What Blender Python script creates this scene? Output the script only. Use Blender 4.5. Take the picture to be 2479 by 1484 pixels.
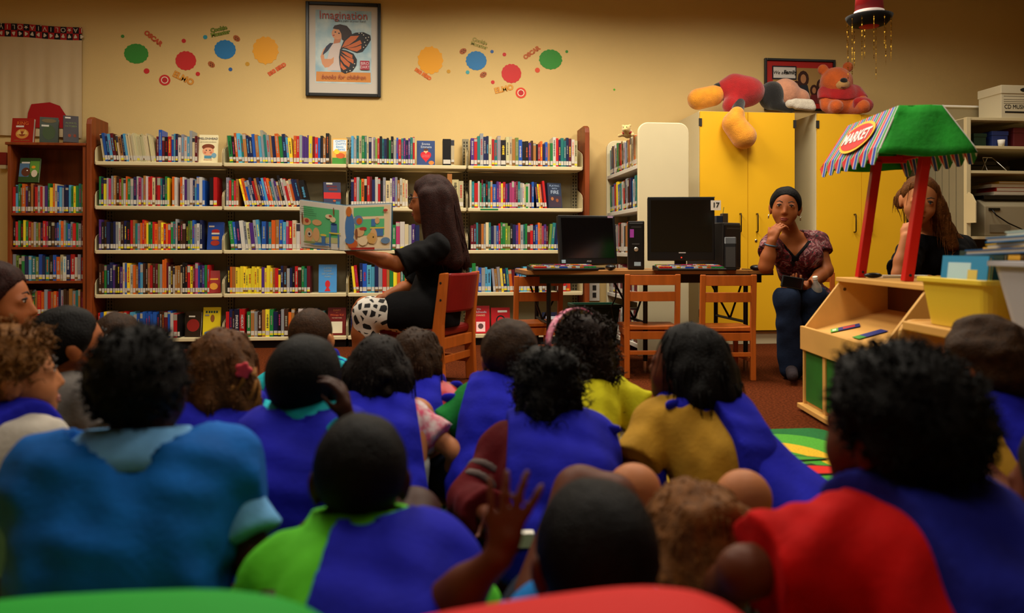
import bpy, math, random
import numpy as np
from mathutils import Vector, Matrix
random.seed(7)
SC = bpy.context.scene
COL = SC.collection
for _o in list(bpy.data.objects):
    bpy.data.objects.remove(_o)

# ---------------------------------------------------------------- camera
F, CX, HY, CAMH, YAW = 1950.0, 1239.5, 605.0, 0.74, math.radians(6.5)
SY, CY_ = math.sin(YAW), math.cos(YAW)
cam_d = bpy.data.cameras.new('camera')
cam = bpy.data.objects.new('camera', cam_d)
COL.objects.link(cam)
cam_d.sensor_fit = 'HORIZONTAL'
cam_d.sensor_width = 36.0
cam_d.lens = F / 2479 * 36
cam_d.shift_y = -(742 - HY) / 2479
cam_d.clip_start = 0.05
cam_d.dof.use_dof = True
cam_d.dof.focus_distance = 6.0
cam_d.dof.aperture_fstop = 2.6
cam.location = (0, 0, CAMH)
cam.rotation_euler = (math.pi / 2, 0, -YAW)
SC.camera = cam

# ---------------------------------------------------------------- world, lights, exposure
vs = SC.view_settings
vs.view_transform = 'Standard'
vs.look = 'None'
vs.exposure = 0.0
vs.gamma = 1.0
vs.use_curve_mapping = False
world = bpy.data.worlds.new('World')
SC.world = world
world.use_nodes = True
world.node_tree.nodes['Background'].inputs[0].default_value = (0.9, 0.85, 0.75, 1)
world.node_tree.nodes['Background'].inputs[1].default_value = 0.02
ROOM_H = 2.95


def troffer(name, x, y, power, sx=0.6, sy=1.2, spread=163, z=ROOM_H - 0.04):
    l = bpy.data.lights.new(name, 'AREA')
    l.shape = 'RECTANGLE'
    l.size, l.size_y = sx, sy
    l.energy = power
    l.color = (1.0, 0.9, 0.74)
    l.spread = math.radians(spread)
    o = bpy.data.objects.new(name, l)
    o.location = (x, y, z)
    COL.objects.link(o)
    return o


for _x, _y, _p in ((-0.9, 4.9, 46), (0.75, 4.9, 62), (2.4, 4.8, 42), (-0.7, 2.5, 34), (1.3, 2.6, 36), (0.4, 0.4, 10), (-2.5, 4.7, 14), (4.0, 4.6, 12)):
    troffer('ceiling_troffer', _x, _y, _p)


# ---------------------------------------------------------------- photo geometry helpers (pixels of the 2479 x 1484 frame)
def at(px, py, Z):
    """world point seen at a pixel, Z metres along the view axis"""
    X = (px - CX) / F * Z
    return Vector((Z * SY + X * CY_, Z * CY_ - X * SY, CAMH - (py - HY) / F * Z))


def on_y(px, py, y):
    """world point seen at a pixel on the plane world-y = y"""
    return at(px, py, y / (CY_ - (px - CX) / F * SY))


def on_floor(px, py, z=0.0):
    return at(px, py, (CAMH - z) * F / (py - HY))


# ---------------------------------------------------------------- materials
def lin(c):
    if isinstance(c, str):
        c = c.lstrip('#')
        c = [int(c[i:i + 2], 16) / 255 for i in (0, 2, 4)]
        c = [v / 12.92 if v <= .04045 else ((v + .055) / 1.055) ** 2.4 for v in c]
    return (c[0], c[1], c[2], 1)


MATS = {}


def mat(name, col, rough=0.6, metal=0.0, noise=None, bump=None, col2=None, spec=0.4, emit=0, alpha=1, trans=0, sheen=0,
        wood=None):
    """principled material; noise=(scale, amount) mottles the colour, bump=(scale, strength), wood=(axis stretch)"""
    if name in MATS:
        return MATS[name]
    m = bpy.data.materials.new(name)
    m.use_nodes = True
    nt = m.node_tree
    b = nt.nodes['Principled BSDF']
    b.inputs['Base Color'].default_value = lin(col)
    b.inputs['Roughness'].default_value = rough
    b.inputs['Metallic'].default_value = metal
    b.inputs['Specular IOR Level'].default_value = spec
    if sheen:
        b.inputs['Sheen Weight'].default_value = sheen
    if alpha < 1:
        b.inputs['Alpha'].default_value = alpha
    if trans:
        b.inputs['Transmission Weight'].default_value = trans
    if emit:
        b.inputs['Emission Color'].default_value = lin(col)
        b.inputs['Emission Strength'].default_value = emit
    tc = None
    if noise or bump or wood:
        tc = nt.nodes.new('ShaderNodeTexCoord')
    if noise or wood:
        n = nt.nodes.new('ShaderNodeTexNoise')
        sc, am = noise if noise else wood[1:]
        n.inputs['Scale'].default_value = sc
        n.inputs['Detail'].default_value = 5
        if wood:
            mp = nt.nodes.new('ShaderNodeMapping')
            mp.inputs['Scale'].default_value = wood[0]
            nt.links.new(tc.outputs['Object'], mp.inputs[0])
            nt.links.new(mp.outputs[0], n.inputs['Vector'])
        else:
            nt.links.new(tc.outputs['Object'], n.inputs['Vector'])
        r = nt.nodes.new('ShaderNodeValToRGB')
        c = lin(col)
        c2 = lin(col2) if col2 else [max(0, v * (1 - am)) for v in c[:3]] + [1]
        r.color_ramp.elements[0].color = c2
        r.color_ramp.elements[1].color = c
        r.color_ramp.elements[0].position = .35
        r.color_ramp.elements[1].position = .65
        nt.links.new(n.outputs['Fac'], r.inputs[0])
        nt.links.new(r.outputs[0], b.inputs['Base Color'])
    if bump:
        n2 = nt.nodes.new('ShaderNodeTexNoise')
        n2.inputs['Scale'].default_value = bump[0]
        n2.inputs['Detail'].default_value = 3
        nt.links.new(tc.outputs['Object'], n2.inputs['Vector'])
        bp = nt.nodes.new('ShaderNodeBump')
        bp.inputs['Strength'].default_value = bump[1]
        bp.inputs['Distance'].default_value = .01
        nt.links.new(n2.outputs['Fac'], bp.inputs['Height'])
        nt.links.new(bp.outputs[0], b.inputs['Normal'])
    MATS[name] = m
    return m


def mat_attr(name, rough=.35, spec=.5):
    """colour from the mesh's own face colours (book covers, printed things)"""
    m = bpy.data.materials.new(name)
    m.use_nodes = True
    nt = m.node_tree
    a = nt.nodes.new('ShaderNodeVertexColor')
    a.layer_name = 'Col'
    b = nt.nodes['Principled BSDF']
    b.inputs['Roughness'].default_value = rough
    b.inputs['Specular IOR Level'].default_value = spec
    nt.links.new(a.outputs[0], b.inputs['Base Color'])
    MATS[name] = m
    return m


def cloth(name, col, amt=.25):
    return mat(name, col, rough=.85, noise=(14, amt), bump=(90, .15), spec=.12)


def skin(name, col):
    return mat(name, col, rough=.55, noise=(9, .12), spec=.18)


def hairmat(name, col):
    return mat(name, col, rough=.6, noise=(60, .45), bump=(220, .5), spec=.1)


M_WALL = mat('wall_paint', '#dabc7e', rough=.8, noise=(3, .03), bump=(160, .12), spec=.2)
M_CEIL = mat('ceiling_tile', '#b9b09a', rough=.9)
M_CARPET = mat('carpet', '#6a3014', rough=.95, noise=(90, .55), bump=(220, .6), spec=.05, col2='#3a1806')
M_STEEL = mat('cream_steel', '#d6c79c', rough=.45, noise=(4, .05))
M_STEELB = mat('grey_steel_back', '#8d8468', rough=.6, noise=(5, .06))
M_SLOT = mat('slot_dark', '#1a1812', rough=.8)
M_WOODR = mat('red_brown_wood', '#8a3d12', rough=.45, wood=((1, 1, .12), 22, .35))
M_WOODO = mat('orange_wood', '#c8651f', rough=.42, wood=((1, 1, .15), 20, .25))
M_WOODL = mat('maple_wood', '#dca75a', rough=.4, wood=((.5, .12, .5), 16, .14))
M_WOODD = mat('panel_dark_wood', '#5a2409', rough=.5, wood=((1, 1, .15), 20, .3))
M_BLACK = mat('black_plastic', '#08080a', rough=.35)
M_BLACKM = mat('black_metal', '#0a0a0a', rough=.4, metal=.2)
M_SCREEN = mat('screen_glass', '#050507', rough=.12, spec=.6)
M_DKGREY = mat('dark_grey_plastic', '#2a2724', rough=.45)
M_CHROME = mat('chrome', '#c8c4ba', rough=.2, metal=1)
M_YDOOR = mat('yellow_laminate', '#efb71e', rough=.42, noise=(2, .04))
M_CREAM = mat('cream_laminate', '#d8cba4', rough=.5, noise=(3, .04))
M_WHITE = mat('white_paper', '#ece6d8', rough=.7)
M_BOOK = mat_attr('printed_cover')
M_PRINT = mat_attr('printed_paper', rough=.6, spec=.3)
M_STICK = mat('vinyl_sticker', '#ffffff', rough=.5)


# ---------------------------------------------------------------- mesh builder
class MB:
    def __init__(s):
        s.v, s.f, s.m, s.c = [], [], [], []
        s.mi, s.col = 0, (1, 1, 1, 1)

    def use(s, mi=None, col=None):
        if mi is not None:
            s.mi = mi
        if col is not None:
            s.col = lin(col) if isinstance(col, str) else col
        return s

    def face(s, idx):
        s.f.append(idx)
        s.m.append(s.mi)
        s.c.append(s.col)

    def add(s, vs, fs, M=None):
        o = len(s.v)
        for p in vs:
            p = Vector(p)
            s.v.append(tuple(M @ p) if M else tuple(p))
        for f in fs:
            s.face([o + i for i in f])
        return s

    def box(s, x0, x1, y0, y1, z0, z1, M=None):
        return s.add([(x0, y0, z0), (x1, y0, z0), (x1, y1, z0), (x0, y1, z0), (x0, y0, z1), (x1, y0, z1), (x1, y1, z1),
                      (x0, y1, z1)],
                     [(0, 3, 2, 1), (4, 5, 6, 7), (0, 1, 5, 4), (1, 2, 6, 5), (2, 3, 7, 6), (3, 0, 4, 7)], M)

    def bar(s, a, b, w, h, up=(0, 0, 1), w2=None, h2=None):
        """rectangular bar from a to b"""
        a, b = Vector(a), Vector(b)
        d = (b - a).normalized()
        u = Vector(up)
        l = d.cross(u)
        if l.length < 1e-4:
            l = d.cross(Vector((1, 0, 0)))
        l.normalize()
        u = l.cross(d)
        w2, h2 = w2 or w, h2 or h
        vs = []
        for p, ww, hh in ((a, w, h), (b, w2, h2)):
            for sx, sz in ((-1, -1), (1, -1), (1, 1), (-1, 1)):
                vs.append(p + l * sx * ww / 2 + u * sz * hh / 2)
        return s.add(vs, [(3, 2, 1, 0), (4, 5, 6, 7), (0, 1, 5, 4), (1, 2, 6, 5), (2, 3, 7, 6), (3, 0, 4, 7)])

    def prism(s, poly, ax, d0, d1, M=None):
        """polygon (2D, ccw) extruded along axis ax ('x','y','z')"""
        def mk(p, d):
            return {'x': (d, p[0], p[1]), 'y': (p[0], d, p[1]), 'z': (p[0], p[1], d)}[ax]
        n = len(poly)
        vs = [mk(p, d0) for p in poly] + [mk(p, d1) for p in poly]
        fs = [tuple(range(n - 1, -1, -1)), tuple(range(n, 2 * n))]
        fs += [(i, (i + 1) % n, n + (i + 1) % n, n + i) for i in range(n)]
        return s.add(vs, fs, M)

    def tube(s, pts, r, n=8, cap=True):
        pts = [Vector(p) for p in pts]
        rs = r if isinstance(r, (list, tuple)) else [r] * len(pts)
        o = len(s.v)
        u = None
        for i, p in enumerate(pts):
            d = (pts[min(i + 1, len(pts) - 1)] - pts[max(i - 1, 0)])
            if d.length < 1e-9:
                d = Vector((0, 0, 1))
            d.normalize()
            if u is None:
                u = d.cross(Vector((0, 0, 1)))
                if u.length < 1e-3:
                    u = d.cross(Vector((1, 0, 0)))
            u = (u - d * u.dot(d)).normalized()
            w = d.cross(u)
            for k in range(n):
                a = 2 * math.pi * k / n
                s.v.append(tuple(p + (u * math.cos(a) + w * math.sin(a)) * rs[i]))
        for i in range(len(pts) - 1):
            for k in range(n):
                a, b = o + i * n + k, o + i * n + (k + 1) % n
                s.face([a, b, b + n, a + n])
        if cap:
            s.face([o + k for k in range(n - 1, -1, -1)])
            e = o + (len(pts) - 1) * n
            s.face([e + k for k in range(n)])
        return s

    def lathe(s, prof, n=20, M=None):
        """profile of (r, z) turned about z"""
        o = len(s.v)
        for r, z in prof:
            for k in range(n):
                a = 2 * math.pi * k / n
                p = Vector((r * math.cos(a), r * math.sin(a), z))
                s.v.append(tuple(M @ p) if M else tuple(p))
        for i in range(len(prof) - 1):
            for k in range(n):
                a, b = o + i * n + k, o + i * n + (k + 1) % n
                s.face([a, b, b + n, a + n])
        if prof[0][0] > 1e-6:
            s.face([o + k for k in range(n - 1, -1, -1)])
        if prof[-1][0] > 1e-6:
            e = o + (len(prof) - 1) * n
            s.face([e + k for k in range(n)])
        return s

    def ell(s, c, r, n=16, M=None):
        prof = [(max(1e-7, math.sin(math.pi * i / (n // 2))), -math.cos(math.pi * i / (n // 2))) for i in range(n // 2 + 1)]
        T = Matrix.Translation(Vector(c)) @ (M.to_4x4() if M else Matrix.Identity(4)) @ Matrix.Diagonal((*r, 1))
        return s.lathe(prof, n, T)

    def build(s, name, mats, parent=None, off=None, smooth=False, bevel=0, loc=None, rot=None, colors=None):
        me = bpy.data.meshes.new(name)
        v = s.v
        if off is not None:
            v = [(p[0] - off[0], p[1] - off[1], p[2] - off[2]) for p in v]
        me.from_pydata(v, [], s.f)
        if not isinstance(mats, (list, tuple)):
            mats = [mats]
        for m in mats:
            me.materials.append(m)
        if len(mats) > 1:
            me.polygons.foreach_set('material_index', s.m)
        if colors is None:
            colors = any(m in (M_BOOK, M_PRINT) for m in mats)
        if colors:
            ca = me.color_attributes.new('Col', 'FLOAT_COLOR', 'CORNER')
            arr = np.repeat(np.array(s.c, dtype=np.float32), [len(f) for f in s.f], axis=0)
            ca.data.foreach_set('color', arr.ravel())
        if smooth:
            me.polygons.foreach_set('use_smooth', [True] * len(me.polygons))
        me.update()
        o = bpy.data.objects.new(name, me)
        COL.objects.link(o)
        if parent is not None:
            o.parent = parent
        if loc is not None:
            o.location = loc
        if rot is not None:
            o.rotation_euler = rot
        if bevel:
            b = o.modifiers.new('bevel', 'BEVEL')
            b.width = bevel
            b.segments = 2
            b.limit_method = 'ANGLE'
        return o


def tag(o, label, cat, group=None, kind=None):
    if label:
        o['label'] = label
    if cat:
        o['category'] = cat
    if group:
        o['group'] = group
    if kind:
        o['kind'] = kind
    return o


def thing(name, label, cat, loc=(0, 0, 0), rz=0, group=None):
    o = bpy.data.objects.new(name, None)
    COL.objects.link(o)
    o.empty_display_size = .1
    o.location = loc
    o.rotation_euler = (0, 0, rz)
    return tag(o, label, cat, group)


def struct(o):
    o['kind'] = 'structure'
    return o


def text(name, body, size, M, material, parent=None, extrude=.0006, align='CENTER', shear=0, sx=1.0, bold=0.0):
    """flat lettering as a mesh; M is the 4x4 matrix of the text plane (x right, y up, z towards the reader)"""
    cu = bpy.data.curves.new(name, 'FONT')
    cu.body = body
    cu.size = size
    cu.align_x = align
    cu.align_y = 'CENTER'
    cu.extrude = extrude
    cu.shear = shear
    cu.offset = bold
    cu.resolution_u = 3
    t = bpy.data.objects.new('t', cu)
    COL.objects.link(t)
    bpy.context.view_layer.update()
    me = bpy.data.meshes.new_from_object(t)
    bpy.data.objects.remove(t)
    bpy.data.curves.remove(cu)
    me.transform(M @ Matrix.Diagonal((sx, 1, 1, 1)))
    me.materials.clear()
    me.materials.append(material)
    me.name = name
    o = bpy.data.objects.new(name, me)
    COL.objects.link(o)
    if parent is not None:
        o.parent = parent
    return o


def facing(p, right=(1, 0, 0), up=(0, 0, 1)):
    """matrix of a plane at p whose x is right and y is up"""
    r, u = Vector(right).normalized(), Vector(up)
    n = r.cross(u).normalized()
    u = n.cross(r)
    return Matrix(((r.x, u.x, n.x, p[0]), (r.y, u.y, n.y, p[1]), (r.z, u.z, n.z, p[2]), (0, 0, 0, 1)))
# ================================================================= ROOM
YW = 6.55            # back wall plane
XL, XR, YF = -3.95, 5.7, -1.6


def slab(name, x0, x1, y0, y1, z0, z1, m):
    return struct(MB().box(x0, x1, y0, y1, z0, z1).build(name, m))


slab('floor', XL, XR, YF, YW, -.1, 0, M_CARPET)
slab('ceiling', XL, XR, YF, YW, ROOM_H, ROOM_H + .1, M_CEIL)
slab('wall_back', XL, XR, YW, YW + .12, 0, ROOM_H, M_WALL)
slab('wall_left', XL - .12, XL, YF, YW, 0, ROOM_H, M_WALL)
slab('wall_right', XR, XR + .12, YF, YW, 0, ROOM_H, M_WALL)
slab('wall_front', XL, XR, YF - .12, YF, 0, ROOM_H, M_WALL)
slab('baseboard_back', XL, XR, YW - .015, YW, 0, .1, mat('base_trim', '#8d7a50', rough=.6))


# rug: a printed mat of concentric bands with a leaf and a red fruit, its far edge showing right of centre
def rug():
    g = {}
    ca = on_floor(1500, 1072)
    root = thing('story_rug', 'green and yellow printed rug under the seated children', 'rug', (1.1, 2.2, 0))
    cx, cy = -.18, 1.8
    cols = ['#0f6a2c', '#4da52a', '#e0b41e', '#3f9a24', '#e0b41e', '#4da52a']
    rad = [(1.82, 1.36), (1.73, 1.27), (1.63, 1.17), (1.56, 1.1), (1.4, .95), (.8, .5)]
    n = 72
    for i, (rx, ry) in enumerate(rad):
        b = MB()
        pts = []
        rc = .06 if i == 0 else .12 + .05 * i
        for qx, qy, a0 in ((1, -1, -90), (1, 1, 0), (-1, 1, 90), (-1, -1, 180)):
            for k in range(9):
                a = math.radians(a0 + 90 * k / 8)
                pts.append((cx + qx * (rx - rc) + rc * math.cos(a), cy + qy * (ry - rc) + rc * math.sin(a)))
        b.prism(pts, 'z', .0 if i == 0 else .006 + .0012 * (i - 1), .006 + .0012 * i)
        b.build('rug_band' if i else 'rug_base', mat('rug_%d' % i, cols[i], rough=.95, noise=(120, .25), bump=(200, .4)), root,
                off=root.location)
    def leaf(p, L, W, ang, m, dz, name):
        b = MB()
        q = []
        for k in range(21):
            t = k / 20
            q.append((t * L, W * math.sin(math.pi * t) ** .8))
        for k in range(19, 0, -1):
            t = k / 20
            q.append((t * L, -W * .55 * math.sin(math.pi * t)))
        b.prism(q, 'z', .0125 + dz, .0135 + dz, Matrix.Translation(Vector((p[0], p[1], 0))) @ Matrix.Rotation(ang, 4, 'Z'))
        b.build(name, m, root, off=root.location)
    ink = mat('rug_ink', '#20200c', rough=.95)
    p = on_floor(1800, 1118)
    for a, L in ((-.15, .30), (-.5, .24)):
        leaf(p, L, .05, a, ink, 0, 'leaf_outline')
        leaf((p.x + .012, p.y - .003), L - .03, .036, a, mat('rug_leaf', '#3f8c22', rough=.95), .0012, 'leaf')
    q = on_floor(1870, 1150)
    leaf(q, .30, .075, -.1, ink, 0, 'fruit_outline')
    leaf((q.x + .012, q.y - .002), .27, .06, -.1, mat('rug_fruit', '#c81e10', rough=.95), .0012, 'fruit')


rug()

# ================================================================= STEEL SHELVING (four bays, five shelves)
YS = 6.228
XB = [-2.381 + .914 * i for i in range(5)]
SZ = [.085 + .327 * i for i in range(5)]      # shelf surface heights, bottom to top
SHELF = thing('steel_shelving', 'cream steel library shelving of four bays with wooden end panels along back wall', 'bookshelf',
              ((XB[0] + XB[4]) / 2, YS + .15, 0))


def sp(b, name, m, **k):
    return b.build(name, m, SHELF, off=SHELF.location, **k)


for i, x in enumerate(XB):
    b = MB()
    w = .052
    xx = x + (.026 if i == 0 else -.026 if i == 4 else 0)
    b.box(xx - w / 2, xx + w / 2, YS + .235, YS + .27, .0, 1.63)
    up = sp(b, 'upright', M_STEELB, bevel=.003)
    b = MB()
    for k in range(58):
        z = .1 + k * .0262
        for dx in (-.011, .011):
            b.box(xx + dx - .004, xx + dx + .004, YS + .2325, YS + .236, z, z + .015)
    c = b.build('slot', M_SLOT, up, off=SHELF.location)
    c['kind'] = 'stuff'
for i in range(4):
    b = MB()
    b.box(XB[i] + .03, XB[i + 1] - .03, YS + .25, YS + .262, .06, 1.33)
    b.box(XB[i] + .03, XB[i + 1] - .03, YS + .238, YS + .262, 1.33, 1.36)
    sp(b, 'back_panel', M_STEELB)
    b = MB().box(XB[i] + .01, XB[i + 1] - .01, YS + .03, YS + .25, 0, .06)
    sp(b, 'plinth', M_BLACKM)
    for r, z in enumerate(SZ):
        b = MB()
        b.box(XB[i] + .008, XB[i + 1] - .008, YS, YS + .24, z - .028, z)
        sh = sp(b, 'shelf', M_STEEL, bevel=.004)
        for e, x in ((0, XB[i] + .004), (1, XB[i + 1] - .006)):
            b = MB()
            h = .125
            prof = [(YS + .004, z - .02), (YS + .238, z - .02), (YS + .238, z + h + .04), (YS + .09, z + h), (YS + .03, z + h - .02),
                    (YS + .008, z + h - .05)]
            b.prism(prof, 'x', x - .001, x + .002)
            b.build('bracket', M_STEEL, sh, off=SHELF.location)
b = MB()
endprof = [(YS - .035, 0), (YS + .29, 0), (YS + .29, 1.72), (YS + .03, 1.72), (YS - .02, 1.70), (YS - .035, 1.66)]
b.prism(endprof, 'x', XB[0] - .042, XB[0] - .006)
sp(b, 'end_panel', M_WOODR, bevel=.004)
b = MB().prism(endprof, 'x', XB[4] + .006, XB[4] + .042)
sp(b, 'end_panel', M_WOODR, bevel=.004)

# ================================================================= BOOKS
PAL = {'K': '#121014', 'N': '#16204a', 'B': '#1e50a8', 'C': '#4f9cc0', 'T': '#1f6f70', 'G': '#1f7a3a', 'L': '#6f8a3a',
       'Y': '#e8cf2c', 'O': '#cf5e1c', 'R': '#b51a1e', 'M': '#5e1220', 'P': '#4a2a74', 'I': '#a83a68', 'W': '#bdb8b0',
       'E': '#c4b78e', 'A': '#8a8c92', 'S': '#a06a34', 'D': '#3a2014'}
CNAME = {'K': 'black', 'N': 'navy', 'B': 'blue', 'C': 'light blue', 'T': 'teal', 'G': 'green', 'L': 'lime', 'Y': 'yellow',
         'O': 'orange', 'R': 'red', 'M': 'maroon', 'P': 'purple', 'I': 'pink', 'W': 'white', 'E': 'cream', 'A': 'grey',
         'S': 'tan', 'D': 'dark brown'}
LABELMESH = {}
rb = random.Random(3)


def vary(c, r, a=.18):
    c = lin(c)
    k = 1 + r.uniform(-a, a)
    return tuple(min(1, max(0, v * k * (1 + r.uniform(-.08, .08)))) for v in c[:3]) + (1,)


def book_geo(b, t, d, h, col, r, M=None):
    """one upright book, spine at y=0, foot at z=0, left side at x=0"""
    ct = min(.003, t * .2)
    b.use(col=col)
    b.box(0, ct, .001, d, 0, h, M).box(t - ct, t, .001, d, 0, h, M).box(0, t, 0, .0025, 0, h, M)
    b.use(col='#d8ccb0').box(ct, t - ct, .0025, d - .004, .003, h - .004, M)
    k = r.random()
    lum = sum(col[:3])
    tc = tuple(v * .45 for v in vary('#e8e0c8', r)[:3]) + (1,) if lum < .9 else vary('#30303a', r)
    if k < .35:
        tc = vary(PAL[r.choice('YWRCOKI')], r)
    if t > .011:
        m = t * .3
        z0, z1 = h * r.uniform(.32, .45), h * r.uniform(.7, .9)
        if k < .6:      # the title set down the spine, in broken strokes like letters
            b.use(col=tc)
            z = z0
            while z < z1:
                dz = r.uniform(.003, .007)
                m = t * r.uniform(.26, .36)
                b.add([(m, -.0004, z), (t - m, -.0004, z), (t - m, -.0004, z + dz), (m, -.0004, z + dz)], [(0, 1, 2, 3)], M)
                z += dz + r.uniform(.0015, .004)
        elif k < .72:
            b.use(col=tc).add([(0, -.0004, z1), (t, -.0004, z1), (t, -.0004, h - .006), (0, -.0004, h - .006)], [(0, 1, 2, 3)], M)


def label_geo(b, t, r):
    m = t * .06
    z = .012
    k = r.random()
    lo = '#e0d030' if k < .22 else '#7a5a30' if k < .4 else None
    y = -.0012
    b.use(col='#c9c2b4').box(m, t - m, y, .0, z + (.014 if lo else 0), z + .032)
    if lo:
        b.use(col=lo).box(m, t - m, y, .0, z, z + .0138)


STUFF = MB()
BAYN = ['leftmost', 'second', 'third', 'rightmost']
ROWN = ['bottom', 'fourth', 'third', 'second', 'top']
BOOK_N = [0]


def ordinal(n):
    return '%d%s' % (n, 'th' if 10 <= n % 100 <= 20 else {1: 'st', 2: 'nd', 3: 'rd'}.get(n % 10, 'th'))


def row_books(seq, x0, x1, yf, z, hmax, single, where, leans=(), rz=0.0, depth=.15, fr=None, hmin=None, origin=None):
    """fill x0..x1 with the books of seq. leans: (first, last, degrees). single: own objects with labels"""
    r = rb
    ws = []
    items = []
    i = 0
    while i < len(seq):
        c = seq[i]
        wgt = r.uniform(.75, 1.3)
        tall = 0
        while i + 1 < len(seq) and seq[i + 1] in '+-^_~':
            i += 1
            wgt *= {'+': 1.8, '-': .42, '^': 1, '_': 1, '~': 1}[seq[i]]
            tall += {'^': 1, '_': -1}.get(seq[i], 0)
        items.append((c, wgt, tall))
        i += 1
    tot = sum(w for c, w, _ in items)
    def lean_of(k):
        q = 0
        for a, e, deg in leans:
            if a <= k <= e:
                q = math.radians(deg)
        return q
    gaps, prev = [], 0
    for k in range(len(items)):
        le = lean_of(k)
        gaps.append(max(0, .21 * (math.tan(prev) - math.tan(le))))
        prev = le
    x1 -= sum(gaps)
    x = x0
    n = len(items)
    cnt = 0
    for k, (c, w, tall) in enumerate(items):
        t = (x1 - x0) * w / tot
        if c == ' ':
            x += t
            continue
        lean = lean_of(k)
        x += gaps[k]
        tt = max(.004, t * math.cos(lean) - .0008)
        h = r.uniform(hmin or hmax * .86, hmax)
        h = h + .03 if tall > 0 else h - .03 if tall < 0 else h
        d = depth + r.uniform(-.02, .02)
        dy = r.uniform(0, .012)
        col = vary(PAL[c], r)
        if lean >= 0:      # top leans right: pivots on its lower right corner
            R = Matrix.Translation((x + t, yf + dy, z)) @ Matrix.Rotation(lean, 4, 'Y') @ Matrix.Translation((-tt, 0, 0))
        else:
            R = Matrix.Translation((x, yf + dy, z)) @ Matrix.Rotation(lean, 4, 'Y')
        if fr is not None:
            R = fr @ R
        cnt += 1
        if single:
            b = MB()
            book_geo(b, tt, d, h, col, r)
            o = b.build('book', M_BOOK)
            o.matrix_world = R
            size = 'thick ' if tt > .034 else 'thin ' if tt < .019 else ''
            tag(o, '%s%s book, %s from the left on %s' % (size, CNAME[c], ordinal(cnt), where), 'book', 'books on the steel shelves')
            b = MB()
            label_geo(b, tt, r)
            b.build('spine_label', M_PRINT, o)
            BOOK_N[0] += 1
        else:
            b = MB()
            book_geo(b, tt, d, h, col, r)
            label_geo(b, tt, r)
            o = len(STUFF.v)
            STUFF.v += [tuple(R @ Vector(p)) for p in b.v]
            STUFF.f += [[o + q for q in f] for f in b.f]
            STUFF.m += b.m
            STUFF.c += b.c
        x += t
    return x


# (bay, row) -> list of (x from, x to as part of the bay, books, height, leans)
ROWS = {
    (0, 4): [(.02, .80, 'EBNCMDESNC' + 'E-' * 22 + 'MB^MKRBCNWAWCA^EM', .215, ((0, 31, -8),))],
    (0, 3): [(.02, .86, 'GNYWIASDRLWOGANWIAS^WRREMRTNGY OW OWPAWNCBWB', .225, ()), (.9, .96, 'KR', .225, ())],
    (0, 2): [(.02, .84, 'PKDNKNAWDNK+RSTAOROYGGROSYRORGTA^KDDKGLBAWN', .225, ())],
    (0, 1): [(.02, .90, 'DDGNNPKKPEBYWOSBCDKSRDMLAO^O^MWDWSSEKKRYMIBNPGR', .235, ())],
    (0, 0): [(.01, .66, 'RBYWPPROORGCCBBBBBBBNDDMBWRK', .2, ())],
    (1, 4): [(.02, .86, 'GKOCTSNNBSCA^TASNOGNCYORAP-P-P-P-P-YMRBKSK^', .225, ((0, 20, -5),))],
    (1, 3): [(.01, .70, 'ARGRSYOBANRSNBCROTAPSK^WREONNDK+', .225, ((5, 31, -13),))],
    (1, 2): [(.03, .98, 'GBNWAEPACBNTOSBCIREWRSOGEBRNAKTSR', .23, ((0, 8, -6),))],
    (1, 1): [(.02, .70, 'KOSYYYYYYYYYYPYYYSRYNDANKRDGTM', .21, ())],
    (1, 0): [(.01, .083, 'RND', .21, ()), (.18, .82, 'GSADSYGNKADOSDWPMRNKT', .21, ())],
    (2, 4): [(.02, .56, 'CATEGTENWALRKTNKGKABRTPNPTR', .22, ()), (.80, .90, 'K+E', .215, ())],
    (2, 3): [(.02, .50, 'NRAGOKRMNWRKAE+WPA^SWEE', .235, ()), (.84, .98, 'S^E+E', .24, ())],
    (2, 2): [(.02, .60, 'TGIWEAPNKRTGIWEAPN', .22, ())],
    (2, 1): [(.02, .60, 'YRNBCCNARSGYOTGRCB', .23, ((0, 1, -6),))],
    (2, 0): [(.02, .40, 'NACBTKRBWA', .21, ())],
    (3, 4): [(.02, .96, 'PRTA^NNERTA^K+EESLBK_K_P_D_S_K_R_O_N_B_S_G_WRNTTNMWE', .235, ())],
    (3, 3): [(.01, .69, 'ETR+WGM^TKTOB+PIYRPNIIIMTAWEGWMBNYOMR', .215, ((29, 35, -6),))],
    (3, 2): [(.02, .88, 'MMTDSAETNABRGGLLKNPOATGMRNBOSIPMLTNBWWWR', .215, ((32, 39, 5),))],
    (3, 1): [(.01, .70, 'TG^ABACCASAYNTOMBCCARRTY^BR', .2, ((7, 14, -5),)), (.78, .86, 'KR', .2, ())],
}
for (bay, row), parts in ROWS.items():
    single = row >= 3
    for pi, (a, e, seq, h, leans) in enumerate(parts):
        w = XB[bay + 1] - XB[bay] - .02
        x0 = XB[bay] + .01
        where = '%s shelf of the %s steel bay' % (ROWN[row], BAYN[bay])
        if pi:
            where = 'right group, %s shelf, %s steel bay' % (ROWN[row], BAYN[bay])
        row_books(seq, x0 + a * w, x0 + e * w, YS + .012, SZ[row] + .0005, h, single, where, leans)


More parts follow.
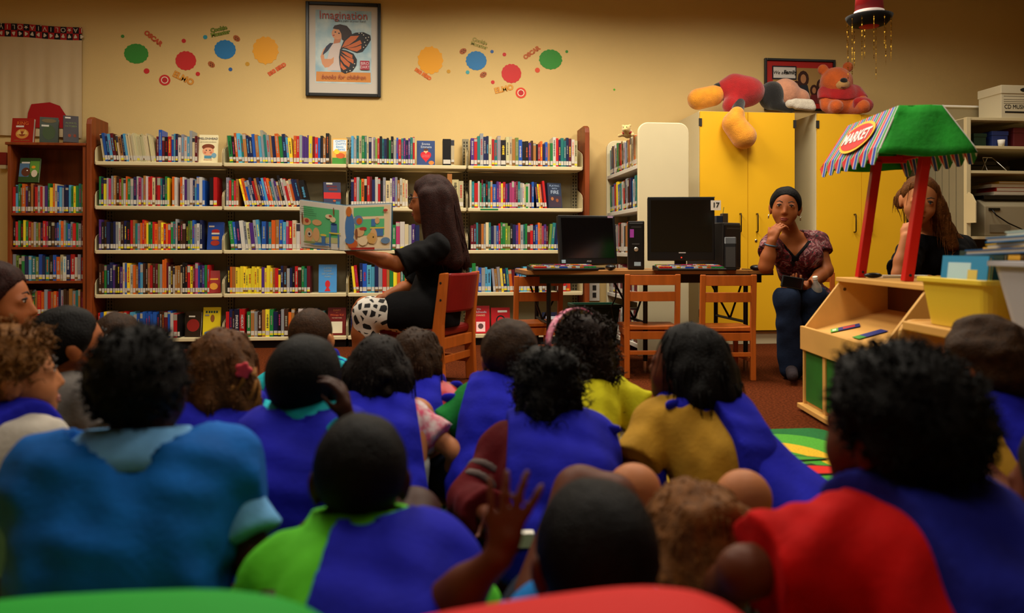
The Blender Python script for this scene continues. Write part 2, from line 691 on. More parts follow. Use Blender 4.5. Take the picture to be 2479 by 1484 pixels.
def sub_poly(kind, cx, cz, w, h, n=24):
    if kind == 'rect':
        return [(cx - w / 2, cz - h / 2), (cx + w / 2, cz - h / 2), (cx + w / 2, cz + h / 2), (cx - w / 2, cz + h / 2)]
    if kind == 'ell':
        return [(cx + w / 2 * math.cos(2 * math.pi * k / n), cz + h / 2 * math.sin(2 * math.pi * k / n)) for k in range(n)]
    if kind == 'tri':
        return [(cx - w / 2, cz - h / 2), (cx + w / 2, cz - h / 2), (cx, cz + h / 2)]
    if kind == 'heart':
        q = []
        for k in range(30):
            a = 2 * math.pi * k / 30
            q.append((cx + w / 32 * 16 * math.sin(a) ** 3 * .98,
                      cz + h / 30 * (13 * math.cos(a) - 5 * math.cos(2 * a) - 2 * math.cos(3 * a) - math.cos(4 * a))))
        return q[::-1]
    return kind


def cover_print(root, shapes, texts, w, h, y=-.0006, name='cover_picture'):
    """flat print on the front (facing -y) of a book, poster or box; coordinates as fractions of w, h"""
    if shapes:
        b = MB()
        for i, (kind, col, cx, cz, sw, sh) in enumerate(shapes):
            q = sub_poly(kind, cx * w, cz * h, sw * w, sh * h)
            yy = y - .00025 * i
            b.use(col=col).prism(q, 'y', yy - .0002, yy)
        b.build(name, M_PRINT, root)
    for j, (s, size, col, cx, cz) in enumerate(texts):
        yy = y - .00025 * (len(shapes) + 1)
        text('lettering', s, size, facing((cx * w, yy, cz * h)), mat('ink_' + col, col, rough=.6), root, extrude=.0002)


def display_book(label, px, py, y, w, h, col, shapes=(), texts=(), t=.022, rz=0.0, back=8, z=None, name='picture_book', page=True):
    """a book shown face out; (px, py) is the pixel of its bottom centre on the plane y"""
    p = on_y(px, py, y)
    if z is not None:
        p.z = z
    p.z += t * math.sin(math.radians(back)) + .0005
    root = thing(name, label, 'book', p, rz, 'books shown face out')
    root.rotation_euler = (-math.radians(back), 0, rz)
    b = MB()
    b.use(col=col).box(-w / 2, w / 2, 0, .003, 0, h).box(-w / 2, w / 2, t - .003, t, 0, h).box(-w / 2, -w / 2 + .003, .003, t - .003, 0, h)
    b.use(col='#e0d8c4').box(-w / 2 + .003, w / 2 - .004, .003, t - .003, .004, h - .004)
    b.build('book_block', M_BOOK, root)
    cover_print(root, list(shapes), list(texts), w, h)
    return root


Y1 = YS + .05
display_book('cream face-out book with a cartoon boy and MELONHEAD title, top steel shelf', 503, 390, Y1, .135, .215, '#e8dcae',
             [('ell', '#e0a078', 0, .42, .62, .36), ('ell', '#7a3a1c', 0, .56, .68, .22), ('ell', '#e0a078', 0, .46, .5, .16),
              ('rect', '#4a86a0', 0, .2, .4, .1), ('ell', '#6f9db4', .32, .26, .26, .18), ('ell', '#c87050', -.16, .36, .12, .06),
              ('ell', '#c87050', .16, .36, .12, .06), ('ell', '#201008', -.1, .44, .06, .04), ('ell', '#201008', .1, .44, .06, .04)],
             [('MELONHEAD', .023, '#18204a', 0, .86), ('AND THE UNDERCOVER OPERATION', .0068, '#303030', 0, .74), ('WANTED', .014, '#a02a18', 0, .1)], z=SZ[4])
display_book('yellow and green face-out book lettered BANG BANG at end of second bay', 822, 393, Y1 - .02, .11, .2, '#e8a02c',
             [('rect', '#d8e4ea', 0, .72, .9, .45), ('rect', '#3f8a30', 0, .12, 1, .24), ('ell', '#c8581c', .05, .32, .6, .22),
              ('ell', '#e8c83c', -.2, .48, .4, .2)],
             [('CHITTY', .022, '#2a78b8', .04, .88), ('CHITTY', .022, '#2a78b8', .08, .77), ('BANG', .02, '#2a88c8', .0, .66), ('BANG', .02, '#2a88c8', .12, .56)], z=SZ[4])
display_book('dark blue face-out book with a red heart on its cover, top steel shelf', 1031, 393, Y1, .14, .195, '#1c3a70',
             [('ell', '#d8a878', 0, .56, .24, .18), ('heart', '#c81c28', 0, .36, .6, .46), ('ell', '#d87830', .3, .1, .3, .16),
              ('ell', '#5a3018', 0, .63, .28, .1)],
             [('Emma', .026, '#c8d0d8', 0, .86), ('Emmets', .026, '#c8d0d8', .02, .74), ('PLAYGROUND', .0085, '#e8a0a0', 0, .40), ('MATCHMAKER', .0085, '#e8a0a0', 0, .34)], z=SZ[4])
display_book('navy face-out book with a broad red band, second steel shelf', 805, 497, Y1, .13, .19, '#141c44',
             [('rect', '#b81c1c', 0, .45, 1, .26), ('rect', '#1a6a88', .32, .12, .24, .18), ('rect', '#5a1c28', -.02, .83, .6, .07), ('rect', '#6a2420', .05, .7, .5, .09), ('rect', '#b8b4a8', -.16, .94, .36, .07), ('ell', '#a84a20', .12, .24, .18, .08)], [], z=SZ[3], t=.035, rz=.25)
display_book('dark face-out book lettered PLAYING WITH FIRE beside rightmost second shelf row', 1345, 498, Y1, .12, .2, '#20304a',
             [('rect', '#3a2a3a', 0, .25, .9, .45), ('ell', '#a8683a', -.2, .36, .2, .14), ('ell', '#8a4a28', .15, .3, .2, .14)],
             [('PLAYING', .022, '#9ab0d0', 0, .88), ('WITH', .018, '#9ab0d0', 0, .77), ('FIRE', .04, '#b8c8e0', 0, .62)], z=SZ[3], t=.04, rz=.3)
display_book('blue face-out book with stacked toy pictures, third steel shelf', 520, 607, Y1, .12, .21, '#1c3f8a',
             [('ell', '#9a1c1c', 0, .66, .5, .16), ('rect', '#c8c0b0', 0, .58, .5, .06), ('rect', '#c87820', 0, .42, .44, .12),
              ('ell', '#9a2a1c', 0, .24, .56, .2), ('rect', '#b8a898', -.26, .84, .34, .06)], [], z=SZ[2], rz=-.1)
display_book('sky blue face-out book with a red goldfish, fourth steel shelf', 793, 713, Y1, .135, .215, '#3f86c4',
             [('ell', '#b81c20', 0, .3, .28, .26), ('tri', '#b81c20', 0, .14, .34, .2)],
             [('JUSTIN', .019, '#8fa4a8', 0, .86), ('FISHER', .019, '#8fa4a8', 0, .76), ('DECLARES', .019, '#8fa4a8', 0, .66), ('WAR!', .019, '#8fa4a8', 0, .56)], z=SZ[1], t=.02, rz=.05)
display_book('red face-out comic with orange lettering, fourth steel shelf of leftmost bay', 518, 711, Y1 - .01, .10, .17, '#8a1c18',
             [('ell', '#c88a20', 0, .3, .6, .3), ('rect', '#c88a20', 0, .62, .7, .08)], [], z=SZ[1], rz=.5)
display_book('yellow face-out book on the bottom steel shelf of leftmost bay', 511, 818, Y1, .125, .22, '#d8c01c',
             [('ell', '#8a5020', .05, .62, .24, .26), ('ell', '#3a80b0', 0, .12, .8, .14), ('rect', '#1c4038', -.3, .84, .1, .07), ('rect', '#1c4038', -.14, .84, .1, .07), ('rect', '#1c4038', .0, .84, .1, .07), ('rect', '#1c4038', .15, .84, .1, .07), ('rect', '#1c4038', .3, .84, .1, .07), ('rect', '#8a8478', -.26, .73, .24, .05)], [], z=SZ[0])
display_book('dark face-out book with a red round picture on the bottom steel shelf', 466, 818, Y1, .12, .19, '#241810',
             [('ell', '#8a1c14', 0, .45, .8, .5), ('rect', '#d8d0c0', -.1, .8, .4, .06)], [], z=SZ[0], rz=-.15)
display_book('maroon face-out diary with a blank cream page picture, bottom steel shelf', 815, 817, Y1, .135, .21, '#6a1414',
             [('rect', '#d8cdb0', 0, .28, .62, .42)],
             [('DIARY', .02, '#c87838', 0, .9), ('of a', .01, '#c87838', 0, .82), ('Wimpy Kid', .022, '#e0602c', 0, .73), ('THE THIRD WHEEL', .009, '#e0c8a0', 0, .62)], z=SZ[0])
display_book('red face-out doodle book, left of the three on rightmost bottom shelf', 1164, 803, Y1, .14, .215, '#c01824',
             [('rect', '#f0c8c8', 0, .24, .5, .36), ('ell', '#604040', 0, .26, .3, .2)],
             [('Ellie', .02, '#e0e8f0', -.1, .88), ('McDoodle', .022, '#c8d8e8', 0, .77), ('DIARIES', .02, '#f0d0a0', 0, .65)], z=SZ[0])
display_book('red face-out book with a yellow round emblem on rightmost bottom shelf', 1213, 803, Y1, .15, .2, '#b01820',
             [('ell', '#101010', 0, .5, .5, .4), ('ell', '#c81c24', 0, .5, .36, .28), ('rect', '#d8d0c8', .1, .85, .5, .08)], [], z=SZ[0], rz=.1)
display_book('navy face-out book low on the rightmost bottom shelf behind a chair', 1335, 800, Y1, .14, .16, '#1c2444',
             [('rect', '#c8ccd8', 0, .72, .6, .16), ('rect', '#8a1c20', 0, .3, .8, .2)], [], z=SZ[0])
display_book('red and teal face-out book by the table, rightmost fourth shelf', 1365, 697, Y1 - .01, .11, .08, '#c83a1c',
             [('ell', '#2a8a90', 0, .5, .5, .5), ('rect', '#e0a020', 0, .16, .8, .2)], [], z=SZ[1], rz=.1)

for _px, _w, _c, _t, _lab in ((573, .036, '#14162e', 'SWINDLE', 'dark book lettered SWINDLE down its spine, bottom steel shelf'), (586, .038, '#a8141a', 'HIDEOUT', 'red book lettered HIDEOUT down its spine, bottom steel shelf')):
    _p = on_y(_px, 816, YS + .014)
    _o = thing('lettered_book', _lab, 'book', (_p.x, YS + .014, SZ[0] + .0005), 0, 'lettered books on the bottom shelf')
    _b = MB()
    book_geo(_b, _w, .15, .21, lin(_c), random.Random(99), Matrix.Translation((-_w / 2, 0, 0)))
    _b.c = [c if c[0] > .5 or i < 24 else lin(_c) for i, c in enumerate(_b.c)]
    _b.build('book_block', M_BOOK, _o)
    MB().use(col='#c9c2b4').box(-_w / 2 + .003, _w / 2 - .003, -.0012, 0, .014, .046).build('spine_label', M_PRINT, _o)
    text('lettering', _t, .024, facing((0, -.0014, .115), (0, 0, -1), (1, 0, 0)), mat('ink_#c8c4bc', '#c8c4bc', rough=.6), _o, extrude=.0002, bold=.0006)
for _x0, _x1, _z, _c, _n in ((1146, 1190, SZ[4], '#d8b818', 'yellow'), (1163, 1206, SZ[3], '#1c7a3c', 'green')):
    _a, _b2 = on_y(_x0, 400, YS - .001).x, on_y(_x1, 400, YS - .001).x
    sp(MB().box(_a, _b2, YS - .0012, YS, _z - .018, _z - .006), 'tape_strip', mat('tape_' + _n, _c, rough=.5))

# ================================================================= LEFT WOODEN BOOKCASE
YC = 6.2
bx0, bx1 = on_y(18, 600, YC).x, on_y(208, 600, YC).x
bx1 = min(bx1, XB[0] - .047)
BC = thing('wooden_bookcase', 'tall red-brown wooden bookcase at the far left under the banner', 'bookcase', ((bx0 + bx1) / 2, YC + .14, 0))
bz = [.05, .262, .515, .762, 1.01]
btop = 1.52


def bp(b, name, m=M_WOODR, **k):
    return b.build(name, m, BC, off=BC.location, **k)


bp(MB().box(bx0, bx0 + .022, YC, YC + .28, 0, btop - .018), 'side_panel', bevel=.002)
bp(MB().box(bx1 - .022, bx1, YC, YC + .28, 0, btop - .018), 'side_panel', bevel=.002)
bp(MB().box(bx0 - .012, bx1 + .003, YC - .012, YC + .28, btop - .02, btop), 'top_board', bevel=.003)
bp(MB().box(bx0 + .02, bx1 - .02, YC + .268, YC + .278, .03, btop - .02), 'back_panel', M_WOODR)
for z in bz:
    bp(MB().box(bx0 + .022, bx1 - .022, YC + .005, YC + .266, z - .02, z), 'shelf', bevel=.002)
bp(MB().box(bx0 + .022, bx1 - .022, YC + .02, YC + .035, 0, .03), 'kick_board', M_WOODD)
for z, seq in zip(bz[::-1], ('RCGSOPDSMRARWPGYOEBCANNCGYGTL', 'KRGDYGRSALSNRIKDNBCOATBARGAM', 'ALDGNCTLBNTKBOEWNRWAR',
                             'SDTBAODGSROARSORNADDSATSM', 'YDNNAWEBNBWYNAEBDN')):
    row_books(seq, bx0 + .025, bx1 - .025, YC + .02, z + .0005, .215 if z > 1 else .195, False, '', depth=.14)
# face-out books on and in the bookcase
display_book('red face-out fantasy book lettered RING on top of the wooden bookcase', 52, 342, YC + .06, .155, .185, '#9a1a14',
             [('ell', '#c8863a', 0, .36, .6, .4), ('ell', '#8a3a1a', 0, .36, .3, .2), ('rect', '#d8d0c8', -.12, .66, .36, .07),
              ('tri', '#d8b060', -.14, .44, .24, .2), ('tri', '#d8b060', .14, .44, .24, .2)],
             [('INFINITY', .014, '#c04a20', 0, .88), ('RING', .036, '#e07028', 0, .78), ('CURSE OF THE ANCIENTS', .0095, '#a8803a', 0, .09)], t=.03, z=btop, rz=-.06)
display_book('dark green face-out book with wrinkled plastic cover on the wooden bookcase', 118, 342, YC + .06, .12, .19, '#24301c',
             [('ell', '#3a4a28', 0, .4, .7, .6), ('rect', '#c8c4b8', -.2, .66, .4, .07), ('ell', '#6a5a38', 0, .86, .8, .16)], [], t=.06, z=btop, rz=.3)
display_book('dark face-out book lettered ALWAYS OCTOBER on the wooden bookcase', 172, 342, YC + .06, .1, .2, '#231018',
             [('ell', '#8a3a1c', -.1, .25, .2, .12), ('ell', '#8a3a1c', .25, .25, .2, .12), ('rect', '#c8c4b8', -.2, .92, .36, .06)],
             [('ALWAYS', .018, '#7a8a50', 0, .72), ('OCTOBER', .017, '#7a8a50', 0, .6)], t=.09, z=btop, rz=.42)
display_book('blue and green face-out animal book resting on the row of books in the wooden bookcase', 68, 441, YC + .04, .14, .185, '#2c4a20',
             [('rect', '#4a6a88', -.25, .5, .48, .55), ('rect', '#5a8a30', .25, .62, .46, .5), ('ell', '#5a2c14', -.16, .42, .44, .36),
              ('ell', '#c8b8a0', .26, .36, .3, .3), ('ell', '#e8e4d8', -.1, .48, .07, .05), ('ell', '#d89020', .2, .62, .2, .12),
              ('rect', '#c8c4b8', -.2, .8, .4, .07)],
             [], z=1.23, back=12, t=.018)
# ================================================================= ANGLED (PERPENDICULAR) SHELF RANGE
def wing_shelf():
    """cream double shelf standing out from the wall, its books facing left, its rounded end panel facing the room"""
    yn, yfar = 5.47, 6.42
    xl = on_y(1545, 600, yn).x
    xr = on_y(1668, 600, yn).x
    root = thing('cream_wing_shelf', 'cream steel shelf with rounded end panel standing out from the wall', 'bookshelf', ((xl + xr) / 2, (yn + yfar) / 2, 0))
    off = root.location
    def panel(y, name):
        b = MB()
        r, h = .07, 1.63
        q = [(xl, 0), (xr, 0)]
        for k in range(7):
            a = math.pi / 2 * k / 6
            q.append((xr - r + r * math.cos(a), h - r + r * math.sin(a)))
        for k in range(7):
            a = math.pi / 2 + math.pi / 2 * k / 6
            q.append((xl + r + r * math.cos(a), h - r + r * math.sin(a)))
        b.prism(q, 'y', y, y + .03)
        b.build(name, M_CREAM, root, off=off, bevel=.006)
    panel(yn, 'end_panel')
    panel(yfar, 'end_panel')
    MB().box((xl + xr) / 2 - .01, (xl + xr) / 2 + .01, yn + .03, yfar, 0, 1.42).build('spine_panel', M_STEELB, root, off=off)
    white = mat('white_steel', '#cfcabb', rough=.5)
    for r, z in enumerate((.08, .40, .72, 1.04, 1.34)):
        MB().box(xl + .004, (xl + xr) / 2 - .01, yn + .03, yfar, z - .03, z).build('shelf', white, root, off=off, bevel=.003)
        # books: spines face -x, so the row runs along -y seen from the left
        fr = Matrix.Translation((xl + .012, yfar - .02, 0)) @ Matrix.Rotation(-math.pi / 2, 4, 'Z')
        L = yfar - yn - .08
        seq = ('CTANNSWKEGADRSEKWANTSREDWSOER', 'GNTABRGYBTWNRKADMNCWTG', 'WBWNARDWKSOADMWO', 'MWMWMWMMWMMWMM', 'MWMMWMWMMWMWMM')[4 - r]
        row_books(seq, .0, L, 0, z + .0005, .23, False, '', depth=.13, fr=fr, leans=((0, 40, -4),) if r > 2 else ())
    return root, xl, yn


WING, WXL, WYN = wing_shelf()
_o = STUFF.build('shelved_books', M_BOOK)
tag(_o, 'closely packed library books on the lower steel shelves, wooden bookcase and wing shelf', 'books', kind='stuff')

# ================================================================= YELLOW CABINETS
YK = 6.06


def cabinet(label, pxl, pxm, pxr, ztop):
    x0, xm, x1 = on_y(pxl, 400, YK).x, on_y(pxm, 400, YK).x, on_y(pxr, 400, YK).x
    root = thing('storage_cabinet', label, 'cabinet', ((x0 + x1) / 2, (YK + YW) / 2, 0), 0, 'yellow storage cabinets')
    off = root.location
    zb = .1
    b = MB()
    b.box(x0, x0 + .02, YK, YW - .02, 0, ztop).box(x1 - .02, x1, YK, YW - .02, 0, ztop)
    b.box(x0 + .02, x1 - .02, YK, YW - .02, ztop - .02, ztop).box(x0 + .02, x1 - .02, YW - .03, YW - .02, 0, ztop - .02)
    b.box(x0 + .02, x1 - .02, YK + .02, YW - .03, 0, zb)
    b.build('carcass', M_CREAM, root, off=off, bevel=.002)
    for s, a, e in ((-1, x0 + .003, xm - .0015), (1, xm + .0015, x1 - .003)):
        d = MB().box(a, e, YK - .02, YK - .001, zb + .01, ztop - .004).build('door', M_YDOOR, root, off=off, bevel=.0015)
        hx = xm + (-.065 if s < 0 else .07)
        hz = .74 + (605 - 540) / 307
        pts = [(hx, YK - .02, hz + .07), (hx, YK - .045, hz + .07), (hx, YK - .05, hz + .06), (hx, YK - .05, hz - .06), (hx, YK - .045, hz - .07), (hx, YK - .02, hz - .07)]
        MB().tube(pts, .005, 8).build('handle', mat('dark_handle', '#3a2c14', rough=.4, metal=.6), d, off=off, smooth=True)
        if s > 0:
            MB().lathe([(.011, 0), (.011, .004), (.008, .006)], 14, Matrix.Translation((hx - .004, YK - .02, hz - .14)) @ Matrix.Rotation(math.pi / 2, 4, 'X')).build('lock', M_CHROME, d, off=off)
        for hz2 in (ztop - .09, .25):
            xx = x0 + .004 if s < 0 else x1 - .004
            MB().box(xx - .012, xx + .012, YK - .026, YK - .018, hz2 - .03, hz2 + .03).build('hinge', M_DKGREY, d, off=off)
    return root, x0, x1


CAB1, c1x0, c1x1 = cabinet('yellow door cabinet with plush feet dangling over its front', 1692, 1808, 1922, 1.82)
CAB2, c2x0, c2x1 = cabinet('yellow door cabinet beneath the orange bear, behind the red market posts', 1975, 2083, 2192, 1.82)

# ================================================================= CLOSED GREY SIDE + METAL SHELVING AT THE RIGHT
def metal_rack():
    yf, yb = 5.62, 6.4
    x0 = on_y(2340, 400, yf).x
    x1 = x0 + .95
    top = .74 + (605 - 283) * 1 / (F / (yf * CY_ + x0 * SY))
    root = thing('metal_rack', 'beige metal shelf rack crowded with office supplies at the far right', 'shelving', ((x0 + x1) / 2, (yf + yb) / 2, 0))
    off = root.location
    b = MB()
    n = 9
    for k in range(n):      # ribbed side panel
        y = yf + .03 + (yb - yf - .03) * k / n
        b.box(x0 - .004, x0 + .004, y + .004, y + (yb - yf - .03) / n - .004, 0, top - .01)
    b.box(x0 + .004, x0 + .008, yf + .02, yb, 0, top - .01)
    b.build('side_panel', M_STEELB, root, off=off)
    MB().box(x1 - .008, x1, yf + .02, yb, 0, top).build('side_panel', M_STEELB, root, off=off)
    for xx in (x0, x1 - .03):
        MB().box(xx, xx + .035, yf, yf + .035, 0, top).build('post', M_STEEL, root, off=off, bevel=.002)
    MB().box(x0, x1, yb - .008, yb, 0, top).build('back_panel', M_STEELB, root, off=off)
    s = F / (yf * CY_ + x0 * SY)
    zs = [.74 + (605 - v) / s for v in (283, 352, 412, 572)] + [.35, .08]
    for z in zs:
        MB().box(x0 + .01, x1 - .01, yf + .004, yb - .01, z - .022, z).build('shelf', M_STEEL, root, off=off, bevel=.002)
    b = MB()
    z = .74 + (605 - 540) / s
    q = [(yf - .1, z), (yf + .0, z), (yf + .0, z + .21), (yf - .02, z + .23), (yf - .06, z + .21), (yf - .1, z + .15)]
    b.prism(q, 'x', x0 - .002, x0 + .006)
    b.build('side_bracket', M_STEEL, root, off=off)
    return root, x0, x1, yf, yb, zs


RACK, rx0, rx1, ryf, ryb, rz_ = metal_rack()

# printer, clutter
def rack_clutter():
    s = F / (ryf * CY_ + rx0 * SY)
    # printer: a beige box with sloped dark lid, standing in front lower shelf
    x0 = on_y(2384, 520, ryf + .02).x
    z0 = rz_[3]
    root = thing('laser_printer', 'beige office printer with a black cable on the metal rack', 'printer', (x0 + .25, ryf + .22, z0 + .001))
    off = root.location
    MB().prism([(ryf + .02, z0 + .001), (ryf + .44, z0 + .001), (ryf + .44, z0 + .28), (ryf + .1, z0 + .28), (ryf + .02, z0 + .23)], 'x', x0, x0 + .5).build('body', mat('printer_beige', '#9a8f74', rough=.6), root, off=off, bevel=.008)
    MB().box(x0 + .02, x0 + .46, ryf + .06, ryf + .4, z0 + .281, z0 + .315).build('paper_lid', M_BLACK, root, off=off, bevel=.006)
    MB().box(x0 + .03, x0 + .12, ryf + .012, ryf + .022, z0 + .195, z0 + .215).build('socket', M_BLACK, root, off=off)
    MB().tube([(x0 + .05, ryf + .01, z0 + .205), (x0 + .07, ryf - .01, z0 + .16), (x0 + .16, ryf - .02, z0 + .1), (x0 + .28, ryf - .02, z0 + .05), (x0 + .4, ryf - .01, z0 + .03)], .005, 8).build('cable', M_BLACK, root, off=off, smooth=True)
    MB().box(x0 + .04, x0 + .2, ryf + .012, ryf + .02, z0 + .03, z0 + .09).build('paper_tray', mat('printer_tray', '#7f7660', rough=.6), root, off=off)
    for i, (dx, w, h, c) in enumerate(((.12, .3, .028, '#cfc6ae'), (.14, .28, .03, '#b02a1c'), (.1, .3, .026, '#d8cfb8'), (.16, .22, .02, '#d0a020'))):
        zz = z0 + .316 + sum((.028, .03, .026)[:i]) + .001 * i
        b = MB().use(col=c).box(x0 + dx, x0 + dx + w, ryf + .08, ryf + .3, zz, zz + h)
        b.use(col='#d8d0bc').box(x0 + dx + .004, x0 + dx + w + .002, ryf + .077, ryf + .296, zz + .004, zz + h - .004)
        o = b.build('stacked_book', M_BOOK)
        tag(o, '%s book lying on the printer, %s in its pile' % (('cream', 'red', 'pale', 'yellow')[i], ('lowest', 'second from below', 'third from below', 'topmost')[i]), 'book', 'books lying on the printer')
    # shelf things
    z1 = rz_[1]
    for i, (px, w, h, c, lab) in enumerate(((2364, .1, .1, '#16301c', 'dark green box on the upper rack shelf'), (2412, .13, .12, '#20306a', 'dark blue carton on the upper rack shelf'),
                                            (2458, .09, .15, '#5a1418', 'dark red folder box on the upper rack shelf'))):
        p = on_y(px, 350, ryf + .1)
        b = MB().box(-w / 2, w / 2, 0, .18, 0, h)
        b.box(-w / 2 - .004, w / 2 + .004, -.004, .184, h * .72, h)
        o = b.build('supply_box', mat('supply_%d' % i, c, rough=.6), bevel=.004, loc=(p.x, ryf + .06, z1 + .001))
        tag(o, lab, 'box', 'boxes on the upper rack shelf')
    p = on_y(2425, 350, ryf + .03)
    o = MB().lathe([(.02, 0), (.026, .05), (.024, .05), (.019, .004)], 18).build('paper_cup', M_WHITE, loc=(p.x, ryf + .035, z1 + .001), smooth=True)
    tag(o, 'small white paper cup at the front of the upper rack shelf', 'cup')
    z2 = rz_[2]
    p = on_y(2400, 405, ryf + .1)
    root = thing('book_stand', 'wire book stand on the second rack shelf', 'stand', (p.x, ryf + .1, z2 + .001))
    MB().tube([(-.08, -.06, .004), (.08, -.06, .004), (.02, .02, .11), (-.06, .02, .11), (-.08, -.06, .004)], .0035, 6).build('wire_frame', M_CHROME, root)
    MB().tube([(-.02, .02, .108), (-.02, .09, .004), (.03, .09, .004)], .0035, 6).build('wire_leg', M_CHROME, root)
    o = MB().box(-.2, .2, 0, .25, 0, .06).box(-.18, .1, .02, .22, .061, .1).build('equipment_box', M_BLACK, loc=(p.x + .05, ryf + .22, z2 + .001), bevel=.006)
    tag(o, 'black flat equipment box behind the wire stand on the rack', 'box')
    z4 = rz_[4]
    o = MB().box(-.3, .3, 0, .4, 0, .18).box(-.28, .28, -.006, .0, .02, .16).build('equipment_case', M_DKGREY, loc=((rx0 + rx1) / 2, ryf + .1, z4 + .001), bevel=.008)
    tag(o, 'dark grey equipment case low on the metal rack', 'case')
    # clear storage bin
    zt = rz_[0] + .001
    xa, xb = on_y(2212, 250, 6.25).x, on_y(2398, 250, 6.0).x
    root = thing('clear_storage_bin', 'clear plastic bin with white lid on top of the metal rack', 'storage bin', (rx0 + .25, 6.15, zt))
    clear = mat('clear_plastic', '#c8b890', rough=.25, alpha=.55)
    b = MB()
    w0, w1, d0, h = .27, .3, .2, .125
    for sx in (-1, 1):
        b.add([(sx * w0, -d0, 0), (sx * w0, d0, 0), (sx * w1, d0 + .02, h), (sx * w1, -d0 - .02, h)], [(0, 1, 2, 3)])
    for sy in (-1, 1):
        b.add([(-w0, sy * d0, 0), (w0, sy * d0, 0), (w1, sy * (d0 + .02), h), (-w1, sy * (d0 + .02), h)], [(0, 1, 2, 3)])
    b.add([(-w0, -d0, 0), (w0, -d0, 0), (w0, d0, 0), (-w0, d0, 0)], [(0, 1, 2, 3)])
    b.build('tub', clear, root)
    b = MB().box(-w1 - .02, w1 + .02, -d0 - .035, d0 + .035, h, h + .018)
    b.prism([(w1 + .005, h + .02), (w1 + .03, h + .02), (w1 + .03, h - .035), (w1 + .018, h - .035)], 'y', -.1, .1)
    b.build('lid', M_WHITE, root, bevel=.006)
    for i in range(4):
        o = MB().tube([(-.2 + i * .03, -.1 + .07 * i, .022 + .018 * (i % 2)), (.2 - .02 * i, -.12 + .05 * i, .025 + .02 * (i % 3))], .018, 12).build('cardboard_roll', mat('kraft', '#b98c50', rough=.8), loc=root.location + Vector((0, 0, .012)), smooth=False)
        tag(o, '%s cardboard roll from the front inside the clear bin' % ('first', 'second', 'third', 'fourth')[i], 'roll', 'rolls inside the clear bin')
    # archive box
    p = on_y(2440, 275, 5.75)
    bw, bd, bh = .34, .25, .25
    x0b = on_y(2430, 275, ryf + .02).x
    root = thing('archive_box', 'white cardboard archive box lettered CD MUSIC on the rack', 'box', (x0b + bw / 2 - .02, ryf + .02, zt))
    card = mat('white_card', '#cfc4a4', rough=.75)
    MB().box(-bw / 2, bw / 2, 0, bd, 0, bh - .05).build('body', card, root, bevel=.003)
    MB().box(-bw / 2 - .006, bw / 2 + .006, -.006, bd + .006, bh - .065, bh).build('lid', card, root, bevel=.004)
    MB().prism(sub_poly('ell', .03, bh - .035, .1, .034), 'y', -.008, -.006).build('hand_hole', M_SLOT, root)
    ln = mat('box_print', '#5a5240', rough=.8)
    b = MB()
    for zz in (.165, .14, .125, .11):
        b.box(-bw / 2 + .02, bw / 2, -.0012, -.0002, zz, zz + .0025)
    b.build('printed_form', ln, root)
    text('lettering', 'CD MUSIC', .044, facing((-.055, -.002, .085)), mat('ink_black', '#101010'), root, extrude=.0003, sx=.9)
    MB().box(-bw / 2 + .03, bw / 2 - .14, -.0022, -.0002, .04, .052).build('scribbled_word', mat('ink_black', '#101010'), root)


rack_clutter()


# ================================================================= TABLE, CHAIRS, COMPUTERS
TY0, TY1, TZ = 4.66, 5.32, .617
TX0, TX1 = .62, 2.14


def table():
    root = thing('computer_table', 'wood topped computer table on black folding legs', 'table', ((TX0 + TX1) / 2, (TY0 + TY1) / 2, 0))
    off = root.location
    b = MB()
    q = []
    r = .05
    for cx, cy, a0 in ((TX1 - r, TY0 + r, -90), (TX1 - r, TY1 - r, 0), (TX0 + r, TY1 - r, 90), (TX0 + r, TY0 + r, 180)):
        for k in range(5):
            a = math.radians(a0 + 90 * k / 4)
            q.append((cx + r * math.cos(a), cy + r * math.sin(a)))
    b.prism(q, 'z', TZ - .022, TZ)
    b.build('tabletop', mat('oak_laminate', '#a8713a', rough=.4, wood=((.15, 1, 1), 14, .2)), root, off=off)
    b = MB()
    b.prism([(p[0] + (.001 if p[0] > 1.4 else -.001), p[1]) for p in q], 'z', TZ - .03, TZ - .0225)
    b.build('edge_band', M_BLACK, root, off=off)
    MB().box(TX0 + .08, TX1 - .08, TY0 + .03, TY0 + .05, TZ - .075, TZ - .03).build('apron_rail', M_BLACKM, root, off=off)
    MB().box(TX0 + .08, TX1 - .08, TY1 - .05, TY1 - .03, TZ - .075, TZ - .03).build('apron_rail', M_BLACKM, root, off=off)
    for x in (TX0 + .14, (TX0 + TX1) / 2 - .03, TX1 - .16):
        for y in (TY0 + .08, TY1 - .08):
            b = MB().tube([(x, y, .0), (x, y, .06), (x, y, TZ - .03)], .014, 10)
            lg = b.build('leg', M_BLACKM, root, off=off, smooth=False)
            MB().tube([(x, y, 0), (x, y, .07)], .0155, 10).build('glide', M_CHROME, lg, off=off)
        MB().tube([(x, TY0 + .08, .30), (x, TY1 - .08, .30)], .009, 8).build('crossbar', M_BLACKM, root, off=off)
        sx = 1 if x < 1.2 else -1
        MB().tube([(x, (TY0 + TY1) / 2, .30), (x + sx * .16, (TY0 + TY1) / 2, TZ - .03)], .007, 8).build('brace', M_BLACKM, root, off=off)
        MB().tube([(x, (TY0 + TY1) / 2, .30), (x - sx * .10, (TY0 + TY1) / 2, TZ - .03)], .007, 8).build('brace', M_BLACKM, root, off=off)


table()


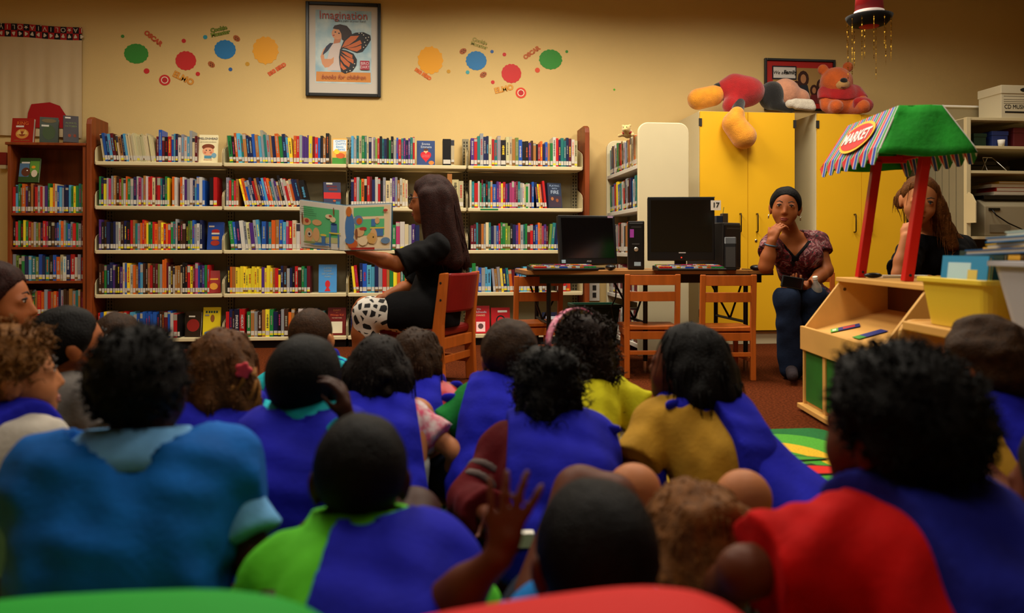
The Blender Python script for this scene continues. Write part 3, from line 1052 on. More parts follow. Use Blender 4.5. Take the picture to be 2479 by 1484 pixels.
def wood_chair(label, loc, rz, s=1.0):
    """ladder back child's chair; local -y is the back (the side facing the viewer at rz=0), seat ahead at +y"""
    root = thing('wooden_chair', label, 'chair', loc, rz, 'small wooden chairs')
    W, H, SH, D = .32 * s, .60 * s, .30 * s, .30 * s
    hw = W / 2
    for sx in (-1, 1):
        x = sx * (hw - .015)
        b = MB()
        prof = [(-.012, 0), (.016, 0), (.022, SH), (-.002, H), (-.024, H), (-.008, SH)]
        b.prism(prof, 'x', x - .015, x + .015)
        b.build('back_leg', M_WOODO, root, bevel=.004)
        b = MB().bar((x * .93, D - .02, 0), (x * .9, D - .035, SH - .02), .026, .028, up=(0, 1, 0))
        b.build('front_leg', M_WOODO, root, bevel=.004)
        MB().box(x - .008, x + .008, .01, D - .04, .10, .125).build('side_stretcher', M_WOODO, root, bevel=.003)
        MB().box(x - .009, x + .009, .01, D - .04, SH - .06, SH - .02).build('side_rail', M_WOODO, root, bevel=.003)
    def slat(z0, z1, y, name, bow=.012):
        b = MB()
        n = 8
        top, bot = [], []
        for k in range(n + 1):
            x = -hw + .028 + (W - .056) * k / n
            yy = y - bow * (1 - (2 * k / n - 1) ** 2)
            top.append((x, yy))
        vs, fs = [], []
        for (x, yy) in top:
            vs += [(x, yy - .008, z0), (x, yy + .008, z0), (x, yy + .008, z1), (x, yy - .008, z1)]
        for k in range(n):
            o = 4 * k
            for a in range(4):
                fs.append((o + a, o + (a + 1) % 4, o + 4 + (a + 1) % 4, o + 4 + a))
        fs += [(3, 2, 1, 0), (4 * n, 4 * n + 1, 4 * n + 2, 4 * n + 3)]
        b.add(vs, fs)
        b.build(name, M_WOODO, root, bevel=.002)
    slat(H - .062, H - .004, -.012, 'top_rail')
    slat(H - .155, H - .10, -.003, 'back_slat')
    slat(SH - .075, SH - .03, .01, 'back_rail', .0)
    b = MB()      # dished seat board
    n = 10
    vs, fs = [], []
    for i in range(n + 1):
        for j in range(n + 1):
            u, v = -1 + 2 * i / n, j / n
            w = hw * (.93 + .05 * v)
            z = SH + .004 - .012 * (1 - u * u) * math.sin(math.pi * min(1, v + .12)) - (.008 * max(0, v - .85) / .15)
            vs.append((u * w, .005 + v * (D + .01), z))
    for v_ in list(vs):
        vs.append((v_[0], v_[1], SH - .02))
    N = (n + 1) * (n + 1)
    for i in range(n):
        for j in range(n):
            a = i * (n + 1) + j
            fs.append((a, a + n + 1, a + n + 2, a + 1))
            fs.append((N + a, N + a + 1, N + a + n + 2, N + a + n + 1))
    for i in range(n):
        a, b_ = i * (n + 1), (i + 1) * (n + 1)
        fs.append((a, N + a, N + b_, b_))
        a, b_ = i * (n + 1) + n, (i + 1) * (n + 1) + n
        fs.append((b_, N + b_, N + a, a))
        fs.append((i + 1, N + i + 1, N + i, i)) if False else None
    fs = [f for f in fs if f]
    for j in range(n):
        fs.append((j, j + 1, N + j + 1, N + j))
        a = n * (n + 1) + j
        fs.append((a, N + a, N + a + 1, a + 1))
    b.add(vs, fs)
    b.build('seat', M_WOODO, root, smooth=False, bevel=.002)
    MB().box(-hw + .02, hw - .02, -.004, .012, .135, .16).build('back_stretcher', M_WOODO, root, bevel=.003)
    MB().box(-hw + .03, hw - .03, D - .035, D - .02, SH - .06, SH - .02).build('front_rail', M_WOODO, root, bevel=.003)
    return root


p = on_floor(1579, 916)
wood_chair('small wooden ladder-back chair in front of the large black monitor', (p.x, p.y, 0), math.radians(-6))
p = on_floor(1762, 922)
wood_chair('small wooden ladder-back chair nearest the woman in the patterned top', (p.x, p.y, 0), math.radians(-4))
p = on_floor(1303, 898)
wood_chair('small wooden ladder-back chair turned at the left end of the computer table', (p.x, p.y, 0), math.radians(8), .97)
SEATW = at(1958, 780, 4.95)
wood_chair('small wooden chair the woman in the patterned top sits on', (SEATW.x + .06, SEATW.y + .13, 0), math.radians(160), 1.0)


def tower(label, px, py, Z, w, d, h, rz, m, sticker=True, button='#b8b4aa'):
    p = at(px, py, Z)
    root = thing('computer_tower', label, 'computer', (p.x, p.y, TZ + .001), rz, 'desktop computer towers')
    MB().box(-w / 2, w / 2, 0, d, 0, h).build('case', m, root, bevel=.006)
    MB().box(-w / 2 + .006, w / 2 - .006, -.008, .002, .01, h - .012).build('front_bezel', M_BLACK, root, bevel=.004)
    MB().lathe([(.013, 0), (.013, .004), (.009, .007)], 18, Matrix.Translation((0, -.008, h * .42)) @ Matrix.Rotation(math.pi / 2, 4, 'X')).build('power_button', mat('silver_button', button, rough=.3, metal=.7), root, smooth=False)
    MB().box(-w / 2 + .02, w / 2 - .02, -.0095, -.008, h * .86, h * .89).build('disc_slot', M_DKGREY, root)
    if sticker:
        MB().box(-w / 2 + .012, -w / 2 + .036, -.0095, -.0082, h * .66, h * .83).build('purple_sticker', mat('purple_sticker', '#a03aa8', rough=.5), root)
        MB().box(-.012, .028, -.0095, -.0082, h * .08, h * .16).build('spec_sticker', mat('spec_sticker', '#8fa8b8', rough=.4), root)
        MB().box(-.025, .02, -.0092, -.0082, h * .52, h * .535).build('maker_mark', mat('ink_grey', '#4a4a4a'), root)
    return root


tower('slim black computer tower with a purple sticker beside the large monitor', 1540, 655, 4.95, .1, .32, .30, math.radians(-14), M_BLACK)
tower('large dark grey computer tower behind the large monitor', 1772, 655, 4.97, .16, .3, .29, math.radians(28), M_DKGREY, False)


def monitor(label, px, py, Z, w, h, rz, tilt, brand=None, lift=.055, label2=None):
    p = at(px, py, Z)
    root = thing('monitor', label, 'monitor', (p.x, p.y, TZ + .001), rz, 'computer monitors')
    T = Matrix.Translation((0, 0, lift)) @ Matrix.Rotation(-tilt, 4, 'X')
    b = MB().box(-w / 2, w / 2, -.012, .03, 0, h, T)
    b.box(-w * .3, w * .3, .03, .055, h * .2, h * .75, T)
    fr = b.build('housing', M_BLACK, root, bevel=.006)
    bz_ = .018
    MB().box(-w / 2 + bz_, w / 2 - bz_, -.0135, -.0115, .055 if brand is None else .04, h - bz_, T).build('screen', M_SCREEN, root)
    MB().bar((0, .04, .0), (0, .035, lift + .06), .07, .03, up=(0, 1, 0)).build('neck', M_BLACK, root, bevel=.004)
    q = [(.12 * math.cos(2 * math.pi * k / 24), .04 + .085 * math.sin(2 * math.pi * k / 24)) for k in range(24)]
    MB().prism(q, 'z', 0, .012).build('base', M_BLACK, root, bevel=.003)
    if brand:
        text('lettering', brand, .013, T @ facing((0, -.0125, .02)), mat('ink_silver', '#b0b0b0', rough=.3), root)
        MB().box(-w / 2 + .01, -w / 2 + .035, -.0128, -.0119, .01, .03, T).build('spec_sticker', mat('spec_sticker', '#8fa8b8', rough=.4), root)
        MB().box(w / 2 - .05, w / 2 - .014, -.0128, -.0119, h - .016, h - .003, T).build('asset_sticker', mat('asset_sticker', '#9a7a90', rough=.5), root)
    else:
        MB().box(-.016, .026, -.0128, -.0119, .046, .053, T).build('maker_mark', mat('ink_silver', '#b0b0b0', rough=.3), root)
        MB().lathe([(.0035, 0), (.0035, .002)], 12, T @ Matrix.Translation((0, -.012, .02)) @ Matrix.Rotation(math.pi / 2, 4, 'X')).build('power_light', mat('red_led', '#ff2010', emit=6), root)
        MB().box(-w / 2 - .001, w / 2 + .001, -.0135, -.011, h - .004, h + .001, T).build('sheen_strip', mat('edge_sheen', '#3a4248', rough=.3), root)  # paler strip paints a sheen along the housing's top edge
    return root


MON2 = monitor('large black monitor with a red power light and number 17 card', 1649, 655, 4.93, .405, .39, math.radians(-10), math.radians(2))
MON1 = monitor('smaller black monitor tilted back on the left of the table', 1425, 650, 4.98, .375, .31, math.radians(8), math.radians(9), 'ASUS', lift=.03)
# number card
p = at(1733, 497, 4.9)
root = thing('number_card', 'white card numbered 17 stuck to the corner of the large monitor', 'sign', p, math.radians(-10))
MB().box(-.03, .03, 0, .002, -.03, .03).build('card', M_WHITE, root)
text('lettering', '17', .042, facing((0, -.0008, 0)), mat('ink_black', '#101010'), root, bold=.0012)


def keyboard(label, px, py, Z, rz):
    p = at(px, py, Z)
    root = thing('keyboard', label, 'keyboard', (p.x, p.y, TZ + .001), rz, 'children keyboards')
    L, D = .40, .16
    MB().prism([(-D / 2, 0), (D / 2, 0), (D / 2, .03), (-D / 2, .014)], 'x', -L / 2, L / 2).build('body', M_BLACK, root, bevel=.004)
    cols = ['#c81c1c', '#d8b020', '#2050b8', '#c8601c', '#2a8a3a', '#7a2a90']
    rr = random.Random(5)
    b = MB()
    for j in range(5):
        for i in range(15):
            y = -D / 2 + .016 + j * .028
            z = .0145 + (y + D / 2) * .1
            b.use(col=cols[(i // 3 + j) % 6] if rr.random() < .9 else '#d0d0d0')
            x = -L / 2 + .014 + i * .0252
            b.box(x, x + .021, y, y + .023, z, z + .009)
    o = b.build('keys', M_PRINT, root)
    o['kind'] = 'stuff'


keyboard('black keyboard with bright coloured keys before the large monitor', 1668, 655, 4.72, math.radians(-4))
keyboard('black keyboard with bright coloured keys before the smaller monitor', 1362, 652, 4.78, math.radians(6))


def mouse(label, px, Z, y_off=0):
    p = at(px, 655, Z)
    root = thing('computer_mouse', label, 'mouse', (p.x, p.y, TZ + .001), 0, 'computer mice')
    MB().ell((0, 0, .018), (.03, .05, .018), 18).build('shell', M_BLACK, root, smooth=True)
    MB().tube([(0, .045, .01), (.02, .1, .006), (-.02, .16, .006)], .003, 6).build('cord', M_BLACK, root, smooth=True)


mouse('black mouse between the two keyboards', 1478, 4.8)
mouse('black mouse at the right of the table by the resting elbow', 1830, 4.72)
# little desk speaker and dark box on the tower
p = at(1768, 655, 4.82)
root = thing('desk_speaker', 'black desk speaker leaning beside the large computer tower', 'speaker', (p.x, p.y, TZ + .001), math.radians(-20))
MB().prism([(-.05, 0), (.05, 0), (.045, .17), (.03, .2), (-.0, .2), (-.03, .16)], 'x', -.035, .035).build('cabinet', M_BLACK, root, bevel=.006)
MB().prism([(-.053, .02), (-.051, .02), (-.036, .14), (-.038, .14)], 'x', -.028, .028).build('grille', M_DKGREY, root)
p = at(1745, 535, 5.06)
root = thing('pencil_box', 'small dark box with a thin stick standing on the large tower', 'box', (p.x, p.y, TZ + .292), 0)
MB().box(-.035, .005, -.02, .03, 0, .045).build('low_box', mat('navy_box', '#101c30', rough=.5), root, bevel=.002)
MB().box(.006, .04, -.02, .03, 0, .06).build('tall_box', mat('tan_box', '#3a2c18', rough=.6), root, bevel=.002)
MB().tube([(.012, 0, .05), (.02, 0, .10)], .002, 6).build('stick', mat('olive_stick', '#5a6a20'), root)
# cables under the table
for i, pts in enumerate((((1490, 662), (1492, 720), (1478, 745), (1488, 790), (1474, 850)), ((1745, 665), (1760, 685), (1782, 690), (1798, 668)))):
    q = [at(a, b_, 5.25) for a, b_ in pts]
    fine = []
    for k in range(len(q) - 1):
        for t in range(6):
            fine.append(q[k].lerp(q[k + 1], t / 6))
    fine.append(q[-1])
    for _ in range(3):
        fine = [fine[0]] + [(fine[j - 1] + fine[j] * 2 + fine[j + 1]) / 4 for j in range(1, len(fine) - 1)] + [fine[-1]]
    o = MB().tube(fine, .005, 7).build('power_cable', M_BLACK, smooth=True)
    tag(o, ('black power cable hanging in loops at the left table leg', 'black cable drooping under the table edge')[i], 'cable', 'cables under the table')
# wall outlet, green waste bin
p = on_y(1437, 705, YW)
root = thing('wall_outlet', 'white wall outlet box right of the steel shelving', 'outlet', (p.x, YW, p.z))
MB().box(-.045, .045, -.03, 0, -.08, .08).build('plate', M_WHITE, root, bevel=.004)
MB().box(-.015, .015, -.034, -.03, -.05, -.01).box(-.015, .015, -.034, -.03, .01, .05).build('socket', M_DKGREY, root)
p = on_floor(1438, 868)
root = thing('waste_bin', 'dark green plastic waste bin under the table', 'bin', (p.x, p.y, 0))
gb = mat('green_bin', '#0c3a28', rough=.45)
MB().add([(-.12, -.09, 0), (.12, -.09, 0), (.12, .09, 0), (-.12, .09, 0), (-.15, -.12, .36), (.15, -.12, .36), (.15, .12, .36), (-.15, .12, .36)],
         [(3, 2, 1, 0), (0, 1, 5, 4), (1, 2, 6, 5), (2, 3, 7, 6), (3, 0, 4, 7)]).build('tub', gb, root, bevel=.004)
MB().box(-.16, .16, -.13, -.112, .35, .375).box(-.16, .16, .112, .13, .35, .375).box(-.16, -.142, -.112, .112, .35, .375).box(.142, .16, -.112, .112, .35, .375).build('rim', gb, root, bevel=.004)


# ================================================================= LIBRARIAN'S CHAIR
def red_chair():
    p = on_floor(1066, 944)
    a = math.radians(28)
    # local +y = facing direction
    rz = math.radians(90 - 28)
    root = thing('upholstered_chair', 'orange wooden chair with dark red padded seat and back', 'chair', (p.x, p.y, 0), rz)
    # local frame: origin at the near back leg's foot; facing +y; other back leg at +x
    W, D, SH, H = .40, .36, .295, .615
    redv = mat('red_vinyl', '#8a1410', rough=.45, noise=(6, .2))
    for x in (0, W):
        b = MB()
        prof = [(-.03, 0), (.03, 0), (.04, SH * .7), (.045, SH), (.0, H), (-.045, H + .005), (-.02, SH + .05), (-.02, SH * .7)]
        b.prism(prof, 'x', x - .018, x + .018)
        lg = b.build('back_leg', M_WOODO, root, bevel=.007)
        for zz in (H - .05, H - .14):
            MB().lathe([(.007, 0), (.006, .002)], 10, Matrix.Translation((x - .018 if x == 0 else x + .018, .0 - .01, zz)) @ Matrix.Rotation(math.pi / 2 * (-1 if x == 0 else 1), 4, 'Y')).build('bolt', M_SLOT, lg)
        b = MB().bar((x, D, 0), (x, D - .01, SH - .03), .034, .04, up=(0, 1, 0))
        b.build('front_leg', M_WOODO, root, bevel=.006)
        MB().box(x - .012, x + .012, .02, D - .01, SH - .085, SH - .025).build('side_rail', M_WOODO, root, bevel=.003)
        MB().box(x - .01, x + .01, .02, D - .01, .1, .14).build('side_stretcher', M_WOODO, root, bevel=.003)
    MB().box(.015, W - .015, -.01, .015, SH - .085, SH - .025).build('back_rail', M_WOODO, root, bevel=.003)
    MB().box(.015, W - .015, .0, .02, .13, .17).build('back_stretcher', M_WOODO, root, bevel=.003)
    MB().box(.015, W - .015, D - .02, D + .005, SH - .085, SH - .025).build('front_rail', M_WOODO, root, bevel=.003)
    b = MB()
    n = 10
    vs, fs = [], []
    for k in range(n + 1):
        x = .02 + (W - .04) * k / n
        bow = -.035 * (1 - (2 * k / n - 1) ** 2)
        y0, y1 = -.0 + bow, -.03 + bow
        vs += [(x, y0 - .02, H - .21), (x, y0 + .022, H - .21), (x, y1 + .022, H), (x, y1 - .02, H)]
    for k in range(n):
        o = 4 * k
        for q in range(4):
            fs.append((o + q, o + (q + 1) % 4, o + 4 + (q + 1) % 4, o + 4 + q))
    fs += [(3, 2, 1, 0), (4 * n, 4 * n + 1, 4 * n + 2, 4 * n + 3)]
    b.add(vs, fs).build('back_pad', redv, root, bevel=.012)
    MB().box(.0, W, .01, D + .02, SH - .02, SH + .03).build('seat_pad', redv, root, bevel=.018)
    return root


red_chair()


# ================================================================= MARKET STAND
def market():
    p = on_floor(1943, 993)
    root = thing('market_stand', 'wooden toy market stand with striped awning and red posts', 'play stand', (p.x, p.y, 0), -math.radians(8.3))
    LN = .82         # towards the camera along -y
    ztop, zlip, xs, xd = .595, .378, .165, .50
    side = [(0, .0), (xd, .0), (xd, ztop), (xs, ztop), (0.0, zlip)]
    for y in (0, -LN):
        MB().prism(side, 'y', y - .018, y).build('side_panel', M_WOODL, root, bevel=.003)
        MB().lathe([(.008, 0), (.007, .002)], 12, Matrix.Translation((xs + .02, y - .018, ztop - .035)) @ Matrix.Rotation(math.pi / 2, 4, 'X')).build('bolt', M_CHROME, root)
    MB().box(xs - .012, xd + .03, -LN - .02, .006, ztop, ztop + .02).build('counter_top', M_WOODL, root, bevel=.003)
    MB().box(-.012, .008, -LN - .004, -.0, zlip - .095, zlip + .012).build('front_lip', M_WOODL, root, bevel=.003)
    MB().prism([(.008, zlip - .03), (.38, zlip + .075), (.38, zlip + .09), (.008, zlip - .015)], 'y', -LN, -.018).build('display_tray', M_WOODL, root)
    MB().box(.38, .395, -LN, -.018, .05, ztop).build('back_board', M_WOODD, root)
    MB().box(.015, .03, -LN, -.018, .03, zlip - .1).build('front_board', M_WOODL, root)
    n = 3
    for k in range(n):
        y1 = -.03 - k * (LN - .03) / n
        y0 = y1 - (LN - .03) / n + .035
        MB().box(.006, .015, y0, y1, .05, zlip - .1).build('green_panel', mat('green_panel', '#1f6a1c', rough=.6, noise=(8, .2)), root)
        MB().box(.0, .018, y0 - .034, y0, .03, zlip - .095).build('stile', M_WOODL, root)
    MB().box(-.022, xd, -LN - .02, .012, .012, .034).build('base_board', M_WOODL, root, bevel=.003)
    for x in (.06, xd - .06):
        for y in (-.08, -LN + .08):
            MB().lathe([(.02, 0), (.02, .012)], 12, Matrix.Translation((x, y, 0))).build('foot', M_BLACK, root)
    # posts lean a little
    red = mat('red_post', '#c2160e', rough=.4)
    y1, y2 = -.07, -.53
    lean = .075
    for y in (y1, y2):
        MB().bar((xs + .07, y, ztop + .02), (xs + .07 + lean, y, 1.14), .038, .038, up=(0, 1, 0)).build('post', red, root, bevel=.004)
        MB().lathe([(.006, 0), (.005, .003)], 10, Matrix.Translation((xs + .075, y - .019, ztop + .045)) @ Matrix.Rotation(math.pi / 2, 4, 'X')).build('screw', M_SLOT, root)
    # awning: flat ridge, two striped slopes, two green ends
    Z0, Z1 = 1.137, 1.308
    cx = xs + .07 + lean - .03
    a0, a1 = -.60, .03        # y extent at the eaves
    r0, r1 = -.545, -.02
    hw, rw = .178, .085
    scols = ['#c01c22', '#c8c4bc', '#1c48a8', '#c8c4bc', '#1c7a30', '#c8c4bc']
    def stripe_face(sign, name):
        b = MB()
        ns = 42
        for k in range(ns):
            u0, u1 = ((k // 2) + (.78 if k % 2 else 0)) / (ns / 2), ((k // 2) + (1 if k % 2 else .78)) / (ns / 2)
            b.use(col=scols[k % 6] if k % 2 else scols[k % 6])
            pts = []
            def P(u, v):     # v: 0 ridge, 1 eave, >1 valance
                yr, ye = r1 + (r0 - r1) * u, a1 + (a0 - a1) * u
                if v <= 1:
                    return (cx + sign * (rw + (hw - rw) * v), yr + (ye - yr) * v, Z1 + (Z0 - Z1) * v + .006 * math.sin(9 * u) * v)
                sc = abs(math.sin(math.pi * u * 7)) ** .6
                return (cx + sign * (hw + .012), ye, Z0 - (v - 1) * (.02 + .045 * sc))
            for v0, v1 in ((0, .33), (.33, .66), (.66, 1), (1, 2)):
                b.add([P(u0, v0), P(u0, v1), P(u1, v1), P(u1, v0)], [(0, 1, 2, 3)])
        o = b.build(name, M_PRINT, root)
        sm = o.modifiers.new('thick', 'SOLIDIFY')
        sm.thickness = .004
        return o
    stripe_face(-1, 'striped_slope')
    stripe_face(1, 'striped_slope')
    gm = mat('green_canvas', '#128a1c', rough=.85, noise=(12, .2), bump=(40, .3))
    for yr, ye in ((r0, a0), (r1, a1)):
        b = MB()
        n = 12
        rows = []
        for j in range(7):
            v = j / 6
            row = []
            for i in range(n + 1):
                u = -1 + 2 * i / n
                w = rw + (hw + .012 - rw) * v
                sg = -1 if yr == r0 else 1
                row.append((cx + u * w, yr + (ye - yr) * v + sg * .006 * math.sin(4 * u + 5 * v), Z1 + (Z0 - .03 - Z1) * v - .006 * v * math.cos(math.pi * u)))
            rows.append(row)
        vs = [p_ for row in rows for p_ in row]
        fs = [(j * (n + 1) + i, j * (n + 1) + i + 1, (j + 1) * (n + 1) + i + 1, (j + 1) * (n + 1) + i) for j in range(6) for i in range(n)]
        o = b.add(vs, fs).build('green_end', gm, root, smooth=True)
        o.modifiers.new('thick', 'SOLIDIFY').thickness = .004
    b = MB().box(cx - rw, cx + rw, r0, r1, Z1 - .012, Z1)
    b.build('ridge_board', gm, root)
    b = MB()
    for y in (y1, y2):
        b.bar((cx - hw + .02, y, Z0 + .01), (cx + hw - .02, y, Z0 + .01), .02, .03)
    for sx in (-1, 1):
        b.bar((cx + sx * (hw - .03), a0 + .03, Z0 + .02), (cx + sx * (hw - .03), a1 - .03, Z0 + .02), .02, .03)
    b.build('awning_frame', red, root)
    # oval badge lettered MARKET on the left slope
    sl = Vector((-(hw - rw), 0, Z0 - Z1)).normalized()
    right = Vector((0, -1, 0))
    up = -sl
    nrm = right.cross(up)
    c0 = Vector((cx - (rw + (hw - rw) * .55), -.285, Z1 + (Z0 - Z1) * .55)) + nrm * .010
    for k, (w, h, c) in enumerate(((.34, .15, '#e8b41c'), (.315, .125, '#c81c14'))):
        M = facing(c0 + nrm * .0015 * k, right, up)
        q = sub_poly('ell', 0, 0, w, h, 32)
        b = MB()
        b.prism(q, 'z', -.001, .001, M)
        b.build('badge' if k else 'badge_border', mat('badge_%d' % k, c, rough=.6), root)
    text('lettering', 'MARKET', .075, facing(c0 + nrm * .004, right, up), mat('ink_white', '#e8e4dc', rough=.6), root, bold=.0018)
    # price card on the tray
    x, y = .12, -.20
    zt = zlip - .015 + .105 * x / .372 - .002
    T = Matrix.Translation((x, y, zt + .004)) @ Matrix.Rotation(-math.atan(.105 / .372), 4, 'Y') @ Matrix.Rotation(math.radians(-20), 4, 'Z')
    cd = thing('picture_card', 'small blue and green picture card lying on the market tray', 'card')
    cd.matrix_world = Matrix.Translation(root.location) @ Matrix.Rotation(-math.radians(8.3), 4, 'Z') @ T
    b = MB().use(col='#20286a').box(-.03, .06, -.035, .035, 0, .002)
    b.use(col='#5aa03a').box(-.062, -.03, -.035, .035, 0, .002)
    b.use(col='#b02a28').box(-.01, .04, -.02, .02, .002, .0025)
    b.use(col='#c8d8b0').box(-.054, -.038, -.02, .02, .002, .0025)
    b.build('card', M_PRINT, cd)
    c2 = thing('picture_card', 'small blue picture card further along the market tray', 'card')
    c2.matrix_world = Matrix.Translation(root.location) @ Matrix.Rotation(-math.radians(8.3), 4, 'Z') @ Matrix.Translation((.12, -.46, zt + .004)) @ Matrix.Rotation(-math.atan(.105 / .372), 4, 'Y')
    MB().use(col='#1c2870').box(-.03, .06, -.035, .035, 0, .002).use(col='#3a8a30').box(-.06, -.03, -.035, .035, 0, .002).build('card', M_PRINT, c2)
    # marker and eraser on the counter
    W = Matrix.Translation(root.location) @ Matrix.Rotation(-math.radians(8.3), 4, 'Z')
    o = MB().ell((0, 0, .012), (.04, .022, .012), 16).build('computer_mouse', M_BLACK, smooth=True)
    o.matrix_world = W @ Matrix.Translation((xs + .09, -.16, ztop + .021))
    tag(o, 'dark mouse shaped object on the market counter by the left post', 'mouse')
    o = MB().box(-.1, .1, -.02, .02, 0, .012).build('ruler', M_WHITE, bevel=.002)
    o.matrix_world = W @ Matrix.Translation((xs + .24, -.12, ztop + .021))
    tag(o, 'white flat strip lying on the market counter', 'ruler')
    return root


MARKET = market()


# ================================================================= LOW SHELF AT THE RIGHT FRONT WITH BINS
def low_shelf():
    a = -math.radians(6.5)
    p = at(2172, 900, 2.62)
    root = thing('low_wood_shelf', 'low maple shelf unit at the right carrying a yellow bin and a white tub', 'shelf', (p.x, p.y, 0), a)
    L, D, H = 1.25, .36, .515
    # local: x away from the children (0..D), y from 0 (far) to -L (near)
    def rounded(y, name):
        q = [(0, 0), (D, 0), (D, H)]
        r = .05
        for k in range(6):
            t = math.pi / 2 + math.pi / 2 * k / 5
            q.append((r + r * math.cos(t), H - r + r * math.sin(t)))
        MB().prism(q, 'y', y - .02, y).build(name, M_WOODL, root, bevel=.004)
    rounded(0, 'end_panel')
    rounded(-L + .02, 'end_panel')
    MB().box(.006, D, -L + .02, -.02, H - .032, H - .004).build('top_board', M_WOODL, root, bevel=.004)
    MB().box(.01, D - .02, -L + .02, -.02, .27, .29).build('shelf_board', M_WOODL, root, bevel=.003)
    MB().box(.01, D - .02, -L + .02, -.02, .05, .07).build('shelf_board', M_WOODL, root, bevel=.003)
    MB().box(D - .02, D - .008, -L + .02, -.02, .03, H - .032).build('back_board', M_WOODO, root)
    MB().box(.03, D - .02, -L + .02, -.02, 0, .05).build('plinth', M_WOODL, root)
    MB().box(.01, D - .02, -.62, -.60, .07, H - .032).build('divider', M_WOODL, root)
    W = Matrix.Translation(root.location) @ Matrix.Rotation(a, 4, 'Z')
    # books lying inside
    cols = ['#d8d0b8', '#d08828', '#206a5a', '#c8c4b8', '#b03020', '#2050a0', '#1f8a6a', '#d8c890']
    names = ['cream', 'orange', 'teal', 'white', 'red', 'blue', 'green', 'pale yellow']
    rr = random.Random(11)
    zz = .291
    for i in range(8):
        t = rr.uniform(.012, .022)
        b = MB().use(col=cols[i]).box(-.14, .14, -.11, .11, 0, .003).box(-.14, .14, -.11, .11, t - .003, t).box(-.14, .14, .107, .11, .003, t - .003)
        b.use(col='#d8d0bc').box(-.137, .137, -.107, .107, .003, t - .003)
        o = b.build('picture_book', M_BOOK)
        k = i % 4
        base = .291
        if k == 0:
            z_ = base
        o.matrix_world = W @ Matrix.Translation((.16, -.36 - .5 * (i // 4), z_)) @ Matrix.Rotation(rr.uniform(-.12, .12), 4, 'Z')
        z_ += t + .0005
        tag(o, '%s picture book lying on the middle board of the low shelf' % names[i], 'book', 'picture books inside the low shelf')
    return root, W, H


LOWS, LW, LH = low_shelf()


def tub(name, label, m, W, w0, w1, d0, d1, h, rim, wall=.006, rnd=.03, handle=None):
    """open topped plastic tub with flared sides, real wall thickness and a rim"""
    root = thing(name, label, 'bin')
    root.matrix_world = W
    def ring(w, d, z, r):
        q = []
        for cx, cy, a0 in ((w - r, d - r, 0), (-w + r, d - r, 90), (-w + r, -d + r, 180), (w - r, -d + r, 270)):
            for k in range(5):
                a = math.radians(a0 + 90 * k / 4)
                q.append((cx + r * math.cos(a), cy + r * math.sin(a), z))
        return q
    levels = [(w0, d0, 0), (w1, d1, h), (w1 + rim, d1 + rim, h), (w1 + rim, d1 + rim, h - .012), (w1 + rim, d1 + rim, h + .004), (w1 - wall, d1 - wall, h + .004), (w0 - wall, d0 - wall, wall)]
    levels = [(w0, d0, 0), (w1, d1, h - .014), (w1 + rim, d1 + rim, h - .014), (w1 + rim, d1 + rim, h), (w1 - wall, d1 - wall, h), (w0 - wall, d0 - wall, wall)]
    vs = []
    for w, d, z in levels:
        vs += ring(w, d, z, rnd)
    n = 20
    fs = [tuple(range(n - 1, -1, -1))]
    for j in range(len(levels) - 1):
        for k in range(n):
            fs.append((j * n + k, j * n + (k + 1) % n, (j + 1) * n + (k + 1) % n, (j + 1) * n + k))
    e = (len(levels) - 1) * n
    fs.append(tuple(e + k for k in range(n)))
    MB().add(vs, fs).build('tub_body', m, root, bevel=.002)
    return root


M_YBIN = mat('yellow_plastic', '#e8c83a', rough=.4)
M_WBIN = mat('white_plastic', '#b9b8be', rough=.4)
YB = LW @ Matrix.Translation((.155, -.27, LH - .003))
tub('yellow_bin', 'yellow plastic bin full of small picture books on the low shelf', M_YBIN, YB, .115, .13, .155, .18, .145, .012)
WB = LW @ Matrix.Translation((.19, -.73, LH - .003))
wt = tub('white_tub', 'large white plastic tub with a red label heaped with books', M_WBIN, WB, .16, .185, .2, .25, .2, .014, rnd=.06)
b = MB().use(col='#8a1420').box(-.178, -.1765, -.02, .05, .13, .165)
b.use(col='#d8c8c8').box(-.1785, -.1775, -.005, .035, .142, .153)
b.use(col='#8a8a90').box(-.174, -.1725, -.02, .045, .085, .12)
b.build('maker_label', M_PRINT, wt)
wt.children[-1].rotation_euler = (0, 0, 0)
rr = random.Random(21)


def lay_book(label, W, w, d, t, col, pic=None, group=None):
    b = MB().use(col=col).box(-w / 2, w / 2, -d / 2, d / 2, 0, .003).box(-w / 2, w / 2, -d / 2, d / 2, t - .003, t).box(w / 2 - .003, w / 2, -d / 2, d / 2, .003, t - .003)
    b.use(col='#ddd4c0').box(-w / 2 + .003, w / 2 - .003, -d / 2 + .003, d / 2 - .003, .003, t - .003)
    for i, (c, x, y, ww, dd) in enumerate(pic or []):
        b.use(col=c).box(x * w - ww * w / 2, x * w + ww * w / 2, y * d - dd * d / 2, y * d + dd * d / 2, t, t + .0004 + .0003 * i)
    o = b.build('picture_book', M_BOOK)
    o.matrix_world = W
    tag(o, label, 'book', group)
    return o


R = Matrix.Rotation
T_ = Matrix.Translation
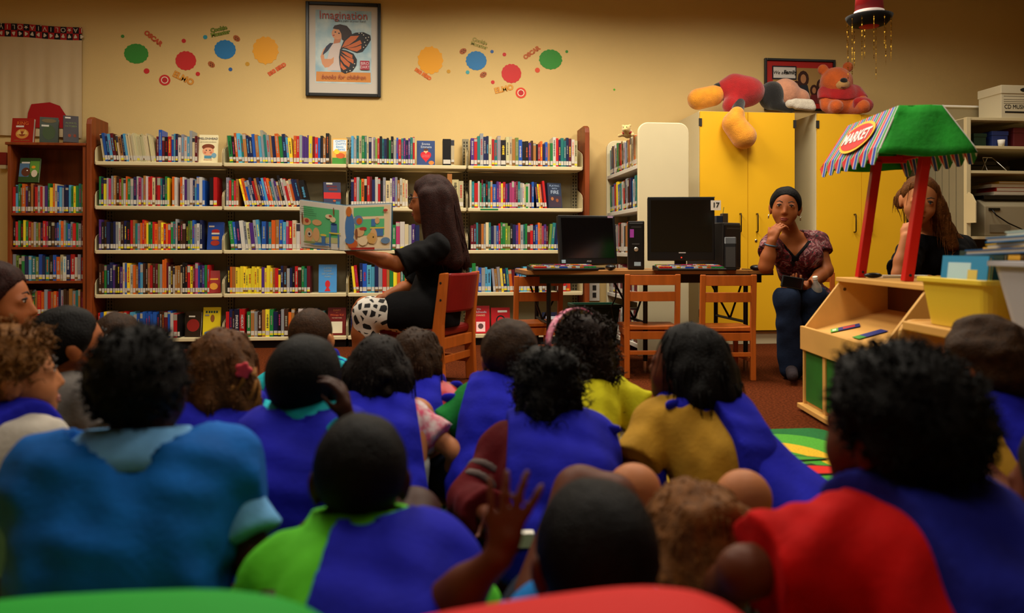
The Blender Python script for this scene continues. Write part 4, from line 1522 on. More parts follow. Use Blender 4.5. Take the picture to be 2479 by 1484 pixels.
# books standing in the yellow bin, covers towards the children
for i, (dx, dy, h, w, c, lab) in enumerate(((-.085, .0, .20, .24, '#2a88b8', 'light blue picture book standing in the front of the yellow bin'),
                                            (-.05, -.02, .215, .22, '#12302a', 'dark green picture book standing second in the yellow bin'),
                                            (-.01, -.05, .225, .18, '#d8a03a', 'orange tan picture book standing third in the yellow bin'),
                                            (.03, .02, .2, .22, '#30508a', 'blue picture book standing fourth in the yellow bin'),
                                            (.065, .0, .21, .22, '#c8c0a8', 'cream picture book at the back of the yellow bin'))):
    pic = [('#b8d8e0', 0, .1, .8, .5), ('#a02a20', -.1, -.1, .3, .2), ('#d8c060', .2, -.2, .2, .2)] if i < 4 else None
    M = YB @ T_((dx - .0, dy, .012)) @ R(math.radians(-90 + 12), 4, 'Y') @ T_((h / 2, 0, 0)) if False else YB @ T_((dx, dy, .010 + h / 2)) @ R(math.radians(-84), 4, 'Y')
    lay_book(lab, M, h, w, .012, c, pic, 'picture books in the yellow bin')
zz = .222
for i, (rot, c, lab) in enumerate(((.1, '#2a6aa8', 'blue edged flat picture book at the bottom of the heap on the white tub'),
                                   (-.05, '#d8a81c', 'yellow picture book second from below on the white tub'),
                                   (.16, '#1f7ab0', 'sky blue picture book third from below on the white tub'),
                                   (.02, '#c8d0b8', 'pale green picture book on top of the heap in the white tub'))):
    M = WB @ T_((-.04 + .02 * i, .05 - .02 * i, zz)) @ R(math.radians(-2), 4, 'X') @ R(rot, 4, 'Z')
    lay_book(lab, M, .30, .52, .014, c, [('#d8d4b0', 0, 0, .9, .8), ('#5a8ab0', .1, .2, .3, .3), ('#c89a40', -.2, -.2, .3, .2)] if i == 3 else None, 'picture books heaped on the white tub')
    zz += .0165
for i, (dx, dy, h, c, lab) in enumerate(((-.08, .12, .23, '#e0b050', 'orange edged book standing at the far side of the white tub'),
                                         (-.02, .12, .22, '#c8ccb0', 'pale book standing at the far side of the white tub'))):
    M = WB @ T_((dx, dy, .008 + h / 2)) @ R(math.radians(-88), 4, 'Y')
    lay_book(lab, M, h, .1, .012, c, None, 'books standing in the white tub')
# ================================================================= WALL DECORATIONS
YD = YW - .0005


def scallop(rx, ry, n=40, amp=.0, lobes=12, seed=0):
    r = random.Random(seed)
    ph = r.random() * 6
    q = []
    for k in range(n):
        a = 2 * math.pi * k / n
        f = 1 + amp * math.sin(lobes * a + ph) + amp * .5 * math.sin((lobes * 2 + 1) * a)
        q.append((rx * f * math.cos(a), ry * f * math.sin(a)))
    return q


def decal(name, label, cat, px, py, rx, ry, col, amp=0.0, lobes=12, rot=0, group=None, extra=()):
    p = on_y(px, py, YW)
    s = F / (p.x * SY + p.y * CY_)
    o = thing(name, label, cat, (p.x, YD, p.z), 0, group)
    b = MB()
    Rm = Matrix.Rotation(rot, 4, 'Y')
    b.prism(scallop(rx / s, ry / s, 48, amp, lobes, int(px)), 'y', -.0015, 0, Rm)
    b.build('sticker', mat('decal_' + col, col, rough=.55), o)
    for i, (ex, ez, erx, ery, ec) in enumerate(extra):
        b = MB()
        b.prism([(q[0] + ex / s, q[1] + ez / s) for q in scallop(erx / s, ery / s, 24)], 'y', -.0024 - .0006 * i, -.0016, Rm)
        b.build('printed_mark', mat('decal_' + ec, ec, rough=.55), o)
    return o


def word(label, body, px, py, size, col, rot, group=None, edge='#c87018'):
    p = on_y(px, py, YW)
    s = F / (p.x * SY + p.y * CY_)
    o = thing('lettering_decal', label, 'decal', (p.x, YD, p.z), 0, group)
    lines = body.split('\n')
    for i, ln in enumerate(lines):
        M = Matrix.Rotation(rot, 4, 'Y') @ facing((.004 * i, -.001, (len(lines) - 1) * size / s * .42 - i * size / s * .85))
        text('letter_edge', ln, size / s, M, mat('decal_' + edge, edge, rough=.55), o, extrude=.0005, bold=.0035)
        text('letters', ln, size / s, Matrix.Translation((0, -.001, 0)) @ M, mat('decal_' + col, col, rough=.55), o, extrude=.0005, bold=.0005)
    return o


GR, RD, BL, YE, OR = '#2f8a28', '#c81f1c', '#1f74b0', '#e8a01c', '#d85a1c'
for side, fl, items in (('left', 1, dict(g=(330, 130), r=(450, 147), b=(545, 120), y=(643, 122))), ('right', -1, dict(g=(1333, 144), r=(1238, 178), b=(1153, 147), y=(1042, 146)))):
    grp = 'wall stickers %s of the framed poster' % side
    decal('wall_sticker', 'round green sticker with ragged edge, %s of the framed poster' % side, 'decal', *items['g'], 28, 24, GR, .03, 17, group=grp)
    decal('wall_sticker', 'round red sticker with ragged edge, %s of the framed poster' % side, 'decal', *items['r'], 24, 23, RD, .03, 15, group=grp)
    decal('wall_sticker', 'round blue sticker with ragged edge, %s of the framed poster' % side, 'decal', *items['b'], 25, 23, BL, .03, 16, group=grp)
    decal('wall_sticker', 'large yellow sticker with scalloped edge, %s of the framed poster' % side, 'decal', *items['y'], 30, 33, YE, .05, 13, group=grp)
DOTS = {'left': ((297, 88, 4, '#3f8a30', 'green dot above the green sticker'), (355, 172, 6.5, RD, 'red dot below the green sticker'), (445, 99, 5, RD, 'red dot above the red sticker'),
                 (479, 179, 5, RD, 'red dot below the red sticker'), (497, 90, 5, '#2f94a8', 'turquoise dot beside the blue sticker'), (558, 168, 4.5, '#2a5a9a', 'small blue dot below the blue sticker'),
                 (599, 155, 5, '#c8921c', 'mustard dot beside the yellow sticker')),
        'right': ((1372, 125, 3.5, '#3f8a30', 'green dot above the green sticker'), (1301, 170, 6, '#d84a20', 'orange red dot below the green sticker'), (1221, 132, 4.5, RD, 'red dot above the red sticker'),
                  (1193, 199, 4.5, RD, 'red dot below the red sticker'), (1132, 175, 4.5, '#3fa0a8', 'turquoise dot below the blue sticker'), (1191, 125, 4, '#2a5a9a', 'small blue dot above the blue sticker'),
                  (1086, 173, 4.5, '#c8921c', 'mustard dot beside the yellow sticker'), (1487, 217, 2.5, '#5ab020', 'tiny green dot alone on the bare wall'))}
for side, L in DOTS.items():
    for x, y, r, c, lab in L:
        decal('dot_sticker', '%s, %s of the poster' % (lab, side), 'decal', x, y, r, r, c, group='dot stickers on the wall')
for side, L in (('left', ((573, 93, .7, 'upper'), (512, 156, .7, 'lower'))), ('right', ((1121, 124, -.5, 'upper'), (1170, 181, .9 - 1.5, 'lower')))):
    for x, y, rt, ul in L:
        decal('cookie_sticker', '%s brown cookie sticker, %s of the poster' % (ul, side), 'decal', x, y, 9, 6.5, '#a8561c', .03, 9, rt, 'cookie stickers',
              [(-3, 1, 1.2, 1.2, '#3a1808'), (2, 2, 1.2, 1.2, '#3a1808'), (0, -3, 1.2, 1.2, '#3a1808'), (5, -1, 1.1, 1.1, '#3a1808')])
for x, y, side in ((399, 194, 'left'), (1261, 225, 'right')):
    decal('ring_sticker', 'red and white ring sticker, %s of the poster' % side, 'decal', x, y, 13, 13, RD if side == 'left' else '#d83a1c', 0, 12, 0, 'ring stickers',
          [(0, 0, 8.5, 8.5, '#e8d8b8'), (0, 0, 6.5, 6.5, '#b8181c')])
word('orange lettering sticker above the green sticker, left of the poster', 'OSCAR', 371, 93, 15, '#c8402a', math.radians(38))
word('gold lettering sticker under the red sticker, left of the poster', 'ELMO', 444, 190, 20, '#d89a30', math.radians(26))
word('green lettering sticker over the blue sticker, left of the poster', 'Cookie\nMonster', 531, 76, 13, '#8a9a30', math.radians(-14), edge='#5a6a20')
word('orange lettering sticker below the yellow sticker, left of the poster', 'BIG BIRD', 671, 168, 12, '#e07028', math.radians(-34), edge='#c83a1c')
word('orange lettering sticker beside the green sticker, right of the poster', 'OSCAR', 1287, 128, 14, '#b87028', math.radians(-36), edge='#c84a20')
word('gold lettering sticker under the red sticker, right of the poster', 'ELMO', 1220, 216, 18, '#d8a030', math.radians(-14))
word('tan lettering sticker over the blue sticker, right of the poster', 'Cookie\nMonster', 1160, 105, 12, '#a8a048', math.radians(16), edge='#b89a50')
word('orange lettering sticker below the yellow sticker, right of the poster', 'BIG BIRD', 1024, 180, 11, '#e08028', math.radians(32), edge='#d8501c')


# ---------------------------------------------------------------- framed poster
def poster():
    a, c = on_y(740, 3, YW - .02), on_y(922, 236, YW - .02)
    W, H = c.x - a.x, a.z - c.z
    root = thing('framed_poster', 'black framed poster of a child with butterfly wings lettered Imagination', 'poster', ((a.x + c.x) / 2, YW - .002, (a.z + c.z) / 2))
    t = .026
    for nm, q in (('frame_side', (-W / 2, -W / 2 + t, -H / 2, H / 2)), ('frame_side', (W / 2 - t, W / 2, -H / 2, H / 2)), ('frame_rail', (-W / 2 + t, W / 2 - t, -H / 2, -H / 2 + t)), ('frame_rail', (-W / 2 + t, W / 2 - t, H / 2 - t, H / 2))):
        MB().box(q[0], q[1], -.03, 0, q[2], q[3]).build(nm, M_BLACK, root, bevel=.004)
    MB().box(-W / 2 + t, W / 2 - t, -.012, -.002, -H / 2 + t, H / 2 - t).build('mat_board', mat('mat_board', '#c8c0b4', rough=.6), root)
    # print area (fractions of the picture 470 x 615 px of the enlarged crop)
    pw, ph = W * .745, H * .775
    ox, oz = 0.0, H * .03
    def P(x, z):
        return ((x - .5) * pw + ox, (z - .5) * ph + oz)
    n = [0]
    def shape(name, col, pts, m=None):
        n[0] += 1
        y = -.0122 - .0003 * n[0]
        MB().prism([P(*q) for q in pts], 'y', y - .0002, y).build(name, m or mat('poster_' + col, col, rough=.5), root)
    def ell(cx, cz, rx, rz, rot=0, k=26):
        return [(cx + rx * math.cos(a_) * math.cos(rot) - rz * math.sin(a_) * math.sin(rot), cz + (rx * math.cos(a_) * math.sin(rot) + rz * math.sin(a_) * math.cos(rot)) * pw / ph * 1.0) for a_ in [2 * math.pi * i / k for i in range(k)]]
    sky = mat('poster_sky', '#8fb4c4', rough=.5, noise=(9, .3), col2='#c4d4d2')
    shape('print_ground', '#7fa8bc', [(0, 0), (1, 0), (1, 1), (0, 1)], sky)
    shape('caption_band', '#cf8434', [(.01, .02), (.99, .02), (.985, .155), (.015, .155)])
    sk, skd, hair, white = '#d8966a', '#c47a50', '#2c1612', '#d4c4bc'
    shape('shirt', white, [(.22, .175), (.45, .175), (.5, .3), (.47, .5), (.42, .56), (.3, .55), (.24, .42), (.2, .3)])
    shape('arm', sk, [(.09, .36), (.14, .46), (.22, .52), (.2, .46), (.15, .4), (.16, .33), (.28, .33), (.33, .36), (.32, .28), (.24, .22), (.17, .21), (.12, .26)])
    shape('satchel', '#1c2440', [(.13, .38), (.22, .44), (.32, .55), (.26, .55), (.19, .5), (.14, .42)])
    shape('neck', skd, [(.32, .54), (.44, .56), (.46, .62), (.34, .62)])
    shape('face', sk, ell(.39, .68, .1, .105, .3))
    shape('hair', hair, [(.31, .75), (.34, .79), (.44, .81), (.56, .79), (.64, .72), (.66, .65), (.6, .6), (.52, .58), (.47, .6), (.46, .68), (.42, .735), (.36, .74)])
    shape('eye', '#20242c', ell(.355, .70, .016, .012))
    shape('eye', '#20242c', ell(.42, .685, .016, .012))
    shape('lips', '#b04038', ell(.325, .655, .02, .011, .3))
    wo, wk = '#c8642c', '#12121a'
    shape('upper_wing', wk, [(.44, .46), (.5, .58), (.6, .66), (.72, .7), (.86, .71), (.98, .67), (.99, .61), (.92, .52), (.84, .44), (.74, .42), (.6, .46), (.5, .48)])
    shape('lower_wing', wk, [(.44, .47), (.56, .45), (.68, .41), (.74, .33), (.73, .25), (.66, .17), (.53, .135), (.46, .16), (.43, .26), (.42, .36)])
    for q in ([(.47, .49), (.53, .58), (.63, .65), (.78, .66), (.72, .6), (.6, .53)], [(.5, .49), (.62, .53), (.8, .6), (.83, .55), (.72, .51), (.58, .485)],
              [(.56, .48), (.72, .5), (.82, .53), (.82, .48), (.74, .44), (.64, .455)], [(.46, .44), (.55, .43), (.66, .39), (.66, .34), (.56, .38)],
              [(.45, .41), (.55, .37), (.68, .33), (.68, .27), (.58, .31)], [(.445, .38), (.53, .33), (.62, .27), (.6, .22), (.52, .26), (.45, .33)],
              [(.445, .3), (.5, .24), (.56, .2), (.5, .18), (.45, .22)]):
        shape('wing_cell', wo, q)
    for x, z in ((.86, .67), (.9, .63), (.93, .6), (.88, .57), (.86, .5), (.9, .53), (.95, .64), (.7, .27), (.68, .22), (.62, .175), (.56, .155), (.83, .69), (.78, .69)):
        shape('wing_spot', '#d8d0c0', ell(x, z, .011, .009))
    shape('maker_badge', '#a8283c', [(.8, .19), (.965, .19), (.965, .315), (.8, .315)])
    y0 = -.0122 - .0003 * (n[0] + 2)
    def tx(s_, size, x, z, col, **k):
        q = P(x, z)
        text('lettering', s_, size, facing((q[0], y0, q[1])), mat('poster_' + col, col, rough=.5), root, extrude=.0002, **k)
    tx('Imagination', pw * .205, .5, .925, '#b0463c', sx=.92)
    tx('in the palm of your hand', pw * .055, .62, .855, '#3a4a5a', shear=.2)
    tx('books for children', pw * .115, .5, .085, '#a04a34', shear=.3, sx=.92)
    tx('BRO', pw * .075, .885, .275, '#e0ccd0')
    tx('DART', pw * .068, .885, .225, '#e0ccd0')


poster()


# ---------------------------------------------------------------- banner on the left
def banner():
    a, c = on_y(-4, 56, YW - .02), on_y(198, 330, YW - .02)
    W, H = c.x - a.x, a.z - c.z
    root = thing('fabric_banner', 'cream fabric banner with red and black checked border over the bookcase', 'banner', (a.x, YW - .012, a.z))
    nx = 27
    n, m = nx * 2, 24
    band = .118
    def pos(u, v):
        return (u * W, -.006 - .004 * math.sin(u * 19 + 1.3 * math.sin(v * 3)) * min(1, .3 + v) - .003 * math.sin(u * 43) * v, -v * H + .004 * math.sin(u * math.pi * 2) * (1 - v) - .012 * u)
    b = MB()
    cloth_c = '#cdb68e'
    rows = [i / 2 * band / 2 for i in range(5)] + [band + (1 - band) * (k + 1) / m for k in range(m)]
    for j in range(len(rows) - 1):
        for i in range(n):
            v0, v1, u0, u1 = rows[j], rows[j + 1], i / n, (i + 1) / n
            sq, rw_ = i // 4, j // 2
            if j < 4:
                b.use(col='#b01a1c' if (sq + rw_) % 2 else '#14121c')
            else:
                b.use(col=cloth_c)
            b.add([pos(u0, v0), pos(u0, v1), pos(u1, v1), pos(u1, v0)], [(0, 1, 2, 3)])
    b.build('cloth', M_PRINT, root, smooth=False)
    b = MB().use(col='#a81218')
    q = [(.34, .93), (.36, .8), (.40, .72), (.62, .7), (.74, .73), (.82, .82), (.87, .93)]
    b.prism([(x * W, -z * H) for x, z in q][::-1], 'y', -.018, -.0165)
    b.build('red_print', M_PRINT, root)
    sq = W / (n / 4)
    seq = 'VILO*AIVILO*AI'
    wh = mat('banner_white', '#d8ccb8', rough=.8)
    for i, ch in enumerate(seq):
        p_ = pos((i + .5) * sq / W, band * .25)
        if ch != '*':
            M = facing((p_[0], p_[1] - .006, p_[2]), (-1, 0, 0), (0, 0, -1))
            M = Matrix.Translation((p_[0], p_[1] - .006, p_[2])) @ Matrix.Rotation(math.pi, 4, 'Y') @ facing((0, 0, 0))
            text('letter', ch, .048, M, wh, root, extrude=.0003)
        else:
            MB().prism([(p_[0] + (.017 if k % 2 else .007) * math.sin(math.pi * k / 5), p_[2] + (.017 if k % 2 else .007) * math.cos(math.pi * k / 5)) for k in range(10)][::-1], 'y', p_[1] - .007, p_[1] - .006).build('star', wh, root)
        p2 = pos((i + .5) * sq / W, band * .75)
        MB().prism([(p2[0] + q_[0], p2[2] + q_[1]) for q_ in scallop(.011, .014, 14, .25, 3, i)], 'y', p2[1] - .007, p2[1] - .006).build('border_mark', wh, root)
    for u in (.04, .51, .985):
        p_ = pos(u, .0)
        MB().ell((p_[0], p_[1] - .006, p_[2] - .006), (.006, .006, .006), 10).build('pin', M_CHROME, root, smooth=True)


banner()
p = on_y(13, 386, YW)
root = thing('wall_alarm', 'small red wall alarm with pale lower part beside the bookcase', 'alarm', (p.x, YW, p.z))
MB().box(-.025, .025, -.04, 0, -.045, .05).build('red_case', mat('alarm_red', '#8a1414', rough=.5), root, bevel=.004)
MB().box(-.022, .022, -.038, 0, -.075, -.0455).build('pale_base', M_CREAM, root, bevel=.003)


# ---------------------------------------------------------------- framed family photo
def photo():
    a, c = on_y(1850, 141, YW - .01), on_y(2021, 270, YW - .01)
    W, H = c.x - a.x, a.z - c.z
    root = thing('framed_photo', 'black framed group photo with red mat lettered We are Family', 'picture', ((a.x + c.x) / 2, YW - .002, (a.z + c.z) / 2))
    t = .02
    for nm, q in (('frame_side', (-W / 2, -W / 2 + t, -H / 2, H / 2)), ('frame_side', (W / 2 - t, W / 2, -H / 2, H / 2)), ('frame_rail', (-W / 2 + t, W / 2 - t, -H / 2, -H / 2 + t)), ('frame_rail', (-W / 2 + t, W / 2 - t, H / 2 - t, H / 2))):
        MB().box(q[0], q[1], -.025, 0, q[2], q[3]).build(nm, M_BLACK, root, bevel=.003)
    MB().box(-W / 2 + t, W / 2 - t, -.01, -.002, -H / 2 + t, H / 2 - t).build('red_mat', mat('red_mat', '#b01a10', rough=.6), root)
    b = MB()
    def s(col, q):
        b.use(col=col).prism([(x * W, z * H) for x, z in q], 'y', -.0104 - .0004 * len(b.f) / 20, -.0101)
    s('#a8834a', [(-.38, -.35), (.42, -.35), (.42, .33), (-.38, .33)])
    for cx, cz, sc in ((.05, .12, 1), (-.16, .0, .7), (-.05, -.02, .65), (.3, .0, .8), (.2, -.1, .7), (-.3, -.06, .7)):
        s('#3a1c12', [(cx + .08 * sc * math.cos(k * .5236), cz + .16 * sc * math.sin(k * .5236)) for k in range(12)])
        s('#b07a50', [(cx + .04 * sc * math.cos(k * .5236), cz + .09 * sc * math.sin(k * .5236)) for k in range(12)])
        s('#6a2020' if sc < .8 else '#20242c', [(cx - .1 * sc, cz - .36 * sc), (cx + .1 * sc, cz - .36 * sc), (cx + .06 * sc, cz - .12 * sc), (cx - .06 * sc, cz - .12 * sc)])
    s('#20202a', [(-.39, .1), (-.05, .1), (-.05, .36), (-.39, .36)])
    s('#d8d4cc', [(-.375, .125), (-.065, .125), (-.065, .335), (-.375, .335)])
    b.build('photo_print', M_PRINT, root)
    text('lettering', 'We are', .04, facing((-.285 * W, -.02, .225 * H)), mat('ink_black', '#101010'), root, extrude=.0002, shear=.2)
    text('lettering', 'Family', .045, facing((-.14 * W, -.02, .235 * H)), mat('ink_black', '#101010'), root, extrude=.0002, bold=.0012)


photo()


# ---------------------------------------------------------------- hanging hat with gold streamers
def hat():
    Z = 4.6
    p = at(2104, 48, Z)
    root = thing('hanging_hat', 'red and white cloth hat hung from the ceiling with gold streamers', 'decoration', p)
    s = Z / F
    red = mat('hat_red', '#b81418', rough=.85, noise=(12, .2))
    wht = mat('hat_white', '#d8ccc8', rough=.85, noise=(12, .15))
    blk = mat('hat_black', '#0c0a0a', rough=.9)
    MB().lathe([(33 * s, 20 * s), (30 * s, 60 * s), (29 * s, 80 * s), (25 * s, 82 * s)], 28).build('crown', red, root, smooth=True)
    MB().lathe([(35.5 * s, -2 * s), (34.5 * s, 20 * s), (32 * s, 20.5 * s)], 28).build('white_band', wht, root, smooth=True)
    prof = [(36 * s, -3 * s), (46 * s, 2 * s), (54 * s, 8 * s), (50 * s, -1 * s), (40 * s, -12 * s), (26 * s, -16 * s), (.0001, -16.5 * s)]
    MB().lathe(prof, 32).build('brim', blk, root, smooth=True)
    MB().lathe([(33 * s, -4 * s), (34 * s, -10 * s), (24 * s, -15 * s), (22 * s, -17 * s)], 28).build('lining', red, root, smooth=True)
    gold = mat('gold_foil', '#d8a838', rough=.25, metal=.9)
    rr = random.Random(4)
    for k in range(12):
        a = 2 * math.pi * k / 12 + .2
        x, y = 50 * s * math.cos(a), 50 * s * math.sin(a)
        L = rr.choice((.14, .26, .33, .2))
        b = MB()
        z = -.0
        n = int(L / .012)
        for i in range(n):
            zz = -i * .012
            t = rr.uniform(0, 3.1)
            w = .0035
            b.add([(x + w * math.cos(t), y + w * math.sin(t), zz), (x - w * math.cos(t), y - w * math.sin(t), zz), (x, y, zz - .013)], [(0, 1, 2)])
            b.add([(x + .0006, y, zz), (x - .0006, y, zz), (x - .0006, y, zz - .013), (x + .0006, y, zz - .013)], [(0, 1, 2, 3)])
        b.build('gold_streamer', gold, root)
    MB().tube([(0, 0, 80 * s), (0, 0, ROOM_H - p.z)], .0015, 6).build('hanging_thread', wht, root)


hat()
# ================================================================= SMOOTH SOLIDS (people, soft toys): blended fields turned into one surface
def nz(v):
    return np.asarray(v, dtype=float)


def cap(a, b, ra, rb=None, k=.02):
    return ('c', nz(a), nz(b), float(ra), float(ra if rb is None else rb), k)


def ellp(c, r, Rm=None, k=.02):
    return ('e', nz(c), nz(r), None if Rm is None else np.array(Rm), k)


def inflate(p, d, k=None):
    if p[0] == 'c':
        return ('c', p[1], p[2], p[3] + d, p[4] + d, p[5] if k is None else k)
    return ('e', p[1], p[2] + d, p[3], p[4] if k is None else k)


def pd(p, P):
    if p[0] == 'c':
        _, a, b, ra, rb, _k = p
        ab = b - a
        t = np.clip(((P - a) @ ab) / max(1e-9, ab @ ab), 0, 1)
        d = P - a - t[..., None] * ab
        return np.sqrt((d * d).sum(-1)) - (ra + t * (rb - ra))
    _, c, r, Rm, _k = p
    q = P - c
    if Rm is not None:
        q = q @ Rm
    a = q / r
    k0 = np.sqrt((a * a).sum(-1))
    g = a / r
    k1 = np.sqrt((g * g).sum(-1))
    return k0 * (k0 - 1) / np.maximum(k1, 1e-9)


def smin(a, b, k):
    h = np.clip(.5 + .5 * (b - a) / k, 0, 1)
    return b + (a - b) * h - k * h * (1 - h)


def wob(P, f, seed=0):
    rs = np.random.RandomState(seed)
    s = 0
    for i in range(5):
        d = rs.randn(3)
        d /= np.linalg.norm(d)
        s = s + np.sin((P @ d) * f * rs.uniform(.7, 1.5) + rs.uniform(0, 6.28))
    return s / 3.2


def sdf_mesh(name, prims, vox, mats, parent=None, post=None, smooth_it=1):
    lo = np.full(3, 1e9)
    hi = -lo
    for p in prims:
        if p[0] == 'c':
            r = max(p[3], p[4])
            lo = np.minimum(lo, np.minimum(p[1], p[2]) - r)
            hi = np.maximum(hi, np.maximum(p[1], p[2]) + r)
        else:
            r = p[2].max()
            lo = np.minimum(lo, p[1] - r)
            hi = np.maximum(hi, p[1] + r)
    lo -= .03
    hi += .03
    B = 8
    bs = B * vox
    nb = np.ceil((hi - lo) / bs).astype(int) + 1
    gi = np.stack(np.meshgrid(*[np.arange(n) for n in nb], indexing='ij'), -1).reshape(-1, 3)
    C = lo + (gi + .5) * bs
    dc = np.stack([pd(p, C) for p in prims], 0)
    D = np.full(len(C), 1e3)
    for p, d in zip(prims, dc):
        D = smin(D, d, p[-1])
    if post is not None:
        D = post(C, D)
    half = bs * .87
    act = np.abs(D) < half * 1.25 + .02
    gi, C, dc = gi[act], C[act], dc[:, act]
    loc = np.stack(np.meshgrid(*[np.arange(B + 1)] * 3, indexing='ij'), -1).reshape(-1, 3)
    P = lo + (gi[:, None, :] * B + loc[None]) * vox
    V = np.full(P.shape[:2], 1e3)
    for p, d in zip(prims, dc):
        idx = np.where(d < half + p[-1] + .03)[0]
        if len(idx):
            V[idx] = smin(V[idx], pd(p, P[idx]), p[-1])
    V = np.where(V > 100, .2, V)
    if post is not None:
        V = post(P.reshape(-1, 3), V.reshape(-1)).reshape(V.shape)
    V = np.where(np.abs(V) < 1e-9, 1e-9, V).reshape(-1, B + 1, B + 1, B + 1)
    off = [(i, j, k) for i in (0, 1) for j in (0, 1) for k in (0, 1)]
    cv = np.stack([V[:, i:i + B, j:j + B, k:k + B] for i, j, k in off], -1)
    sc = (cv.min(-1) < 0) & (cv.max(-1) > 0)
    bi, ci, cj, ck = np.where(sc)
    if not len(bi):
        return None
    vals = cv[bi, ci, cj, ck]
    cell = gi[bi] * B + np.stack([ci, cj, ck], -1)
    acc = np.zeros((len(bi), 3))
    cnt = np.zeros(len(bi))
    offa = np.array(off, float)
    for a in range(8):
        for b in range(a + 1, 8):
            if sum(abs(off[a][q] - off[b][q]) for q in range(3)) != 1:
                continue
            va, vb = vals[:, a], vals[:, b]
            m = (va < 0) != (vb < 0)
            t = np.where(m, va / np.where(m, va - vb, 1), 0)
            pt = offa[a] + t[:, None] * (offa[b] - offa[a])
            acc += np.where(m[:, None], pt, 0)
            cnt += m
    pos = lo + (cell + acc / cnt[:, None]) * vox
    N = (nb + 2) * B
    key = ((cell[:, 0] + 1) * N[1] + cell[:, 1] + 1) * N[2] + cell[:, 2] + 1
    order = np.argsort(key)
    sk = key[order]
    def look(kk):
        i = np.searchsorted(sk, kk)
        i = np.minimum(i, len(sk) - 1)
        return np.where(sk[i] == kk, order[i], -1)
    st = np.array([N[1] * N[2], N[2], 1])
    quads = []
    for ax in range(3):
        b_, c_ = (ax + 1) % 3, (ax + 2) % 3
        ci_ = {0: 4, 1: 2, 2: 1}[ax]
        s0, s1 = vals[:, 0] < 0, vals[:, ci_] < 0
        m = np.where(s0 != s1)[0]
        k0 = key[m]
        q = np.stack([m, look(k0 - st[b_]), look(k0 - st[b_] - st[c_]), look(k0 - st[c_])], -1)
        ok = (q >= 0).all(-1)
        q, sg = q[ok], s0[m][ok]
        q[~sg] = q[~sg][:, ::-1]
        quads.append(q[:, ::-1] if False else q)
    quads = np.concatenate(quads)
    # light smoothing
    for _ in range(smooth_it):
        s = np.zeros_like(pos)
        n = np.zeros(len(pos))
        for a in range(4):
            np.add.at(s, quads[:, a], pos[quads[:, (a + 1) % 4]] + pos[quads[:, (a + 3) % 4]])
            np.add.at(n, quads[:, a], 2)
        pos = np.where(n[:, None] > 0, .4 * pos + .6 * s / np.maximum(n, 1)[:, None], pos)
    me = bpy.data.meshes.new(name)
    me.vertices.add(len(pos))
    me.vertices.foreach_set('co', pos.astype(np.float32).ravel())
    me.loops.add(len(quads) * 4)
    me.loops.foreach_set('vertex_index', quads.astype(np.int32).ravel())
    me.polygons.add(len(quads))
    me.polygons.foreach_set('loop_start', np.arange(0, len(quads) * 4, 4, dtype=np.int32))
    me.polygons.foreach_set('use_smooth', np.ones(len(quads), bool))
    me.update(calc_edges=True)
    me.materials.append(mats)
    o = bpy.data.objects.new(name, me)
    COL.objects.link(o)
    if parent is not None:
        o.parent = parent
    return o


def rotm(yaw=0, pitch=0, roll=0):
    """columns are the head's right, forward and up axes; pitch > 0 looks up, yaw > 0 turns left, roll > 0 tips to the left ear"""
    M = Matrix.Rotation(yaw, 3, 'Z') @ Matrix.Rotation(pitch, 3, 'X') @ Matrix.Rotation(-roll, 3, 'Y')
    return np.array(M)


def ik(a, c, l1, l2, pole):
    a, c, pole = nz(a), nz(c), nz(pole)
    d = c - a
    L = np.linalg.norm(d)
    L2 = min(L, (l1 + l2) * .999)
    u = d / L
    x = (l1 * l1 - l2 * l2 + L2 * L2) / (2 * L2)
    h = math.sqrt(max(0, l1 * l1 - x * x))
    w = pole - u * (pole @ u)
    w /= np.linalg.norm(w)
    return a + u * x + w * h, a + u * L2


